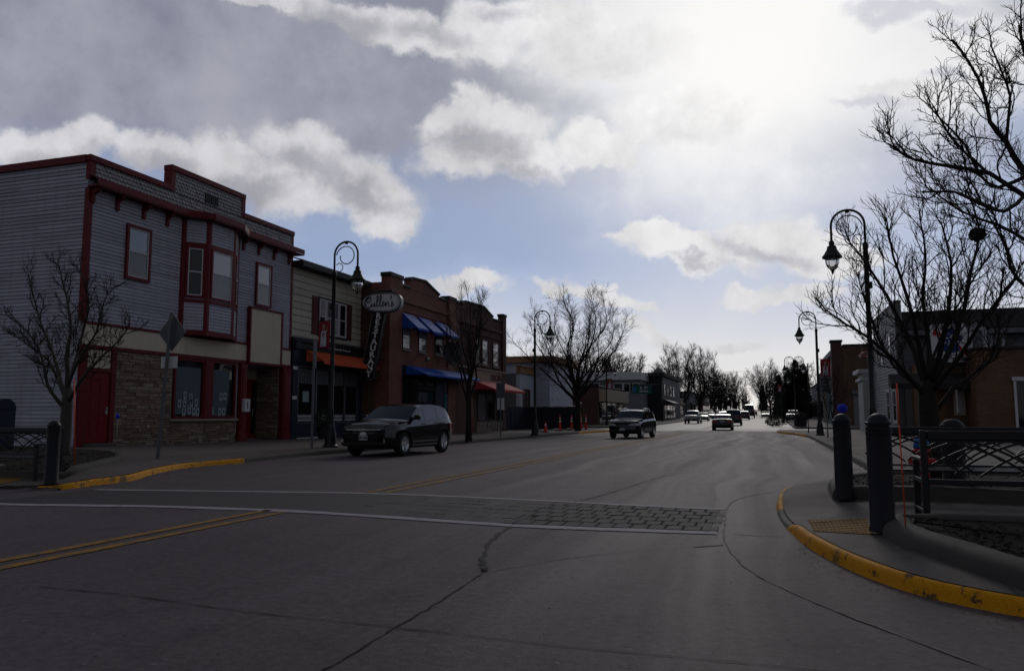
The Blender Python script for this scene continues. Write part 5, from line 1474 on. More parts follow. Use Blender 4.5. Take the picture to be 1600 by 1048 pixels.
# brown brick extension in front
YX = 45.0
def SX(px, py): return SR(px, py, YX)
xe = SX(1525, 600)[0]; ze = SX(1560, 546)[1]
mb = MB(); mb.box(xe, 26, YX, YR - .03, -.1, ze); wp('brick_extension', mb, MAT['brick bar'], bb)
mb = MB(); mb.cbox(xe - .1, 26.1, YX - .1, YR - .03, ze + .003, ze + .14, .02); wp('extension_coping', mb, MAT['dark trim'], bb)
a0_ = SX(1585, 600)[0]; z0_ = SX(1590, 595)[1]
mb = MB(south(YX)); mb.box(a0_, 24, .003, .03, .15, z0_); wp('shop_window', mb, MAT['glass dark'], bb)
mb = MB(south(YX)); mb.cbox(a0_ - .12, 24, .03, .14, z0_, z0_ + .2, .01); mb.cbox(a0_ - .06, a0_ + .06, .03, .1, .15, z0_ - .003, .01); wp('window_trim', mb, MAT['white frame'], bb)
YE = 47.2
def SE(px, py): return SR(px, py, YE)
e0, e1 = SE(1436, 600)[0], xe - .01
mb = MB(); mb.box(e0, e1, YE, YR - .03, -.1, SE(1480, 566)[1]); wp('entry_wall', mb, MAT['brick bar'], bb)
mb = MB(south(YE))
for pa, pb, mt in ((1440, 1452, 0), (1478, 1488, 0), (1505, 1518, 0)): mb.cbox(SE(pa, 600)[0], SE(pb, 600)[0], .003, .06, .2, 2.75, .01)
wps('wood_panel', mb, MAT['brick brown'], bb)
f = wp('entry_window', rim(MB(south(YE)), SE(1492, 600)[0], SE(1502, 600)[0], SE(1495, 645)[1], SE(1495, 603)[1], .12, .003, .07), MAT['tan panel'], bb)
wp('pane', MB(south(YE)).box(SE(1492, 600)[0], SE(1502, 600)[0], .003, .03, SE(1495, 645)[1], SE(1495, 603)[1]), MAT['glass lit'], f)
mb = MB(south(YE)); zc = SE(1470, 592)[1]
mb.prism([(e0 - 1.5, .003, zc - .35), (e0 - 1.5, 1.1, zc - .55), (e0 - 1.5, 1.1, zc - .25), (e0 - 1.5, .003, zc + .3)], (e1 - e0 + 1.6, 0, 0)); wp('entry_canopy', mb, MAT['shingle roof'], bb)
mb = MB(south(YR)); mb.box(XR + .3, SR(1434, 600)[0], .0, .05, .15, SR(1420, 578)[1]); wp('plaster_panel', mb, MAT['grey wall'], bb)
# bar sign: white light-box with a blue emblem and a red ribbon, over a name strip
YG = 46.6
def SS(px, py): return SR(px, py, YG)
bs = thing('bar_sign', 'white bar sign with blue emblem and red ribbon above the name strip', 'sign', (SS(1485, 560)[0], YG, SS(1485, 566)[1]))
s0, s1 = SS(1455, 540)[0], SS(1512, 540)[0]; zt0, zt1, zb0, zb1 = SS(1485, 506)[1], SS(1485, 554)[1], SS(1485, 555)[1], SS(1485, 566)[1]
Mg = south(YG)
mb = MB(Mg); mb.cbox(s0, s1, -.2, .0, zt1, zt0, .02); wp('sign_box', mb, MAT['sign white'], bs)
cx_ = SS(1487, 530)[0]; cz_ = SS(1487, 532)[1]
def sp(px, py): x_, z_ = SS(px, py); return (x_, .003, z_)
mb = MB(Mg); mb.prism([sp(1476, 514), sp(1487, 512), sp(1499, 522), sp(1503, 529), sp(1503, 536), sp(1498, 537), sp(1500, 547), sp(1489, 551), sp(1474, 549), sp(1475, 536), sp(1473, 534), sp(1474, 528)][::-1], (0, -.03, 0)) ; mb.v = [(x_, y_, z_) for x_, y_, z_ in mb.v]
mb2 = MB(Mg); mb2.prism([(x_, .003, z_) for x_, _, z_ in [sp(1476, 514), sp(1487, 512), sp(1499, 522), sp(1503, 529), sp(1503, 536), sp(1498, 537), sp(1500, 547), sp(1489, 551), sp(1474, 549), sp(1475, 536), sp(1473, 534), sp(1474, 528)]], (0, .025, 0)); em = wp('emblem', mb2, MAT['flag blue'], bs)
mb = MB(Mg); mb.prism([sp(1498, 538), sp(1510, 550), sp(1510, 556), sp(1500, 547)], (0, .02, 0)); mb.prism([sp(1458, 514), sp(1463, 513), sp(1463, 524), sp(1458, 525)], (0, .02, 0)); mb.prism([sp(1466, 520), sp(1470, 519), sp(1469, 525), sp(1466, 525)], (0, .02, 0)); wps('ribbon', mb, MAT['flag red'], bs)
wp('emblem_lettering', lettering('Co', .42, Mg @ Matrix.Translation((SS(1483, 526)[0], .032, SS(1483, 525)[1])), .01), MAT['letter white'], em)
wp('emblem_lettering', lettering('th J  ows', .3, Mg @ Matrix.Translation((SS(1488, 526)[0], .032, SS(1483, 534)[1])), .01, xs=1.1), MAT['letter white'], em)
mb = MB(Mg); mb.cbox(s0 - .05, s1 + .05, -.2, .02, zb1, zb0, .015); ns = wp('name_strip', mb, MAT['sign white'], bs)
wp('name_lettering', lettering("Lear's Bar", .36, Mg @ Matrix.Translation((SS(1488, 560)[0], .022, (zb0 + zb1) / 2)), .012, bold=.012, xs=1.25), MAT['letter dark'], ns)
mb = MB(Mg)
for a_ in (s0 + .3, s1 - .3): mb.box(a_, a_ + .1, -.19, -.1, zb1 - .9, zb1); mb.box(a_, a_ + .1, -1.2, -.2, zt1 - .2, zt1)
wps('sign_bracket', mb, MAT['sign black'], bs)
# flag on an angled staff
fy_ = 61.2
fx, fz = aty(1361, 552, fy_).x, aty(1361, 552, fy_).z
fl = thing('striped_flag', 'red and white striped flag flying on an angled staff by the white facade', 'flag', (7, fy_, fz - 1.5))
mb = MB(); mb.tube([(7.0, fy_, fz - 1.6), (6.2, fy_ - .3, fz + .6)], .025, 6); wp('staff', mb, MAT['galvanised'], fl)
f0, f1 = aty(1341, 548, fy_), aty(1362, 548, fy_)
for nm_, k0 in (('red_stripes', 0), ('white_stripes', 1)):
    mb = MB()
    for k_ in range(k0, 7, 2):
        for i in range(10):
            def pt(u, v_): return (f0.x + (f1.x - f0.x) * u, fy_ - .3 + .12 * math.sin(u * 7 + v_), fz + .35 - .25 * (1 - u) + .08 * math.sin(u * 6) - v_ * .075 - .12 * (1 - u) * (7 - v_) / 7)
            a_, c_ = i / 10, (i + 1) / 10
            mb.add([pt(a_, k_), pt(c_, k_), pt(c_, k_ + 1), pt(a_, k_ + 1)], [(0, 1, 2, 3)], True)
    wp(nm_, mb, MAT['flag red' if k0 == 0 else 'flag white'], fl)
# corner brick block over the cross street
YK = 94.0
def SK(px, py): return SR(px, py, YK)
xk = SK(1306, 600)[0]; zk = SK(1340, 540)[1]
kb = thing('brown_brick_block', 'brown brick corner block with a tall dark pier across the side street', 'building', (xk, YK, .1))
mb = MB(); mb.box(xk, 24, YK, YK + 24, -.3, zk); wp('wall', mb, MAT['brick brown'], kb)
mb = MB(); mb.box(xk - .35, xk + .75, YK - .12, YK + 1.2, -.2, zk + .45); wp('corner_pier', mb, MAT['brick dark'], kb)
mb = MB(); mb.cbox(xk - .45, xk + .85, YK - .22, YK + 1.3, zk + .452, zk + .7, .02); wp('pier_cap', mb, MAT['dark trim'], kb)
mb = MB(); mb.cbox(xk + .86, 24, YK - .1, YK + 24, zk + .003, zk + .2, .02); wp('coping', mb, MAT['dark trim'], kb)
mb = MB(south(YK)); mb.box(SK(1334, 640)[0], 12.5, .003, .06, .1, SK(1340, 617)[1]); wp('garage_door', mb, MAT['grey wall'], kb)
mb = MB(south(YK)); mb.box(SK(1332, 640)[0], 12.6, .003, .3, SK(1340, 616)[1], SK(1340, 610)[1]); wp('door_lintel', mb, MAT['galvanised'], kb)
Mk = west(xk)
mb = MB(Mk); mb.cbox(-YK - 14, -YK - 1.3, .0, .5, 4.6, 5.0, .03); mb.cbox(-YK - 14, -YK - 1.3, .0, .35, zk - .9, zk - .3, .03); wp('street_cornice', mb, MAT['pale wall'], kb)
for i in range(4):
    a_ = -YK - 3.4 - i * 3.2
    f = wp('window', rim(MB(Mk), a_, a_ + 1.2, 5.5, 7.4, .1, .0, .08), MAT['white frame'], kb); wp('pane', MB(Mk).box(a_, a_ + 1.2, .0, .03, 5.5, 7.4), MAT['glass dark'], kb if 0 else f)
mb = MB(Mk); mb.box(-YK - 14, -YK - 1.4, .0, .06, .2, 4.5); wp('shopfront', mb, MAT['teal door'], kb)
mb = MB(Mk); mb.cbox(-YK - 4.4, -YK - 1.6, .06, .3, 3.0, 4.3, .02); wp('shop_sign', mb, MAT['sign white'], kb)
mb = MB(); mb.box(6.2, 7.0, 60.25, 63.5, .0, 4.2); r_ = thing('white_porch', 'small white porch with cornice at the far end of the bar facade', 'porch', (6.6, 60.25, .1)); wp('wall', mb, MAT['siding white'], r_)
mb = MB(); mb.cbox(5.9, 7.0, 60.2, 63.8, 4.203, 4.5, .03); mb.cbox(6.05, 7.0, 60.22, 63.7, 3.7, 3.9, .02); wp('cornice', mb, MAT['white frame'], r_)
block('pale_shop_row', 'pale two storey shop with awning beyond the brown brick block', 7.6, 20, 119, 140, 7.4, 'pale wall', -1, 2)
block('grey_gable_row', 'grey two storey shop half hidden by street lamps and evergreens', 7.8, 20, 141, 168, 6.2, 'grey wall', -1, 2)
block('low_dark_shop', 'low dark shop under the evergreens', 8.6, 22, 200, 225, 4.4, 'brick dark', -1, 1)

# ------------------------------------------------------------------ street furniture
# gooseneck street lamps
def lamp_arm(s):
    """local: pole on the z axis, arm reaching to +x*s"""
    mb = MB(); r = .47; zc = 6.86
    arc = [(0, 0, 6.2), (0, 0, zc)] + [(s * (r - r * math.cos(t)), 0, zc + r * math.sin(t)) for t in [i * math.pi / 16 for i in range(1, 17)]] + [(s * 2 * r, 0, 6.35)]
    mb.tube(arc, .036, 8)
    mb.lathe([(.06, 0), (.06, .09)], (s * r, 0, zc + r - .08), 8)
    return mb
def lamp_scroll(s):
    mb = MB(); r = .47; zc = 6.86
    P = []
    for i in range(30):
        t = i / 29; a = math.pi * (0.95 - 2.0 * t * 1.0); rad = .40 * (1 - .42 * t)
        P.append((s * (r + rad * math.cos(a)), 0, zc - .06 + rad * math.sin(a)))
    P = [(s * (r + .41 * math.cos(a)), 0, zc + .0 + .41 * math.sin(a)) for a in [math.pi * (.45 + .06 * i) for i in range(0, 1)]] + P
    mb.tube(P[1:], .019, 6)
    Q = []
    for i in range(22):
        t = i / 21; a = -math.pi * .55 + t * math.pi * 1.35; rad = .17 * (1 - .25 * t)
        Q.append((s * (.19 + rad * math.cos(a)), 0, 6.42 + rad * math.sin(a)))
    mb.tube(Q, .016, 6)
    return mb
def lantern(root, s):
    x = s * .94
    mb = MB(); mb.lathe([(.03, 6.42), (.07, 6.40), (.085, 6.33), (.075, 6.28), (.13, 6.24), (.15, 6.14), (.24, 5.99), (.29, 5.93), (.285, 5.88), (.22, 5.87)], (x, 0, 0), 16); mb.lathe([(.012, 5.38), (.04, 5.44), (.05, 5.5), (.03, 5.53)], (x, 0, 0), 10)
    for i in range(4):
        a = i * math.pi / 2 + .5; mb.tube([(x + math.cos(a) * r_, math.sin(a) * r_, z_) for r_, z_ in ((.222, 5.88), (.212, 5.74), (.16, 5.60), (.05, 5.5))], .012, 5)
    l = obj('lantern', mb, MAT['black metal'], root, 40)
    mb = MB(); mb.lathe([(.205, 5.875), (.20, 5.74), (.15, 5.60), (.045, 5.52)], (x, 0, 0), 16)
    obj('globe', mb, MAT['lamp glass'], l)
    return l
def street_lamp(label, double=False, group='gooseneck street lamps along the street'):
    r = thing('street_lamp', label, 'street lamp', group=group)
    mb = MB(); mb.lathe([(.27, 0), (.27, .07), (.21, .12), (.19, .5), (.15, .6), (.16, .66), (.12, .75), (.095, 1.25), (.10, 1.3), (.078, 1.36), (.068, 6.1), (.085, 6.14), (.085, 6.24), (.05, 6.3)], n=16); obj('pole', mb, MAT['black metal'], r, 35)
    obj('outlet_box', MB().box(-.14, -.06, -.05, .05, 4.9, 5.1), MAT['black metal'], r); obj('access_cover', MB().cbox(-.08, .08, -.135, -.065, .9, 1.2, .01), MAT['black metal'], r)
    for s in ((1, -1) if double else (1,)):
        a = obj('arm', lamp_arm(s), MAT['black metal'], r); obj('scroll', lamp_scroll(s), MAT['black metal'], a); lantern(r, s)
    return r
def lamp_at(px, y, side, z, label, src, rz=None):
    x = aty(px, 640, y).x
    return dup(src, (x, y, z), (0 if side > 0 else math.pi) if rz is None else rz, label)
L0 = street_lamp('black gooseneck street lamp in front of the orange awning')
L0.location = (aty(517, 660, 24.45).x, 24.45, zl(-14.8, 24.45) - .01)
lamp_at(836, 44.4, 1, zl(-13.4 - .6, 44.4) - .01, 'black gooseneck street lamp between the red awning and the orange cones', L0)
r1y = 25.3
lamp_at(1364, r1y, -1, .15, 'gooseneck street lamp before the white clapboard facade, above the two bollards', L0)
lamp_at(1280, 49.6, -1, .09, 'gooseneck street lamp carrying a red banner beside the speed sign', L0)
D0 = street_lamp('double armed street lamp at the kerb by the light brown fascia', True)
D0.location = (aty(948, 640, 86).x, 86, gz(86) + .12)
for px_, y_, lb in ((1003, 128, 'double armed street lamp standing over the green street sign'), (1243, 88, 'double armed street lamp beside the flower tub and the distant bench'), (1222.5, 122, 'double armed street lamp carrying a small red banner before the evergreens')):
    dup(D0, (aty(px_, 640, y_).x, y_, gz(y_) + .12), None, lb)
for i, (px_, y_, sd_) in enumerate(((1215, 160, -1), (1211.5, 200, -1), (1209.5, 245, -1), (1208, 300, -1), (1047, 172, 1), (1072, 215, 1), (1098, 270, 1), (1115, 330, 1))):
    lamp_at(px_, y_, sd_, gz(y_) + .1, ('small distant street lamp on the bar side, first past the red banner', 'small distant street lamp on the bar side, second past the red banner', 'small distant street lamp on the bar side, third past the red banner', 'small distant street lamp on the bar side, last before the street end', 'distant street lamp in front of the dark corner building', 'distant street lamp among the bare trees beside the tan shop', 'distant street lamp in front of the grey shop and bare trees', 'tiny street lamp near the end of the bare tree row')[i], L0)
# banners
def banner(x, y, z0, z1, s, label, w_=.46):
    r = thing('street_banner', label, 'banner', (x, y, z0), group='red banners hung from street lamps')
    M = south(y)
    a0_, a1_ = (x + s * .1, x + s * (.1 + w_)); lo, hi = min(a0_, a1_), max(a0_, a1_)
    mb = MB(M); mb.grid([[(lo + (hi - lo) * i / 6, .02 * math.sin(i * 1.3 + j), z0 + (z1 - z0) * j / 4) for i in range(7)] for j in range(5)]); mb.grid([[(lo + (hi - lo) * i / 6, -.006 + .02 * math.sin(i * 1.3 + j), z0 + (z1 - z0) * j / 4) for i in range(7)] for j in range(5)]); wp('cloth', mb, MAT['banner red'], r)
    mb = MB(M)
    for z_ in (z0 - .02, z1 + .02): mb.tube([(x, 0, z_), (x + s * (.14 + w_), 0, z_)], .014, 5)
    wp('banner_rod', mb, MAT['black metal'], r)
    c_ = (lo + hi) / 2; h = z1 - z0
    def P(u, v): return (c_ + u * w_, .045, z0 + v * h)
    mb = MB(M); mb.prism([P(-.28, .06), P(.24, .06), P(.26, .42), P(.2, .62), P(.1, .66), P(.0, .6), P(-.1, .66), P(-.2, .6), P(-.26, .4)], (0, .006, 0)); wp('player_jersey', mb, MAT['jersey'], r)
    mb = MB(M); mb.prism([P(-.09 + .0, .66), P(.08, .66), P(.12, .76), P(.09, .86), P(-.03, .89), P(-.12, .84), P(-.13, .74)], (0, .008, 0)); mb.prism([P(.24, .5), P(.34, .62), P(.32, .8), P(.25, .8), P(.26, .66), P(.2, .6)], (0, .008, 0)); wp('player_figure', mb, MAT['skin'], r)
    mb = MB(M); mb.box(c_ - w_ * .1, c_ + w_ * .02, .052, .056, z0 + .4 * h, z0 + .5 * h); mb.box(c_ - w_ * .12, c_ + w_ * .16, .052, .056, z0 + .52 * h, z0 + .55 * h); wp('jersey_number', mb, MAT['banner red'], r)
    return r
bx = L0.location.x
banner(bx, 24.4, aty(505, 544, 24.4).z, aty(505, 502, 24.4).z, -1, 'red banner with a player in a white jersey, in front of the maroon shutters', .44)
banner(aty(1280, 600, 49.55).x, 49.55, aty(1290, 588, 49.5).z, aty(1290, 561, 49.5).z, 1, 'dark red banner hanging just above the speed limit sign', .55)
banner(aty(1222.5, 600, 121.9).x, 121.9, aty(1224, 612, 122).z, aty(1224, 601, 122).z, -1, 'small distant red banner on the double armed lamp', .6)
banner(D0.location.x, 85.9, aty(955, 607, 86).z, aty(955, 592, 86).z, 1, 'pale pink banner on the lamp in front of the long pale building', .6)

# bollards
def bollard():
    mb = MB(); mb.lathe([(.125, 0), (.125, .03), (.115, .05), (.112, .92), (.118, .925), (.118, .95), (.10, .952), (.10, .965), (.118, .967), (.118, .995), (.10, .997), (.10, 1.01), (.118, 1.012), (.118, 1.04), (.108, 1.045), (.095, 1.075), (.07, 1.105), (.035, 1.122), (.004, 1.128)], n=28)
    o = obj('bollard', mb, MAT['bollard navy'], None, 30); return o
b0 = bollard(); b0.location = (*G(1380, 829, .195)[:2], .19)
tag(b0, 'dark bollard with ribbed top beside the tactile paving and planter kerb', 'bollard', 'dark bollards on the corners')
for px_, py_, lb, z_ in ((1320, 780, 'dark bollard directly in front of the blue reflector', .19), (80, 746, 'dark bollard beside the slim tree in the corner planter', .19)):
    c_ = b0.copy(); COL.objects.link(c_); p = G(px_, py_, z_); c_.location = (p.x, p.y, zl(p.x, p.y) if px_ < 800 else z_); c_['label'] = lb
c_ = b0.copy(); COL.objects.link(c_); p = aty(1487, 654, 12.7); c_.location = (p.x, p.y, p.z - 1.128); c_['label'] = 'dark bollard of which only the dome shows over the benches'; c_.scale = (1.35, 1.35, 1)
# benches
def bench(label, L=2.1):
    r = thing('park_bench', label, 'bench', group='metal benches with curved lattice backs')
    H, d = .945, .56
    for x in (0, L):
        mb = MB(); mb.cbox(x - .032, x + .032, -.03, .03, .0, H, .006); mb.cbox(x - .032, x + .032, d - .06, d, .0, .62, .006); mb.cbox(x - .034, x + .034, -.02, d + .02, .62, .665, .008); mb.cbox(x - .03, x + .03, .03, d - .06, .40, .45, .005); mb.cbox(x - .028, x + .028, .03, d - .06, .1, .14, .005)
        obj('end_frame', mb, MAT['bench metal'], r)
    mb = MB(); mb.cbox(.033, L - .033, -.025, .025, H - .10, H - .005, .008); mb.cbox(.033, L - .033, -.022, .022, .395, .45, .006); obj('back_rail', mb, MAT['bench metal'], r)
    mb = MB()
    zt_, zb_ = H - .103, .452
    for R_, off, st in ((1.75, 0.0, .58), (1.45, .22, .58)):
        c = -1.3 + off
        while c < L + 1.3:
            P = []
            for i in range(61):
                t = math.pi * (i / 60); x, z = c + R_ * math.cos(t), zt_ + .03 - R_ + R_ * math.sin(t)
                if .035 <= x <= L - .035 and zb_ <= z <= zt_ + .03: P.append((x, 0, min(z, zt_)))
            if len(P) > 1: mb.bar(P, (0, .007, 0), (0, 0, .014))
            c += st
    obj('back_lattice', mb, MAT['bench metal'], r)
    mb = MB()
    for i in range(7): y = .03 + i * .078; mb.cbox(.033, L - .033, y, y + .052, .40 - .003 * i, .425 - .003 * i + (.003 if i in (0, 6) else 0), .005)
    obj('seat', mb, MAT['bench metal'], r)
    return r
nb = bench('metal bench seen from behind between the orange stake and the raised planter'); p = G(1449, 818, .2); nb.location = (p.x, p.y, zr(p.x, p.y)); nb.rotation_euler = (0, 0, R(-.6))
p = G(1361, 776, .2); sb = dup(nb, (p.x + 2.1, p.y, zr(p.x, p.y)), R(180), 'metal bench facing the viewer in front of the low rounded planter')
p = G(72, 742, .2); dup(nb, (p.x, p.y + .3, zl(p.x, p.y)), R(180), 'metal bench beside a bollard, below the grey cladding')
fb = dup(nb, (aty(1217, 660, 86).x + .0, 86.0, gz(86) + .15), R(0), 'distant metal bench catching the light beside a flower tub')
# raised planters
def planter(name, label, outline, zf, h, kw=.26, plants=None):
    """outline: closed plan polygon, counter-clockwise; rounded kerb and mulch bed"""
    n = len(outline)
    r = thing(name, label, 'planter', (outline[0][0], outline[0][1], zf(*outline[0])))
    P = [Vector(p) for p in outline]
    cen = sum(P, Vector((0, 0))) / n
    rows = []
    for i in range(n + 1):
        p = P[i % n]; t = (P[(i + 1) % n] - P[i - 1]).normalized(); nr = Vector((-t.y, t.x)); z = zf(p.x, p.y)
        rows.append([(p.x + nr.x * o, p.y + nr.y * o, z + zz) for o, zz in ((0, -.05), (.01, h * .55), (.035, h * .82), (.075, h * .96), (.12, h), (kw - .03, h), (kw, h * .93), (kw, h * .3))])
    mb = MB(); mb.grid(rows); wp('kerb', mb, MAT['planter concrete'], r)
    mb = MB(); inner = [(x_[6][0], x_[6][1], x_[6][2] - h * .18) for x_ in rows[:-1]]
    c3 = (cen.x, cen.y, zf(cen.x, cen.y) + h * .82)
    mb.add(inner + [c3], [(i, (i + 1) % n, n) for i in range(n)])
    wp('soil', mb, MAT['bed soil'], r)
    rp = random.Random(n)
    mb = MB()
    for _ in range(900):
        i = rp.randrange(n); u, v_ = rp.random(), rp.random()
        if u + v_ > 1: u, v_ = 1 - u, 1 - v_
        a_, c_ = Vector(inner[i]), Vector(inner[(i + 1) % n]); q_ = Vector(c3)
        p = q_ + (a_ - q_) * u + (c_ - q_) * v_
        s_ = rp.uniform(.01, .04); an = rp.uniform(0, 6.28); dx, dy = math.cos(an) * s_, math.sin(an) * s_; zz = p.z + rp.uniform(.0, .012)
        mb.add([(p.x - dx, p.y - dy, zz), (p.x + dy * .3, p.y - dx * .3, zz + rp.uniform(.002, .02)), (p.x + dx, p.y + dy, zz + rp.uniform(0, .015)), (p.x - dy * .3, p.y + dx * .3, zz)], [(0, 1, 2, 3)])
    o = wp('mulch', mb, MAT['mulch'], r); o['kind'] = 'stuff'
    return r
def g2(px, py, z=.2): p = G(px, py, z); return (p.x, p.y)
o_ = [g2(1378, 833), g2(1410, 848), g2(1470, 868), g2(1530, 888), g2(1600, 908), g2(1680, 927), (2.45, 6.05), (3.3, 5.95)]
o_ = [tuple(p) for p in fine([(*p, 0) for p in o_], .3)]; o_ = [p[:2] for p in o_]
o_ += [(4.6, 6.1), (5.0, 6.6), (5.0, 8.6), (4.5, 8.75), (2.6, 8.75), (1.5, 8.78), (1.16, 8.74), (1.05, 8.66)]
planter('raised_planter', 'rounded concrete planter with mulch beside the yellow kerb', o_, zr, .15)
o_ = [g2(1300, 776), g2(1340, 779), g2(1400, 781), g2(1500, 783), (4.2, 10.95), (4.3, 14.8), (2.6, 15.0), (1.6, 14.6), g2(1300, 757), g2(1293, 766)]
planter('low_planter', 'low rounded planter with a bare tree behind the far bollard', o_, zr, .17)
o_ = [g2(-60, 738), g2(20, 740), g2(100, 742), g2(128, 737), g2(190, 722), g2(196, 717), g2(180, 713), g2(100, 710), g2(-60, 708)]
planter('corner_planter', 'low concrete planter under the slim tree by the red door', o_, zl, .12, .2)
# marker stakes and reflectors
def stake(px, pyb, pyt, z, label, rr=.008):
    p = G(px, pyb, z); top = aty(px, pyt, p.y)
    return p, top
p = G(1415, 819, .33); p.z = zr(p.x, p.y) + .12; t_ = aty(1401, 601, p.y + .05)
st_ = thing('marker_stake', 'thin orange marker stake between the near bollard and the bench', 'stake', p, group='orange marker stakes')
wp('rod', MB().tube([p, t_], .0062, 6), MAT['marker orange'], st_); q_ = p.lerp(t_, .72); wp('sleeve', MB().tube([q_, t_ + Vector((0, 0, .01))], .0075, 8), MAT['marker orange'], st_)
p = G(117, 732, .25); t_ = aty(116, 592, p.y)
st_ = thing('marker_stake', 'thin orange marker stake rising from the planter before the red door', 'stake', p, group='orange marker stakes'); wp('rod', MB().tube([p, t_], .012, 6), MAT['marker orange'], st_)
def reflector(px, py, y, zb, label, r_):
    c = aty(px, py, y)
    o = thing('reflector_post', label, 'reflector', (c.x, y, zb), group='blue reflectors on thin rods')
    wp('rod', MB().tube([(c.x, y, zb), (c.x, y, c.z + .05)], .009, 6), MAT['marker white'], o); wp('disc', MB().lathe([(.0, -.022), (r_ * .8, -.02), (r_, -.008), (r_, .008), (r_ * .8, .02), (.0, .022)], (c.x, y, c.z), 20, 'y'), MAT['marker blue'], o)
reflector(1316, 638, 13.2, .2, 'round blue reflector showing just above the far bollard', .075)
reflector(184, 650, 17.4, .2, 'round blue reflector on a thin white rod before the stone wall', .075)
# hydrant between the benches
p = G(1440, 762, .2); p = Vector((aty(1440, 700, 12.2).x, 12.2, zr(2, 12.2)))
hy = thing('fire_hydrant', 'red fire hydrant with a blue cap glimpsed behind the bench post', 'hydrant', p)
mb = MB(); mb.lathe([(.14, 0), (.14, .05), (.09, .07), (.085, .55), (.12, .57), (.12, .62), (.095, .64)], n=16); mb.lathe([(.055, -.17), (.055, .17)], (0, 0, .45), 12, 'x'); mb.lathe([(.07, -.19), (.07, 0)], (0, 0, .42), 12, 'y'); obj('barrel', mb, MAT['hydrant red'], hy, 35)
mb = MB(); mb.lathe([(.105, .64), (.10, .72), (.07, .8), (.03, .83), (.025, .88), (.004, .885)], n=16); obj('cap', mb, MAT['hydrant blue'], hy)
# planter tub and shrub by the cream shop
def leafy(mb, c, rx, ry, rz, n, s, rng):
    for _ in range(n):
        while True:
            u = Vector((rng.uniform(-1, 1), rng.uniform(-1, 1), rng.uniform(-1, 1)))
            if u.length < 1: break
        u *= (u.length ** -.4 if u.length > .1 else 1)
        p = Vector((c[0] + u.x * rx, c[1] + u.y * ry, c[2] + u.z * rz)); a = Vector((rng.uniform(-1, 1), rng.uniform(-1, 1), rng.uniform(-.6, 1))).normalized() * s * rng.uniform(.6, 1.3); b_ = a.orthogonal().normalized() * s * .4
        mb.add([p - a, p + b_, p + a, p - b_], [(0, 1, 2, 3)])
rl2 = random.Random(31)
p = G(505, 687, .2); ty = fa(505, 680, XF + 1.0)[0]
tb = thing('plant_tub', 'dark tub with a round shrub in front of the cream shop', 'plant', (XF + 1.0, ty, zl(XF + 1, ty)))
mb = MB(); mb.lathe([(.22, 0), (.3, .5), (.33, .55), (.3, .56), (.28, .5)], n=18); obj('tub', mb, MAT['pot'], tb, 35)
mb = MB(); leafy(mb, (0, 0, .95), .42, .42, .42, 700, .06, rl2); obj('foliage', mb, MAT['shrub'], tb)
tb2 = thing('flower_tub', 'large dark flower tub beside the distant bench', 'plant', (aty(1252, 660, 84).x, 84, gz(84) + .13))
mb = MB(); mb.lathe([(.5, 0), (.6, 1.0), (.64, 1.05), (.55, 1.05)], n=16); obj('tub', mb, MAT['pot'], tb2, 35); mb = MB(); leafy(mb, (0, 0, 1.2), .55, .5, .3, 300, .09, rl2); obj('foliage', mb, MAT['shrub'], tb2)
for px_, w_, lb in ((1213, 1.2, 'low dark shrub beside the distant bench, the wider of two'), (1207, .8, 'smallest dark shrub at the far bulb-out')):
    mb = MB(); c_ = aty(px_, 660, 90); leafy(mb, (c_.x, 90, gz(90) + .6), w_, .8, .55, 500, .1, rl2); wone('shrub', mb, MAT['shrub'], lb, 'shrub', base=(c_.x, 90, gz(90) + .15))
# traffic and shop signs
def post(mb, p0, p1, r_=.03): return mb.bar([p0, p1], (r_, 0, 0), (0, r_ * .7, 0))
p = G(246, 719, .17); t_ = aty(268, 489, p.y - .05); c_ = aty(267, 519, p.y)
s1_ = thing('warning_sign', 'back of a leaning diamond road sign before the stone shopfront', 'sign', p)
wp('post', post(MB(), p, t_, .035), MAT['galvanised'], s1_)
h_ = .43
mb = MB(); mb.prism([(c_.x - h_, p.y + .05, c_.z), (c_.x, p.y + .05, c_.z - h_ - .05), (c_.x + h_, p.y + .05, c_.z), (c_.x, p.y + .05, c_.z + h_ + .05)], (0, .012, 0)); wp('diamond_plate', mb, MAT['sign back'], s1_)
mb = MB(); k0, k1 = aty(249, 575, p.y), aty(275, 556, p.y); mb.box(k0.x, k1.x, p.y + .05, p.y + .062, k0.z, k1.z); wp('lower_plate', mb, MAT['sign white'], s1_)
p = G(782, 683, .1); s2_ = thing('parking_sign', 'back of two stacked rectangular signs on a post before the red awning', 'sign', p)
k0, k1 = aty(775, 621, p.y), aty(788.5, 598, p.y); k2, k3_ = aty(776.5, 640, p.y), aty(787.5, 621.5, p.y)
wp('post', post(MB(), p, (p.x, p.y, k1.z), .03), MAT['galvanised'], s2_)
wp('upper_plate', MB().box(k0.x, k1.x, p.y + .03, p.y + .045, k0.z, k1.z), MAT['sign back'], s2_); wp('lower_plate', MB().box(k2.x, k3_.x, p.y + .03, p.y + .045, k2.z, k3_.z), MAT['sign white'], s2_)
p = G(487, 700, .17); s3_ = thing('edge_on_sign', 'narrow grey sign seen edge-on beside the lamp at the orange awning', 'sign', p)
k1 = aty(487, 532, p.y); wp('post', post(MB(), p, (p.x, p.y, k1.z), .035), MAT['galvanised'], s3_); k0 = aty(487, 575, p.y)
wp('plate', MB().box(p.x + .04, p.x + .055, p.y - .09, p.y + .09, k0.z, k1.z), MAT['sign back'], s3_)
yv = 44.0; k0, k1 = aty(1281, 614, yv), aty(1299.5, 589, yv)
s4_ = thing('speed_sign', 'white speed limit 25 sign on a thin post', 'sign', ((k0.x + k1.x) / 2, yv, .1))
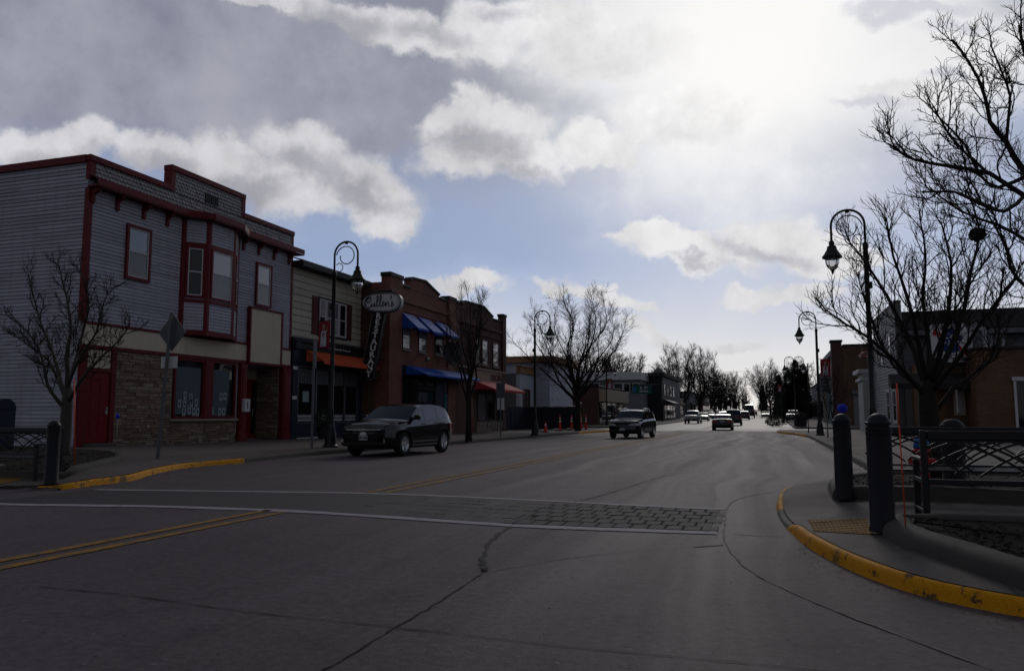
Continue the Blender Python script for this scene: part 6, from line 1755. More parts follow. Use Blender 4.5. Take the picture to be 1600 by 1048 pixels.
wp('post', post(MB(), ((k0.x + k1.x) / 2, yv + .05, .1), ((k0.x + k1.x) / 2, yv + .05, k1.z), .03), MAT['galvanised'], s4_); pl_ = wp('plate', MB().cbox(k0.x, k1.x, yv, yv + .015, k0.z, k1.z, .005), MAT['sign back'], s4_)
cx_ = (k0.x + k1.x) / 2; hh_ = k1.z - k0.z
wp('number', lettering('25', hh_ * .52, south(yv) @ Matrix.Translation((cx_, .003, k0.z + hh_ * .28)), .006, bold=.02, xs=1.05), MAT['letter dark'], pl_)
wp('wording', lettering('SPEED\nLIMIT', hh_ * .2, south(yv) @ Matrix.Translation((cx_, .003, k0.z + hh_ * .76)), .006, bold=.008), MAT['letter dark'], pl_)
yv = 118.0
gs = thing('street_name_sign', 'green overhead street name sign with a blue square at one end', 'sign', (aty(1013, 650, yv).x, yv, gz(yv)))
k0, k1, k2 = aty(988, 615, yv), aty(1001, 602, yv), aty(1018, 602, yv)
mb = MB(); mb.box(k0.x, k2.x, yv, yv + .06, k0.z, k1.z); pl_ = wp('plate', mb, MAT['green sign'], gs)
mb = MB(); mb.box(k0.x + .1, k0.x + .5, yv - .02, yv - .003, k0.z + .25, k1.z - .25); wp('blue_square', mb, MAT['sign blue'], pl_)
wp('lettering', lettering('IL ST\nDrive', .48, south(yv) @ Matrix.Translation(((k0.x + k2.x) / 2 + .3, .004, (k0.z + k1.z) / 2)), .01, xs=1.2), MAT['letter white'], pl_)
mb = MB(); xx = aty(1003, 640, 128).x; mb.tube([(k0.x, yv + .1, k1.z + .1), (k2.x + 1.5, yv + .1, k1.z + .1)], .06, 6); mb.tube([(k2.x + 1.5, yv + .1, gz(yv)), (k2.x + 1.5, yv + .1, k1.z + .6)], .11, 8); wp('mast', mb, MAT['black metal'], gs)
# dark mesh hoarding on the corner
hf = thing('site_fence', 'dark mesh covered construction fence around the unfinished shop', 'fence', (-19, 57, 0))
segs = [(-19.0, 56.3), (-19.0, 61.0), (-15.2, 64.0)]
mb = MB()
for (xa_, ya_), (xb_, yb_) in zip(segs, segs[1:]):
    n_ = 14; rows = []
    d_ = Vector((xb_ - xa_, yb_ - ya_)).normalized(); nn_ = Vector((d_.y, -d_.x))
    for i in range(n_ + 1):
        t = i / n_; w_ = .035 * math.sin(i * 1.9) * (1 if 0 < i < n_ else 0); x_, y_ = lerp(xa_, xb_, t) + nn_.x * w_, lerp(ya_, yb_, t) + nn_.y * w_
        rows.append([(x_, y_, zl(x_, y_) + .02), (x_ + nn_.x * .02, y_, 1.0), (x_, y_, 1.98 - (.04 if i % 3 == 1 else 0))])
    mb.grid(rows)
wp('mesh_screen', mb, MAT['hoarding navy'], hf)
for i in range(5):
    t = i / 4; x_, y_ = (lerp(-19, -19, t), lerp(56.3, 61, t)); 
    if i < 4: wp('fence_post', MB().tube([(x_ - .06, y_, 0), (x_ - .06, y_, 2.05)], .03, 6), MAT['galvanised'], hf)
for i in range(4):
    t = i / 3; x_, y_ = lerp(-19, -15.2, t), lerp(61, 64, t) + .07; wp('fence_post', MB().tube([(x_, y_, 0), (x_, y_, 2.06)], .03, 6), MAT['galvanised'], hf)
wp('top_rail', MB().tube([(-17.2, 62.45, 2.04), (-15.2, 64.05, 2.04)], .025, 6), MAT['steel'], hf)
# cones and delineators with sandbags
def cone(tall):
    r = thing('traffic_cone' if not tall else 'channelizer', 'x', 'cone')
    h = 1.15 if tall else .72
    mb = MB(); mb.lathe([(.14 if not tall else .11, .04), (.035 if not tall else .045, h), (.02, h + .01)], n=14); obj('body', mb, MAT['cone orange'], r, 40)
    mb = MB(); mb.cbox(-.2, .2, -.2, .2, 0, .04, .01); obj('base', mb, MAT['rubber'], r)
    mb = MB()
    for k_, (a_, c_) in enumerate(((.55, .68), (.76, .86)) if tall else ((.62, .82),)):
        f0, f1 = a_, c_; rr = (lambda f: (.14 - .105 * f if not tall else .11 - .065 * f) + .004)
        mb.lathe([(rr(f0), h * f0), (rr(f1), h * f1)], n=14)
    obj('reflective_band', mb, MAT['cone band'], r); return r
C1 = cone(False); C2 = cone(True)
p = G(852.5, 675, .12); C1.location = (p.x, p.y, zl(p.x, p.y)); C1['label'] = 'short orange cone with white collar beside the taller channelizers'
for i, (px_, py_) in enumerate(((875, 672.5), (893, 671.5), (908, 670.5), (915.5, 670.5))):
    p = G(px_, py_, .12); o = C2 if i == 0 else dup(C2, (0, 0, 0))
    o.location = (p.x, p.y, zl(p.x, p.y)); o['label'] = ('tall orange channelizer standing next to the short cone', 'tall orange channelizer between the first one and the tree trunk', 'tall orange channelizer just past the tree trunk, first of a pair', 'tall orange channelizer at the outer corner, second of a pair')[i]; o['group'] = 'orange channelizers before the site fence'
for i, (px_, py_) in enumerate(((846, 674), (869, 672.5), (889, 671.5))):
    p = G(px_, py_, .12); mb = MB(); mb.grid([[((.28 - .0 * j) * math.cos(a) * math.cos(j) * 1.0, .2 * math.sin(a) * math.cos(j), .09 + .09 * math.sin(j)) for a in [k_ * math.pi / 6 for k_ in range(12)]] for j in (-1.5, -.9, -.3, .3, .9, 1.5)], close=True)
    o = obj('sandbag', mb, MAT['sandbag']); o.location = (p.x, p.y, zl(p.x, p.y)); tag(o, ('white sandbag beside the short orange cone', 'white sandbag beside the tall channelizer next to the short cone', 'white sandbag beside the middle channelizer')[i], 'sandbag', 'white sandbags by the cones')
# bistro chairs outside the red awning shop
def chair(label):
    r = thing('bistro_chair', label, 'chair', group='metal chairs under the red awning')
    mb = MB(); mb.cbox(-.2, .2, -.2, .2, .43, .46, .01); obj('seat', mb, MAT['sign back'], r)
    for x in (-.18, .18):
        for y in (-.18, .18): obj('leg', MB().tube([(x, y, .43), (x * 1.1, y * 1.1, 0)], .014, 6), MAT['sign back'], r)
    mb = MB(); mb.tube([(-.18, .19, .46), (-.17, .24, .85), (0, .25, .92), (.17, .24, .85), (.18, .19, .46)], .014, 6)
    for z in (.6, .72): mb.tube([(-.18, .22, z), (.18, .22, z)], .012, 6)
    obj('backrest', mb, MAT['sign back'], r); return r
c_ = chair('metal bistro chair under the red awning, nearer the tree'); yy = Yb(751, 670); c_.location = (XB + .7, yy, zl(XB + .7, yy)); c_.rotation_euler = (0, 0, R(200))
yy = Yb(769, 668); dup(c_, (XB + .7, yy, zl(XB + .7, yy)), R(150), 'metal bistro chair under the red awning, beside the parking sign')
# parcel box at the far left
p = aty(3, 640, 15.5); pb = thing('post_box', 'dark blue rounded box standing beyond the bench by the grey cladding', 'post box', (p.x - .2, 15.5, zl(p.x, 15.5)))
mb = MB(); mb.cbox(-.35, .35, -.3, .3, .12, 1.15, .02); mb.add([(-.35 + .0, .3 * math.cos(a), 1.12 + .3 * math.sin(a)) for a in [i * math.pi / 10 for i in range(11)]] + [(.35, .3 * math.cos(a), 1.12 + .3 * math.sin(a)) for a in [i * math.pi / 10 for i in range(11)]], [tuple(range(11)), tuple(range(21, 10, -1))] + [(i, i + 11, i + 12, i + 1) for i in range(10)], False); obj('body', mb, MAT['navy paint'], pb)
for x in (-.3, .3):
    for y in (-.25, .25): obj('leg', MB().box(x - .03, x + .03, y - .03, y + .03, 0, .12), MAT['navy paint'], pb)

# ------------------------------------------------------------------ bare trees
class Grow:
    """limbs -> branches -> twigs; trunk and limbs in one mesh, the rest in the crown mesh"""
    def __init__(s, seed, n, ln, rad, up=.12, wob=.16, ang=(28, 62), t0=.22, sides=(4, 3, 3), segs=(6, 4, 3)):
        s.r = random.Random(seed); s.n, s.ln, s.rad, s.up, s.wob, s.ang, s.t0, s.sides, s.segs = n, ln, rad, up, wob, ang, t0, sides, segs
        s.wood, s.crown = MB(), MB()
    def at(s, P, t):
        f = t * (len(P) - 1); i = min(int(f), len(P) - 2); return P[i].lerp(P[i + 1], f - i), (P[i + 1] - P[i]).normalized()
    def limb(s, pts, r0, r1, lvl=0, sides=6, smooth=True):
        P = [Vector(p) for p in pts]
        if smooth: P = [Vector(p) for p in fine(P, .25)]
        n = len(P); R_ = [r0 + (r1 - r0) * (i / (n - 1)) ** .8 for i in range(n)]
        P = [p if i in (0,) else p + Vector((s.r.uniform(-1, 1), s.r.uniform(-1, 1), s.r.uniform(-1, 1))) * R_[i] * .35 for i, p in enumerate(P)]
        s.wood.tube(P, R_, sides); s.kids(P, R_, lvl); return P
    def kids(s, P, R_, lvl):
        if lvl >= len(s.n): return
        L = sum((b - a).length for a, b in zip(P, P[1:]))
        n = s.n[lvl]
        if lvl == 0: n = max(2, round(n * L))
        az = s.r.uniform(0, 6.28)
        for i in range(n):
            t = s.t0 + (1 - s.t0) * (i + s.r.random()) / n
            if lvl: t = .12 + .88 * (i + s.r.random()) / n
            p, d = s.at(P, min(t, .999)); az += 2.4 + s.r.uniform(-.6, .6)
            a = R(s.r.uniform(*s.ang)) * (1 - .35 * t); q_ = d.orthogonal().normalized(); q_ = Matrix.Rotation(az, 3, d) @ q_
            dd = (d * math.cos(a) + q_ * math.sin(a)).normalized()
            s.branch(p, dd, s.ln[lvl] * s.r.uniform(.55, 1.25) * (1.12 - .55 * t), min(R_[min(int(t * (len(R_) - 1)), len(R_) - 1)] * .72, s.rad[lvl]), lvl)
    def branch(s, p, d, L, r, lvl):
        k = s.segs[lvl]; P = [p]; d = d.copy()
        for i in range(k):
            d = (d + Vector((s.r.gauss(0, 1), s.r.gauss(0, 1), s.r.gauss(0, 1))) * s.wob + Vector((0, 0, s.up))).normalized()
            P.append(P[-1] + d * (L / k))
        e = s.rad[lvl + 1] if lvl + 1 < len(s.rad) else s.rad[-1] * .6
        R_ = [r + (min(e, r) - r) * i / k for i in range(k + 1)]
        s.crown.tube(P, R_, s.sides[lvl], cap=False); s.kids(P, R_, lvl + 1)
def tree_thing(g, name, label, base, group=None, bark='bark', twig='twig'):
    r = thing(name, label, 'tree', base, group=group); t = Vector(base)
    for nm, mb, mt in (('trunk', g.wood, bark), ('crown', g.crown, twig)):
        mb.v = [(v[0] - t.x, v[1] - t.y, v[2] - t.z) for v in mb.v]; obj(nm, mb, MAT[mt], r)
    return r
def pxl(y0, *pts):
    """limb traced by sight line at depth y0, each point with its own depth offset"""
    return [aty(p[0], p[1], y0 + (p[2] if len(p) > 2 else 0)) for p in pts]

# slim tree on the left corner
y0 = 14.6
g = Grow(3, (4.6, 5, 4), (.72, .34, .17), (.012, .0065, .0045), up=.10)
pb_ = aty(98, 726, y0); pb_.z = zl(pb_.x, y0)
g.wood.tube([pb_, aty(99, 700, y0), aty(103, 660, y0), aty(105, 632, y0), aty(106, 605, y0)], [.20, .155, .13, .12, .10], 10)
for pts, r0, r1 in ((((104, 640), (88, 622, -.2), (73, 598, -.4), (66, 560, -.5), (48, 525, -.7), (22, 498, -.9)), .06, .012), (((105, 622), (92, 585, .3), (80, 545, .5), (60, 490, .7), (45, 430, .8)), .055, .01), (((106, 610), (105, 560, -.1), (110, 500, -.2), (98, 440, -.1), (90, 405, 0)), .07, .011),
                    (((106, 612), (118, 560, .4), (132, 510, .6), (138, 460, .8), (120, 415, .9)), .06, .01), (((107, 628), (130, 590, -.3), (160, 556, -.6), (188, 530, -.8), (204, 505, -1.0)), .055, .01), (((106, 606), (124, 560, -.5), (150, 520, -.9), (160, 480, -1.1), (170, 455, -1.2)), .045, .01),
                    (((104, 634), (80, 570, .6), (45, 540, 1.0), (20, 520, 1.2)), .04, .01)):
    g.limb(pxl(y0, *pts), r0, r1)
tree_thing(g, 'bare_tree', 'slim bare tree in the planter before the grey cladding', pb_, bark='bark grey')
# broad tree behind the right benches
y0 = 14.2
g = Grow(7, (4.8, 6, 4), (.85, .42, .2), (.0125, .006, .004), up=.13)
pb_ = aty(1456, 730, y0); pb_.z = zr(pb_.x, y0) + .1
g.wood.tube([pb_, aty(1455, 700, y0), aty(1452, 655, y0), aty(1449, 615, y0), aty(1450, 590, y0)], [.19, .165, .15, .13, .08], 12)
for pts, r0, r1 in ((((1448, 622), (1425, 592, -.2), (1396, 560, -.5), (1360, 530, -.8), (1320, 505, -1.0), (1288, 482, -1.2)), 0.0504, .010), (((1448, 606), (1428, 550, .3), (1400, 490, .5), (1372, 440, .7), (1345, 400, .9), (1322, 372, 1.0)), 0.0540, .010), (((1449, 598), (1434, 530, -.3), (1416, 460, -.5), (1396, 400, -.6), (1385, 340, -.8)), 0.0540, .010),
                    (((1451, 594), (1450, 530, .4), (1442, 470, .7), (1446, 400, .9), (1436, 330, 1.1)), 0.0504, .010), (((1453, 598), (1474, 530, -.4), (1484, 470, -.7), (1486, 410, -.8), (1470, 345, -.9)), 0.0576, .011), (((1455, 602), (1486, 545, .2), (1506, 480, .3), (1518, 420, .4), (1530, 360, .5), (1512, 300, .6)), 0.0612, .012),
                    (((1456, 612), (1498, 560, -.5), (1532, 505, -.8), (1565, 460, -1.0), (1590, 430, -1.2)), 0.0540, .011), (((1456, 650), (1490, 606, .3), (1520, 585, .5), (1548, 560, .7), (1562, 520, .8), (1556, 480, .9)), 0.0432, .010), (((1450, 600), (1465, 540, .8), (1500, 470, 1.2), (1545, 400, 1.5)), 0.0396, .010),
                    (((1447, 615), (1410, 585, .6), (1380, 545, 1.0), (1352, 470, 1.3), (1340, 430, 1.4)), 0.0360, .010)):
    g.limb(pxl(y0, *pts), r0, r1)
tree_thing(g, 'bare_tree', 'broad bare tree holding a bird nest, behind the benches', pb_)
mb = MB(); c_ = aty(1527, 366, y0 + .5)
rn = random.Random(2)
for _ in range(420):
    u = Vector((rn.gauss(0, 1), rn.gauss(0, 1), rn.gauss(0, .8))); u = u.normalized() * rn.uniform(.05, .125); u.z *= .85
    t_ = u.orthogonal().normalized() * rn.uniform(.03, .09); t_ = Matrix.Rotation(rn.uniform(0, 6.28), 3, u.normalized()) @ t_
    mb.tube([c_ + u - t_, c_ + u * 1.05, c_ + u + t_], .006, 3, cap=False)
wone('bird_nest', mb, MAT['nest'], 'ball shaped bird nest of twigs high in the broad tree', 'nest')
# big tree whose trunk stands beyond the right edge
y0 = 8.6
g = Grow(12, (5.6, 6, 5), (.52, .26, .13), (.0085, .0042, .0028), up=.12, wob=.18)
pb_ = aty(1730, 760, y0); pb_.z = zr(pb_.x, y0)
g.wood.tube([pb_, aty(1728, 650, y0), aty(1722, 520, y0), aty(1716, 430, y0)], [.2, .16, .145, .12], 12)
for pts, r0, r1 in ((((1716, 440), (1660, 360, -.3), (1600, 306, -.5), (1545, 272, -.6), (1480, 258, -.8), (1430, 250, -.9), (1388, 224, -1.0)), 0.0381, .008), (((1716, 430), (1650, 330, .3), (1604, 275, .4), (1572, 222, .5), (1548, 190, .5), (1538, 150, .5), (1516, 100, .6), (1488, 62, .6)), 0.0462, .009), (((1718, 450), (1690, 330, -.3), (1650, 200, -.4), (1610, 120, -.5), (1592, 40, -.6)), 0.0435, .010),
                    (((1572, 222, .5), (1576, 180, .6), (1578, 150, .8), (1564, 110, .9), (1548, 70, 1.0)), 0.0190, .008), (((1604, 275, .4), (1560, 292, .6), (1530, 272, .8), (1508, 228, .9), (1480, 196, 1.0), (1456, 172, 1.1)), 0.0218, .008), (((1545, 272, -.6), (1510, 240, -.6), (1480, 205, -.7), (1458, 165, -.8)), 0.0136, .007),
                    (((1716, 470), (1660, 420, .3), (1612, 380, .5), (1560, 352, .7), (1500, 330, .8), (1452, 292, 1.0)), 0.0326, .008), (((1718, 500), (1650, 470, -.2), (1606, 450, -.4), (1580, 420, -.5), (1570, 380, -.6), (1540, 330, -.7)), 0.0272, .008), (((1600, 306, -.5), (1570, 330, -.8), (1530, 318, -1.0), (1490, 300, -1.2), (1440, 300, -1.3)), 0.0190, .008),
                    (((1716, 430), (1760, 300), (1800, 150), (1790, 0)), 0.0435, .012), (((1718, 480), (1790, 380, -.4), (1880, 260, -.8)), 0.0381, .012), (((1716, 440), (1700, 300, 1.0), (1660, 130, 1.6), (1640, -40, 2.0)), 0.0326, .010)):
    g.limb(pxl(y0, *pts), r0, r1)
tree_thing(g, 'bare_tree', 'large bare tree with limbs high over the benches, its trunk out of view', pb_)
# free standing bare trees by recipe
def fan_tree(seed, H, trunk_h, tr, nl, spread, n, ln, rad, up=.10, tall=1.0):
    g = Grow(seed, n, ln, rad, up=up)
    r = g.r
    g.wood.tube([(0, 0, -.05), (.02, 0, trunk_h * .4), (0, .02, trunk_h), (.02, 0, trunk_h * 1.25)], [tr * 1.25, tr, tr * .9, tr * .6], 8)
    for i in range(nl):
        a = 2.4 * i + r.uniform(-.4, .4); f = (i + .5) / nl
        out = spread * (.35 + .65 * f) * r.uniform(.85, 1.1); h = (H - trunk_h) * (1.02 - .42 * f * f) * r.uniform(.85, 1.05)
        z0 = trunk_h * (1.15 - .45 * f)
        P = [(0, 0, z0)]
        for t in (.25, .5, .75, 1.0):
            P.append((math.cos(a) * out * t ** .85 + r.uniform(-.1, .1) * spread, math.sin(a) * out * t ** .85 + r.uniform(-.1, .1) * spread, z0 + (h - (z0 - trunk_h)) * t ** 1.1))
        g.limb(P, tr * .5, rad[0] * .7)
    return g
# narrow street tree before the brick shops
p = G(732, 688, .12)
g = fan_tree(41, 7.0, 2.3, .13, 8, 1.5, (2.6, 5, 4), (.95, .5, .25), (.011, .007, .0055), up=.2)
t1 = tree_thing(g, 'bare_tree', 'narrow dark bare tree in front of the two brick shops', (0, 0, 0)); t1.location = (p.x, p.y, zl(p.x, p.y))
# rounded tree on the corner with cones
p = G(903, 672, .14)
g = fan_tree(52, 10.2, 2.9, .2, 18, 4.7, (2.1, 5, 5), (1.8, .9, .45), (.017, .0095, .0072), up=.07)
t2 = tree_thing(g, 'bare_tree', 'rounded bare street tree on the corner among the orange channelizers', (0, 0, 0)); t2.location = (p.x, p.y, zl(p.x, p.y))
# saplings along the right pavement
g = fan_tree(61, 3.2, 1.0, .035, 6, .8, (3, 4), (.6, .3), (.012, .008), up=.2)
sp0 = tree_thing(g, 'sapling', 'thin sapling just past the bollard with the blue reflector', (0, 0, 0)); p = G(1303, 690, .15); sp0.location = (p.x, p.y, zr(p.x, p.y))
for px_, y_, lb in ((1262, 58, 'thin sapling past the gooseneck lamp with the red banner'), (1292, 47, 'thin sapling in front of the speed sign post')):
    dup(sp0, (aty(px_, 640, y_).x, y_, zr(2.6, y_)), 1.3 * px_, lb)
# distant bare trees
FT = []
for sd_, H_, sp_ in ((71, 12, 5.0), (72, 13, 5.6), (73, 11, 4.4)):
    FT.append(fan_tree(sd_, H_, 2.6, .26, 13, sp_, (1.5, 5, 4), (2.4, 1.2, .6), (.040, .022, .016), up=.06))
FTO = [None] * 3
far_trees = [  # px of trunk, depth, scale, source, label
    (1066, 205, 1.45, 0, 'tall bare tree rising above the white pickup'), (1094, 232, 1.35, 1, 'bare tree behind the white pickup, next after the tallest'), (1040, 188, 1.05, 2, 'bare tree beside the dark corner building'),
    (1117, 265, 1.2, 2, 'bare tree over the parked cars, third after the white pickup'), (1136, 300, 1.2, 0, 'bare tree fourth along the kerb after the white pickup'), (1150, 345, 1.15, 1, 'last bare tree at the end of the row past the pickup'), (1104, 300, 1.35, 0, 'bare tree set back in the thick of the group past the pickup'), (1126, 350, 1.35, 2, 'bare tree set back near the end of the group past the pickup'),
    (1196, 250, 1.15, 1, 'spreading bare tree at the street end above the silver car'), (1204, 205, .95, 2, 'bare tree beside the parked silver car and the evergreens'),
    (812, 84, .62, 0, 'bare tree peeping out behind the dark brick shop'), (742, 86, .80, 1, 'bare tree tops above the gable of the dark brick shop'), (768, 92, .72, 2, 'bare tree tops beside the far pier of the dark brick shop'),
    (884, 190, 1.5, 0, 'bare tree behind the long pale building, at its end over the fence'), (908, 200, 1.45, 1, 'second bare tree behind the long pale building'), (935, 195, 1.6, 2, 'third bare tree behind the long pale building'), (962, 205, 1.55, 0, 'fourth bare tree behind the long pale building'), (985, 190, 1.4, 1, 'bare tree behind the long pale building, next to the dark corner building'),
    (1252, 190, 1.0, 0, 'bare tree tops behind the pale shop row and the double lamp'), (20, 38, .62, 2, 'bare tree whose tips show above the grey building roof')]
for i, (px_, y_, s_, k_, lb) in enumerate(far_trees):
    x_ = aty(px_, 640, y_).x; z_ = gz(y_) if y_ > 100 else 0
    if FTO[k_] is None: FTO[k_] = tree_thing(FT[k_], 'bare_tree', lb, (0, 0, 0)); o = FTO[k_]; o.location = (x_, y_, z_)
    else: o = dup(FTO[k_], (x_, y_, z_), None, lb)
    o.rotation_euler = (0, 0, i * 1.7); o.scale = (s_, s_, s_ * (.82 if px_ < 1000 and y_ > 150 else 1)); o['group'] = 'bare trees in the distance'
# evergreens on the right
def conifer(seed, H, r0):
    rng = random.Random(seed); mw, mc = MB(), MB()
    mw.tube([(0, 0, 0), (0, 0, H * .5), (0, 0, H)], [.22, .14, .02], 8)
    for _ in range(int(900 * H / 10)):
        t = rng.random() ** 1.1; z = H * (.03 + .97 * t); rr = r0 * (1 - t) ** .65 * rng.uniform(.75, 1.1) + .15; a = rng.uniform(0, 6.28); rad = rr * rng.uniform(.35, 1.0)
        for __ in range(9):
            u = rng.uniform(.3, 1); p = Vector((math.cos(a) * rad * u, math.sin(a) * rad * u, z - .25 * rad * u + rng.uniform(-.15, .15)))
            d = Vector((math.cos(a) + rng.uniform(-.7, .7), math.sin(a) + rng.uniform(-.7, .7), rng.uniform(-.5, .3))).normalized() * rng.uniform(.2, .5); w_ = d.orthogonal().normalized() * .13
            mc.add([p - d * .3, p + w_, p + d, p - w_], [(0, 1, 2, 3)])
    r = thing('evergreen_tree', 'x', 'tree', group='evergreens behind the double armed street lamps'); obj('trunk', mw, MAT['bark'], r); obj('crown', mc, MAT['evergreen'], r); return r
ev = [conifer(5, 15, 4.6), conifer(6, 10, 2.6)]
for i, (px_, y_, s_, k_, lb) in enumerate(((1245, 172, .80, 0, 'widest dark evergreen behind the double armed lamp'), (1232, 178, .72, 0, 'tall dark evergreen just beside the widest one'), (1218, 186, .95, 1, 'narrow dark evergreen with a pointed tip at the street edge of the clump'), (1257, 170, .74, 0, 'dark evergreen touching the pale shop row'), (1236, 150, .72, 1, 'lower dark evergreen in front of the clump'), (1195, 330, .8, 1, 'small dark evergreen near the end of the street'), (1192, 390, .8, 0, 'dark evergreen at the very end of the street'))):
    o = ev[k_] if (i in (0, 2)) else dup(ev[k_], (0, 0, 0)); o.location = (aty(px_, 640, y_).x, y_, gz(y_)); o.scale = (s_,) * 3; o.rotation_euler = (0, 0, i * 1.1); o['label'] = lb
# far wood closing the street
mb = MB(); rng = random.Random(77)
for _ in range(2600):
    y_ = rng.uniform(470, 640); x_ = rng.uniform(-320, -14) if rng.random() < .6 else rng.uniform(14, 420)
    h = rng.uniform(5, 13); p = Vector((x_, y_, gz(430) + 1))
    mb.tube([p, p + Vector((rng.uniform(-.5, .5), 0, h * .5)), p + Vector((rng.uniform(-1.5, 1.5), 0, h))], [.28, .2, .05], 3, cap=False)
    for __ in range(9):
        q_ = p + Vector((0, 0, h * rng.uniform(.3, .9))); mb.tube([q_, q_ + Vector((rng.uniform(-2.5, 2.5), rng.uniform(-2, 2), rng.uniform(.5, 3)))], [.14, .04], 3, cap=False)
o = obj('distant_wood', mb, MAT['twig']); o['kind'] = 'stuff'; o['label'] = 'far bare woodland closing the view at the end of the street'
mb = MB(); rng = random.Random(5)
for _ in range(900):
    x_, y_ = rng.uniform(-21, -14.4), rng.uniform(82, 90); z_ = gz(y_) + .16; a = rng.uniform(0, 6.28); h = rng.uniform(.05, .14)
    mb.add([(x_, y_, z_), (x_ + .03 * math.cos(a), y_ + .03 * math.sin(a), z_), (x_ + rng.uniform(-.04, .04), y_, z_ + h)], [(0, 1, 2)])
mb.quad((-21, 82, gz(82) + .178), (-14.3, 82, gz(82) + .178), (-14.3, 90, gz(90) + .178), (-21, 90, gz(90) + .178))
o = obj('grass_verge', mb, MAT['grass']); o['kind'] = 'stuff'; o['label'] = 'small patch of grass at the far corner'
# overhead wires
mbw = []
for i, (pa, pb, ya, yb) in enumerate(((  (1045, 578), (1262, 574), 150, 150), ((1060, 592), (1262, 590), 190, 190), ((1085, 603), (1250, 604), 230, 230), ((1100, 612), (1240, 612), 280, 280))):
    A, B = aty(*pa, ya), aty(*pb, yb); P = [A.lerp(B, t / 16) - Vector((0, 0, .5 * math.sin(math.pi * t / 16))) for t in range(17)]
    wone('power_line', MB().tube(P, .02 + .008 * i, 4), MAT['black metal'], ('highest thin wire crossing the street', 'second thin wire crossing the street', 'third thin wire crossing the street', 'lowest thin wire crossing the street')[i], 'wire')
    for k_, E_ in ((0, A), (1, B)):
        q_ = (E_.x, E_.y, gz(E_.y) - .1)
        mb = MB(); mb.tube([q_, (E_.x, E_.y, E_.z + .7)], [.16, .11], 8); mb.box(E_.x - .9, E_.x + .9, E_.y - .06, E_.y + .06, E_.z + .1, E_.z + .22)
        wone('utility_pole', mb, MAT['bark grey'], ('utility pole holding the %s wire at its %s end' % (('highest', 'second', 'third', 'lowest')[i], ('restaurant side', 'bar side')[k_])), 'pole')

# ------------------------------------------------------------------ cars
def pl(tab, x):
    for (a, b), (c, d) in zip(tab, tab[1:]):
        if x <= c: return b + (d - b) * max(0, (x - a) / max(c - a, 1e-6))
    return tab[-1][1]
CARS = {
 'edge': dict(L=4.68, W=1.93, zr=1.70, top=[(0, .88), (.05, 1.0), (.2, 1.06), (.7, 1.11), (1.25, 1.14), (1.32, 1.17), (2.12, 1.60), (2.5, 1.67), (3.2, 1.69), (3.85, 1.64), (4.2, 1.56), (4.52, 1.18), (4.63, 1.04), (4.68, .85)], belt=[(0, .90), (1.3, 1.07), (3.6, 1.16), (4.68, 1.2)], ws=(1.32, 2.12), rw=(4.2, 4.52), wh=(.95, 3.78), wr=.38, pill=(1.5, 2.36, 2.44, 3.3, 3.4, 4.05), bot=.30),
 'jeep': dict(L=4.62, W=1.86, zr=1.68, top=[(0, .72), (.05, .95), (.2, 1.02), (.7, 1.09), (1.2, 1.13), (1.28, 1.17), (1.95, 1.58), (2.4, 1.65), (3.2, 1.66), (3.9, 1.60), (4.1, 1.54), (4.45, 1.1), (4.55, 1.0), (4.62, .8)], belt=[(0, .9), (1.3, 1.04), (4.62, 1.12)], ws=(1.28, 1.95), rw=(4.1, 4.45), wh=(.92, 3.62), wr=.37, pill=(1.48, 2.28, 2.36, 3.2, 3.3, 4.0), bot=.33),
 'sedan': dict(L=4.75, W=1.83, zr=1.45, top=[(0, .62), (.06, .74), (.3, .82), (1.1, .93), (1.3, .98), (2.1, 1.36), (2.6, 1.43), (3.1, 1.42), (3.4, 1.36), (4.15, 1.02), (4.3, 1.0), (4.62, .98), (4.7, .9), (4.75, .7)], belt=[(0, .7), (1.3, .9), (4.75, .96)], ws=(1.3, 2.1), rw=(3.4, 4.15), wh=(.92, 3.7), wr=.32, pill=(1.6, 2.45, 2.52, 3.25, 3.3, 3.8), bot=.24),
 'van': dict(L=5.2, W=1.98, zr=1.95, top=[(0, .8), (.1, 1.02), (.7, 1.1), (1.05, 1.18), (1.75, 1.85), (2.2, 1.92), (4.6, 1.92), (5.0, 1.86), (5.12, 1.3), (5.2, .9)], belt=[(0, .95), (5.2, 1.15)], ws=(1.05, 1.75), rw=(5.0, 5.12), wh=(.95, 4.1), wr=.37, pill=(1.3, 2.2, 2.3, 3.4, 3.5, 4.8), bot=.33),
 'pickup': dict(L=5.4, W=1.96, zr=1.84, top=[(0, .85), (.06, 1.08), (.3, 1.15), (1.2, 1.2), (1.32, 1.24), (1.95, 1.74), (2.4, 1.82), (3.2, 1.80), (3.38, 1.7), (3.5, 1.2), (3.56, 1.16), (5.3, 1.16), (5.4, .95)], belt=[(0, .95), (1.3, 1.15), (5.4, 1.1)], ws=(1.32, 1.95), rw=(3.38, 3.5), wh=(1.0, 4.3), wr=.40, pill=(1.5, 2.35, 2.43, 3.1, 3.12, 3.2), bot=.40)}
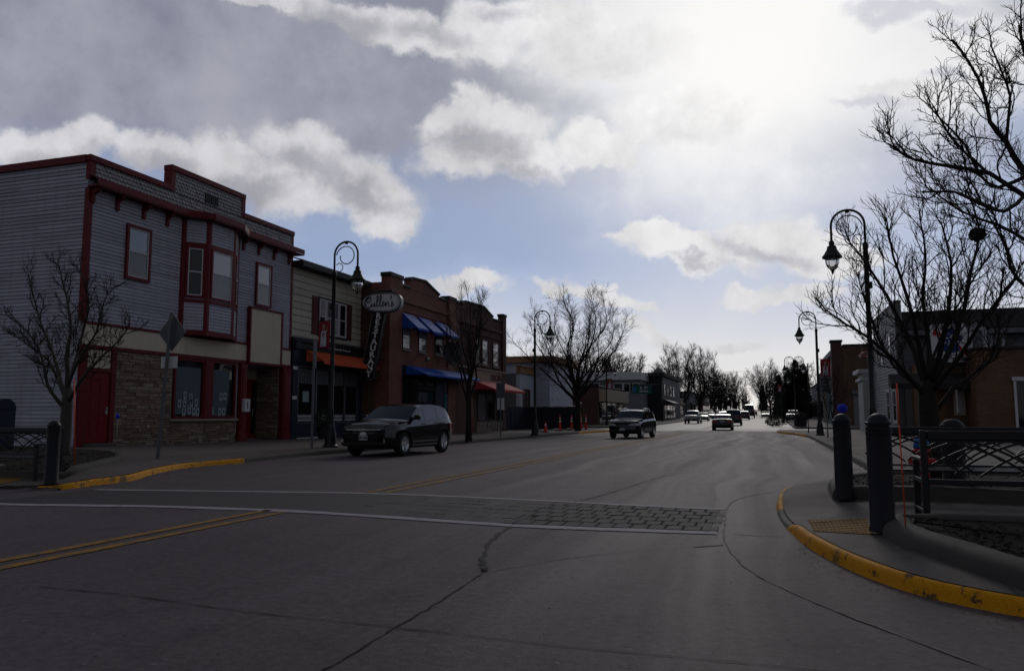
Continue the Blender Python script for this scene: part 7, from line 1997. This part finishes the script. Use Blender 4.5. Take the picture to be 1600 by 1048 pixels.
def car(kind, label, loc, rz, paint, group='cars on the street', detail=2, name='parked_car', rails=False, plate=None):
    S_ = CARS[kind]; L, Wd, zr_ = S_['L'], S_['W'], S_['zr']; wr = S_['wr']
    r = thing(name, label, 'car', loc, rz, group)
    hw = Wd / 2
    step = .07 if detail > 1 else .13
    ss = sorted(set([0.0, L] + [round(i * step, 3) for i in range(1, int(L / step))] + [a for a, _ in S_['top']] + list(S_['ws']) + list(S_['rw'])))
    ss = [s for i, s in enumerate(ss) if i == 0 or s - ss[i - 1] > .012 or s in S_['ws'] or s in S_['rw']]
    ztop = lambda s: pl(S_['top'], s)
    belt = lambda s: min(pl(S_['belt'], s), ztop(s) - .06)
    def zb(s):
        z = S_['bot'] + (.10 * (1 - s / .5) if s < .5 else 0) * .6 + (.14 * (1 - (L - s) / .5) if s > L - .5 else 0)
        for w_ in S_['wh']:
            d = abs(s - w_); ra = wr + .075
            if d < ra: z = max(z, wr - .02 + math.sqrt(ra * ra - d * d))
        return min(z, belt(s) - .05)
    def plan(s):
        f = 1.0
        if s < .75: f -= .20 * (1 - s / .75) ** 2.4
        if L - s < .7: f -= .13 * (1 - (L - s) / .7) ** 2.4
        return f
    def yw(s, z):
        b = belt(s); w_ = hw * plan(s)
        flare = .012 * sum(max(0, 1 - abs(s - q_) / (wr + .2)) for q_ in S_['wh'])
        if z <= b:
            t = (b - z) / max(b - .3, .1)
            return w_ * (1 - .035 * (1 - t) ** 2 - .05 * max(0, t - .5) ** 2 * 4) * (1 + (flare if z < .85 else flare * .4)) - (.008 if .55 < t < .62 else 0) - .055 * max(0.0, 1 - (b - z) / .17) ** 2
        t = (z - b) / max(zr_ - b, .1) if ztop(s) > b + .12 else 0
        return w_ * (.965 - .185 * t ** 1.15) - .055
    NL, NG, NT_ = 9, 5, 5
    cols = []
    for s in ss:
        zt, b, z0 = ztop(s), belt(s), zb(s); c = []
        for i in range(NL + 1): z = z0 + (b - z0) * i / NL; c.append((yw(s, z), z))
        ze = zt - .035
        for i in range(1, NG + 1): z = b + (ze - b) * i / NG; c.append((yw(s, z), z))
        ye = yw(s, ze)
        for i in range(1, NT_ + 1):
            u = i / NT_; c.append((ye * (1 - u), zt - .035 * (1 - u) ** 2.2 + (.01 * u if zt > b + .3 else .012 * u)))
        cols.append([(y, L / 2 - s, z) for y, z in c])
    body, glass = MB(), {'windscreen': MB(), 'rear_window': MB()}
    n = len(cols[0])
    def emit(mb, quads): 
        for q_ in quads: mb.add(q_, [(0, 1, 2, 3)], True)
    mir = lambda p: (-p[0], p[1], p[2])
    vs = []; fs = []
    for c in cols: vs += c
    m_ = len(vs); vs2 = vs + [mir(p) for p in vs]
    for i in range(len(cols) - 1):
        sm_ = (ss[i] + ss[i + 1]) / 2
        for k in range(n - 1):
            q_ = (i * n + k, (i + 1) * n + k, (i + 1) * n + k + 1, i * n + k + 1)
            g_ = None
            if k >= NL + NG and k < n - 1:
                if S_['ws'][0] < sm_ < S_['ws'][1]: g_ = 'windscreen'
                elif S_['rw'][0] < sm_ < S_['rw'][1]: g_ = 'rear_window'
            if g_: emit(glass[g_], [[vs2[j] for j in q_], [vs2[m_ + j] for j in q_[::-1]]])
            else: fs.append(q_); fs.append(tuple(m_ + j for j in q_[::-1]))
    for i in (0, len(cols) - 1):
        for k in range(n - 1):
            a = i * n + k; fs.append((a, m_ + a, m_ + a + 1, a + 1) if i else (a, a + 1, m_ + a + 1, m_ + a))
    body.add(vs2, fs, True)
    def weld(me):
        import bmesh
        bm = bmesh.new(); bm.from_mesh(me); bmesh.ops.remove_doubles(bm, verts=bm.verts, dist=.0008); bmesh.ops.recalc_face_normals(bm, faces=bm.faces); bm.to_mesh(me); bm.free()
    bo = obj('body', body, MAT[paint], r); weld(bo.data); bo.data.set_sharp_from_angle(angle=R(38))
    for g_ in ('windscreen', 'rear_window'):
        if glass[g_].v: o = obj(g_, glass[g_], MAT['glass screen'], r); weld(o.data)
    # side glass
    P_ = S_['pill']
    for sx in (1, -1):
        for a, b in ((P_[0], P_[1]), (P_[2], P_[3]), (P_[4], P_[5])):
            if b - a < .15: continue
            rows = []
            for i in range(13):
                s = a + (b - a) * i / 12; lo = belt(s) + .035; hi = ztop(s) - .105
                if hi < lo + .005: hi = lo + .005
                rows.append([(sx * (yw(s, lo + (hi - lo) * k / 4) + .006), L / 2 - s, lo + (hi - lo) * k / 4) for k in range(5)])
            obj('side_window', MB().grid(rows), MAT['glass car'], r)
    under = MB(); under.box(-hw * .70, hw * .70, -L / 2 + .25, L / 2 - .25, S_['bot'] - .06, .75); obj('underbody', under, MAT['car trim'], r)
    for w_ in S_['wh']:
        for sx in (1, -1):
            x0 = sx * (hw * .995 - .115); y = L / 2 - w_
            t = MB(); t.lathe([(wr * .62, -.11), (wr * .93, -.115), (wr * .99, -.09), (wr, -.05), (wr, .05), (wr * .99, .09), (wr * .93, .115), (wr * .62, .11)], n=28, axis='x', cap=False); o = obj('wheel', t, MAT['rubber'], r, 35); o.location = (x0, y, wr)
            f = MB(); f.lathe([(wr * .70, .06), (wr * .70, .1), (wr * .66, .112), (wr * .63, .07), (wr * .6, -.02), (.02, -.02)] if sx > 0 else [(wr * .70, -.06), (wr * .70, -.1), (wr * .66, -.112), (wr * .63, -.07), (wr * .6, .02), (.02, .02)], n=28, axis='x')
            for k in range(5):
                a = k * 2 * math.pi / 5 + .3
                for da in (-.16, .16):
                    f.bar([(sx * .06, math.cos(a) * .04, math.sin(a) * .04), (sx * .095, math.cos(a + da) * wr * .66, math.sin(a + da) * wr * .66)], (sx * .012, 0, 0), (0, -math.sin(a) * .022, math.cos(a) * .022))
            f.lathe([(.05, sx * .05), (.045, sx * .085), (.01, sx * .09)], n=12, axis='x')
            obj('rim', f, MAT['alloy'], o, 35)
    yf, yr = L / 2, -L / 2
    # lights wrap round the corners
    def patch(s0, s1, z0, z1, off, ends=0):
        for sx in (1, -1):
            rows = [[(sx * (yw(s0 + (s1 - s0) * i / 8, z0 + (z1 - z0) * k / 3) + off), L / 2 - (s0 + (s1 - s0) * i / 8), z0 + (z1 - z0) * k / 3 + ends * (i / 8) * .05) for k in range(4)] for i in range(9)]
            yield sx, rows
    zf = belt(.1) - .06
    for sx, rows in patch(.01, .55, zf - .12, zf, .006, .6):
        mb = MB().grid(rows); mb.cbox(min(sx * hw * .78, sx * hw * .40), max(sx * hw * .78, sx * hw * .40), yf - .03, yf + .012, zf - .12, zf, .006); obj('headlight', mb, MAT['lamp clear'] if kind != 'edge' else MAT['glass car'], r)
    zt_ = belt(L - .1) - .04
    for sx, rows in patch(L - .45, L - .01, zt_ - .2, zt_, .006):
        mb = MB().grid(rows); mb.cbox(min(sx * hw * .84, sx * hw * .5), max(sx * hw * .84, sx * hw * .5), yr - .012, yr + .03, zt_ - .18, zt_, .006); obj('tail_light', mb, MAT['lamp red'], r)
    mb = MB()
    if kind == 'jeep':
        for k in range(7): x = (k - 3) * .145; mb.cbox(x - .052, x + .052, yf, yf + .015, .80, .93, .006)
        obj('grille', mb, MAT['car trim'], r)
        mb = MB()
        for k in range(7): x = (k - 3) * .145; rim(MB(), 0, 1, 0, 1, .1, 0, 1); mb.box(x - .058, x + .058, yf + .003, yf + .012, .932, .945)
        obj('grille_trim', mb, MAT['chrome'], r)
    else:
        for k in range(4): mb.cbox(-.52, .52, yf, yf + .014, .56 + k * .065, .595 + k * .065, .005)
        obj('grille', mb, MAT['chrome'] if kind == 'pickup' else MAT['car trim'], r)
    if kind == 'edge':
        mb = MB(); mb.cbox(-.62, .62, yf + .0, yf + .018, .83, .855, .005); obj('chrome_strip', mb, MAT['chrome'], r)
        mb = MB(); mb.lathe([(.06, 0), (.055, .018)], (0, yf + .016, .72), 20, 'y'); mb.v = [(x * 2.1, y, z) for x, y, z in mb.v]; obj('badge', mb, MAT['chrome'], r)
        for sx in (1, -1): obj('fog_light', MB().prism([(sx * .72, yf - .0, .40), (sx * .76, yf - .0, .40), (sx * .745, yf, .56), (sx * .72, yf, .56)], (0, .015, 0)), MAT['chrome'], r)
    mb = MB(); mb.cbox(-.78, .78, yf - .1, yf + .03, S_['bot'] + .05, S_['bot'] + .16, .02); obj('bumper_trim', mb, MAT['car trim'], r); mb = MB(); mb.cbox(-.8, .8, yr - .04, yr + .1, S_['bot'] + .1, S_['bot'] + .24, .02); obj('bumper_trim', mb, MAT['car trim'], r)
    for y_, d_ in ((yf, 1), (yr, -1)):
        if detail < 2 and d_ > 0 and kind in ('van',): continue
        zp_ = .44 if d_ > 0 else .72
        if kind == 'edge' and d_ > 0: zp_ = .52
        mb = MB(); mb.cbox(-.155, .155, y_ + (.015 if d_ > 0 else -.03), y_ + (.03 if d_ > 0 else -.015), zp_, zp_ + .155, .004); po = obj('number_plate', mb, MAT['plate'], r)
        if plate and d_ > 0:
            obj('plate_number', lettering(plate, .10, frame((0, yf + .03, zp_ + .075), (-1, 0, 0), (0, 1, 0)), .004, bold=.004), MAT['letter dark'], po)
    for sx in (1, -1):
        s = P_[0] + .22; mb = MB(); z = belt(s) + .06; x = sx * (yw(s, z) + .02); mb.cbox(min(x, x + sx * .21), max(x, x + sx * .21), L / 2 - s - .03, L / 2 - s + .12, z, z + .155, .03); mb.tube([(x - sx * .02, L / 2 - s + .04, z + .02), (x + sx * .05, L / 2 - s + .04, z + .03)], .03, 6); obj('mirror', mb, MAT['car trim'], r)
        if detail > 1:
            mb = MB()
            for s in (P_[1] + .04, P_[3] + .05): mb.tube([(sx * (yw(s, z_) + .001), L / 2 - s, z_) for z_ in [S_['bot'] + .14 + (belt(s) - S_['bot'] - .14) * i / 8 for i in range(9)]], .005, 4)
            obj('door_gap', mb, MAT['car trim'], r)
            for s in (P_[1] - .12, P_[3] - .12):
                z = belt(s) - .1; obj('door_handle', MB().cbox(min(sx * (yw(s, z) - .01), sx * (yw(s, z) + .025)), max(sx * (yw(s, z) - .01), sx * (yw(s, z) + .025)), L / 2 - s - .09, L / 2 - s + .09, z - .015, z + .015, .006), MAT['car trim'], r)
            a, b = S_['wh'][0] + wr + .12, S_['wh'][1] - wr - .12
            for z_, mt in ((S_['bot'] + .14, 'chrome'),) + (((S_['bot'] + .02, 'chrome'),) if kind == 'edge' else ()):
                obj('sill_strip', MB().grid([[(sx * (yw(s, z_ + dz) + .007), L / 2 - s, z_ + dz) for dz in (0, .03)] for s in [a + (b - a) * i / 10 for i in range(11)]]), MAT[mt], r)
        if rails:
            P = [(sx * (yw(s, ztop(s) - .04) - .07), L / 2 - s, ztop(s) + (.005 if s in (2.15, 3.85) else .06)) for s in (2.15, 2.3, 2.8, 3.3, 3.7, 3.85)]; obj('roof_rail', MB().tube(P, .02, 6), MAT['steel'], r)
    return r
def carpos(px, y): return aty(px, 640, y).x
pa, pb_ = G(638, 712), G(687, 707)
d_ = (pa - pb_); ang = math.atan2(-d_.x, d_.y)
# the near black one is parked at the kerb with its left flank to the street
mid = (pa + pb_) / 2; fwd = Vector((d_.x, d_.y, 0)).normalized(); side = Vector((fwd.y, -fwd.x, 0))
if side.x > 0: side = -side
cpos = mid + side * .93
ecar = car('edge', 'black estate car parked at the kerb beside the orange awning', (cpos.x, cpos.y, 0), ang, 'car black', plate='AM 1563')
jy = 46.6
car('jeep', 'dark off-road car with bright bonnet driving towards the viewer', (carpos(989, jy), jy, gz(jy)), R(180 - 6), 'car black', name='moving_car', rails=True)
car('sedan', 'grey saloon driving away along the middle of the street', (carpos(1129, 74), 74, gz(74)), R(1.5), 'car grey', name='moving_car')
car('van', 'tall black van just ahead of the grey saloon', (carpos(1146, 100), 100, gz(100)), R(1), 'car black', name='moving_car', detail=1)
car('edge', 'dark estate car half hidden behind the grey saloon', (carpos(1133, 112), 112, gz(112)), R(1), 'car black', name='moving_car', detail=1)
car('jeep', 'dark off-road car ahead of the tall black van', (carpos(1163, 152), 152, gz(152)), R(0), 'car black', name='moving_car', detail=1)
car('van', 'tall dark van with a pale roof ahead of the off-road car', (carpos(1171, 176), 176, gz(176) + .1), R(0), 'car black', name='moving_car', detail=1).scale = (1.1, 1.1, 1.45)
car('sedan', 'small dark car at the far end of the traffic', (carpos(1178, 240), 240, gz(240)), R(0), 'car grey', name='moving_car', detail=1)
car('pickup', 'white-topped pickup parked facing the viewer under the tall bare trees', (carpos(1083, 113), 113, gz(113)), R(178), 'car white', detail=1)
car('sedan', 'pale car parked directly behind the pickup', (carpos(1099, 138), 138, gz(138)), R(180), 'car silver', detail=1)
car('sedan', 'second pale car parked past the pickup, partly behind the saloon', (carpos(1110, 165), 165, gz(165)), R(180), 'car silver', detail=1)
car('sedan', 'silver car with bright windscreen parked near the street end below evergreens', (carpos(1196, 185), 185, gz(185)), R(182), 'car silver', detail=1)
car('jeep', 'dark blue car parked behind the distant bench', (carpos(1239, 134), 134, gz(134) + .15), R(172), 'car blue', detail=1)
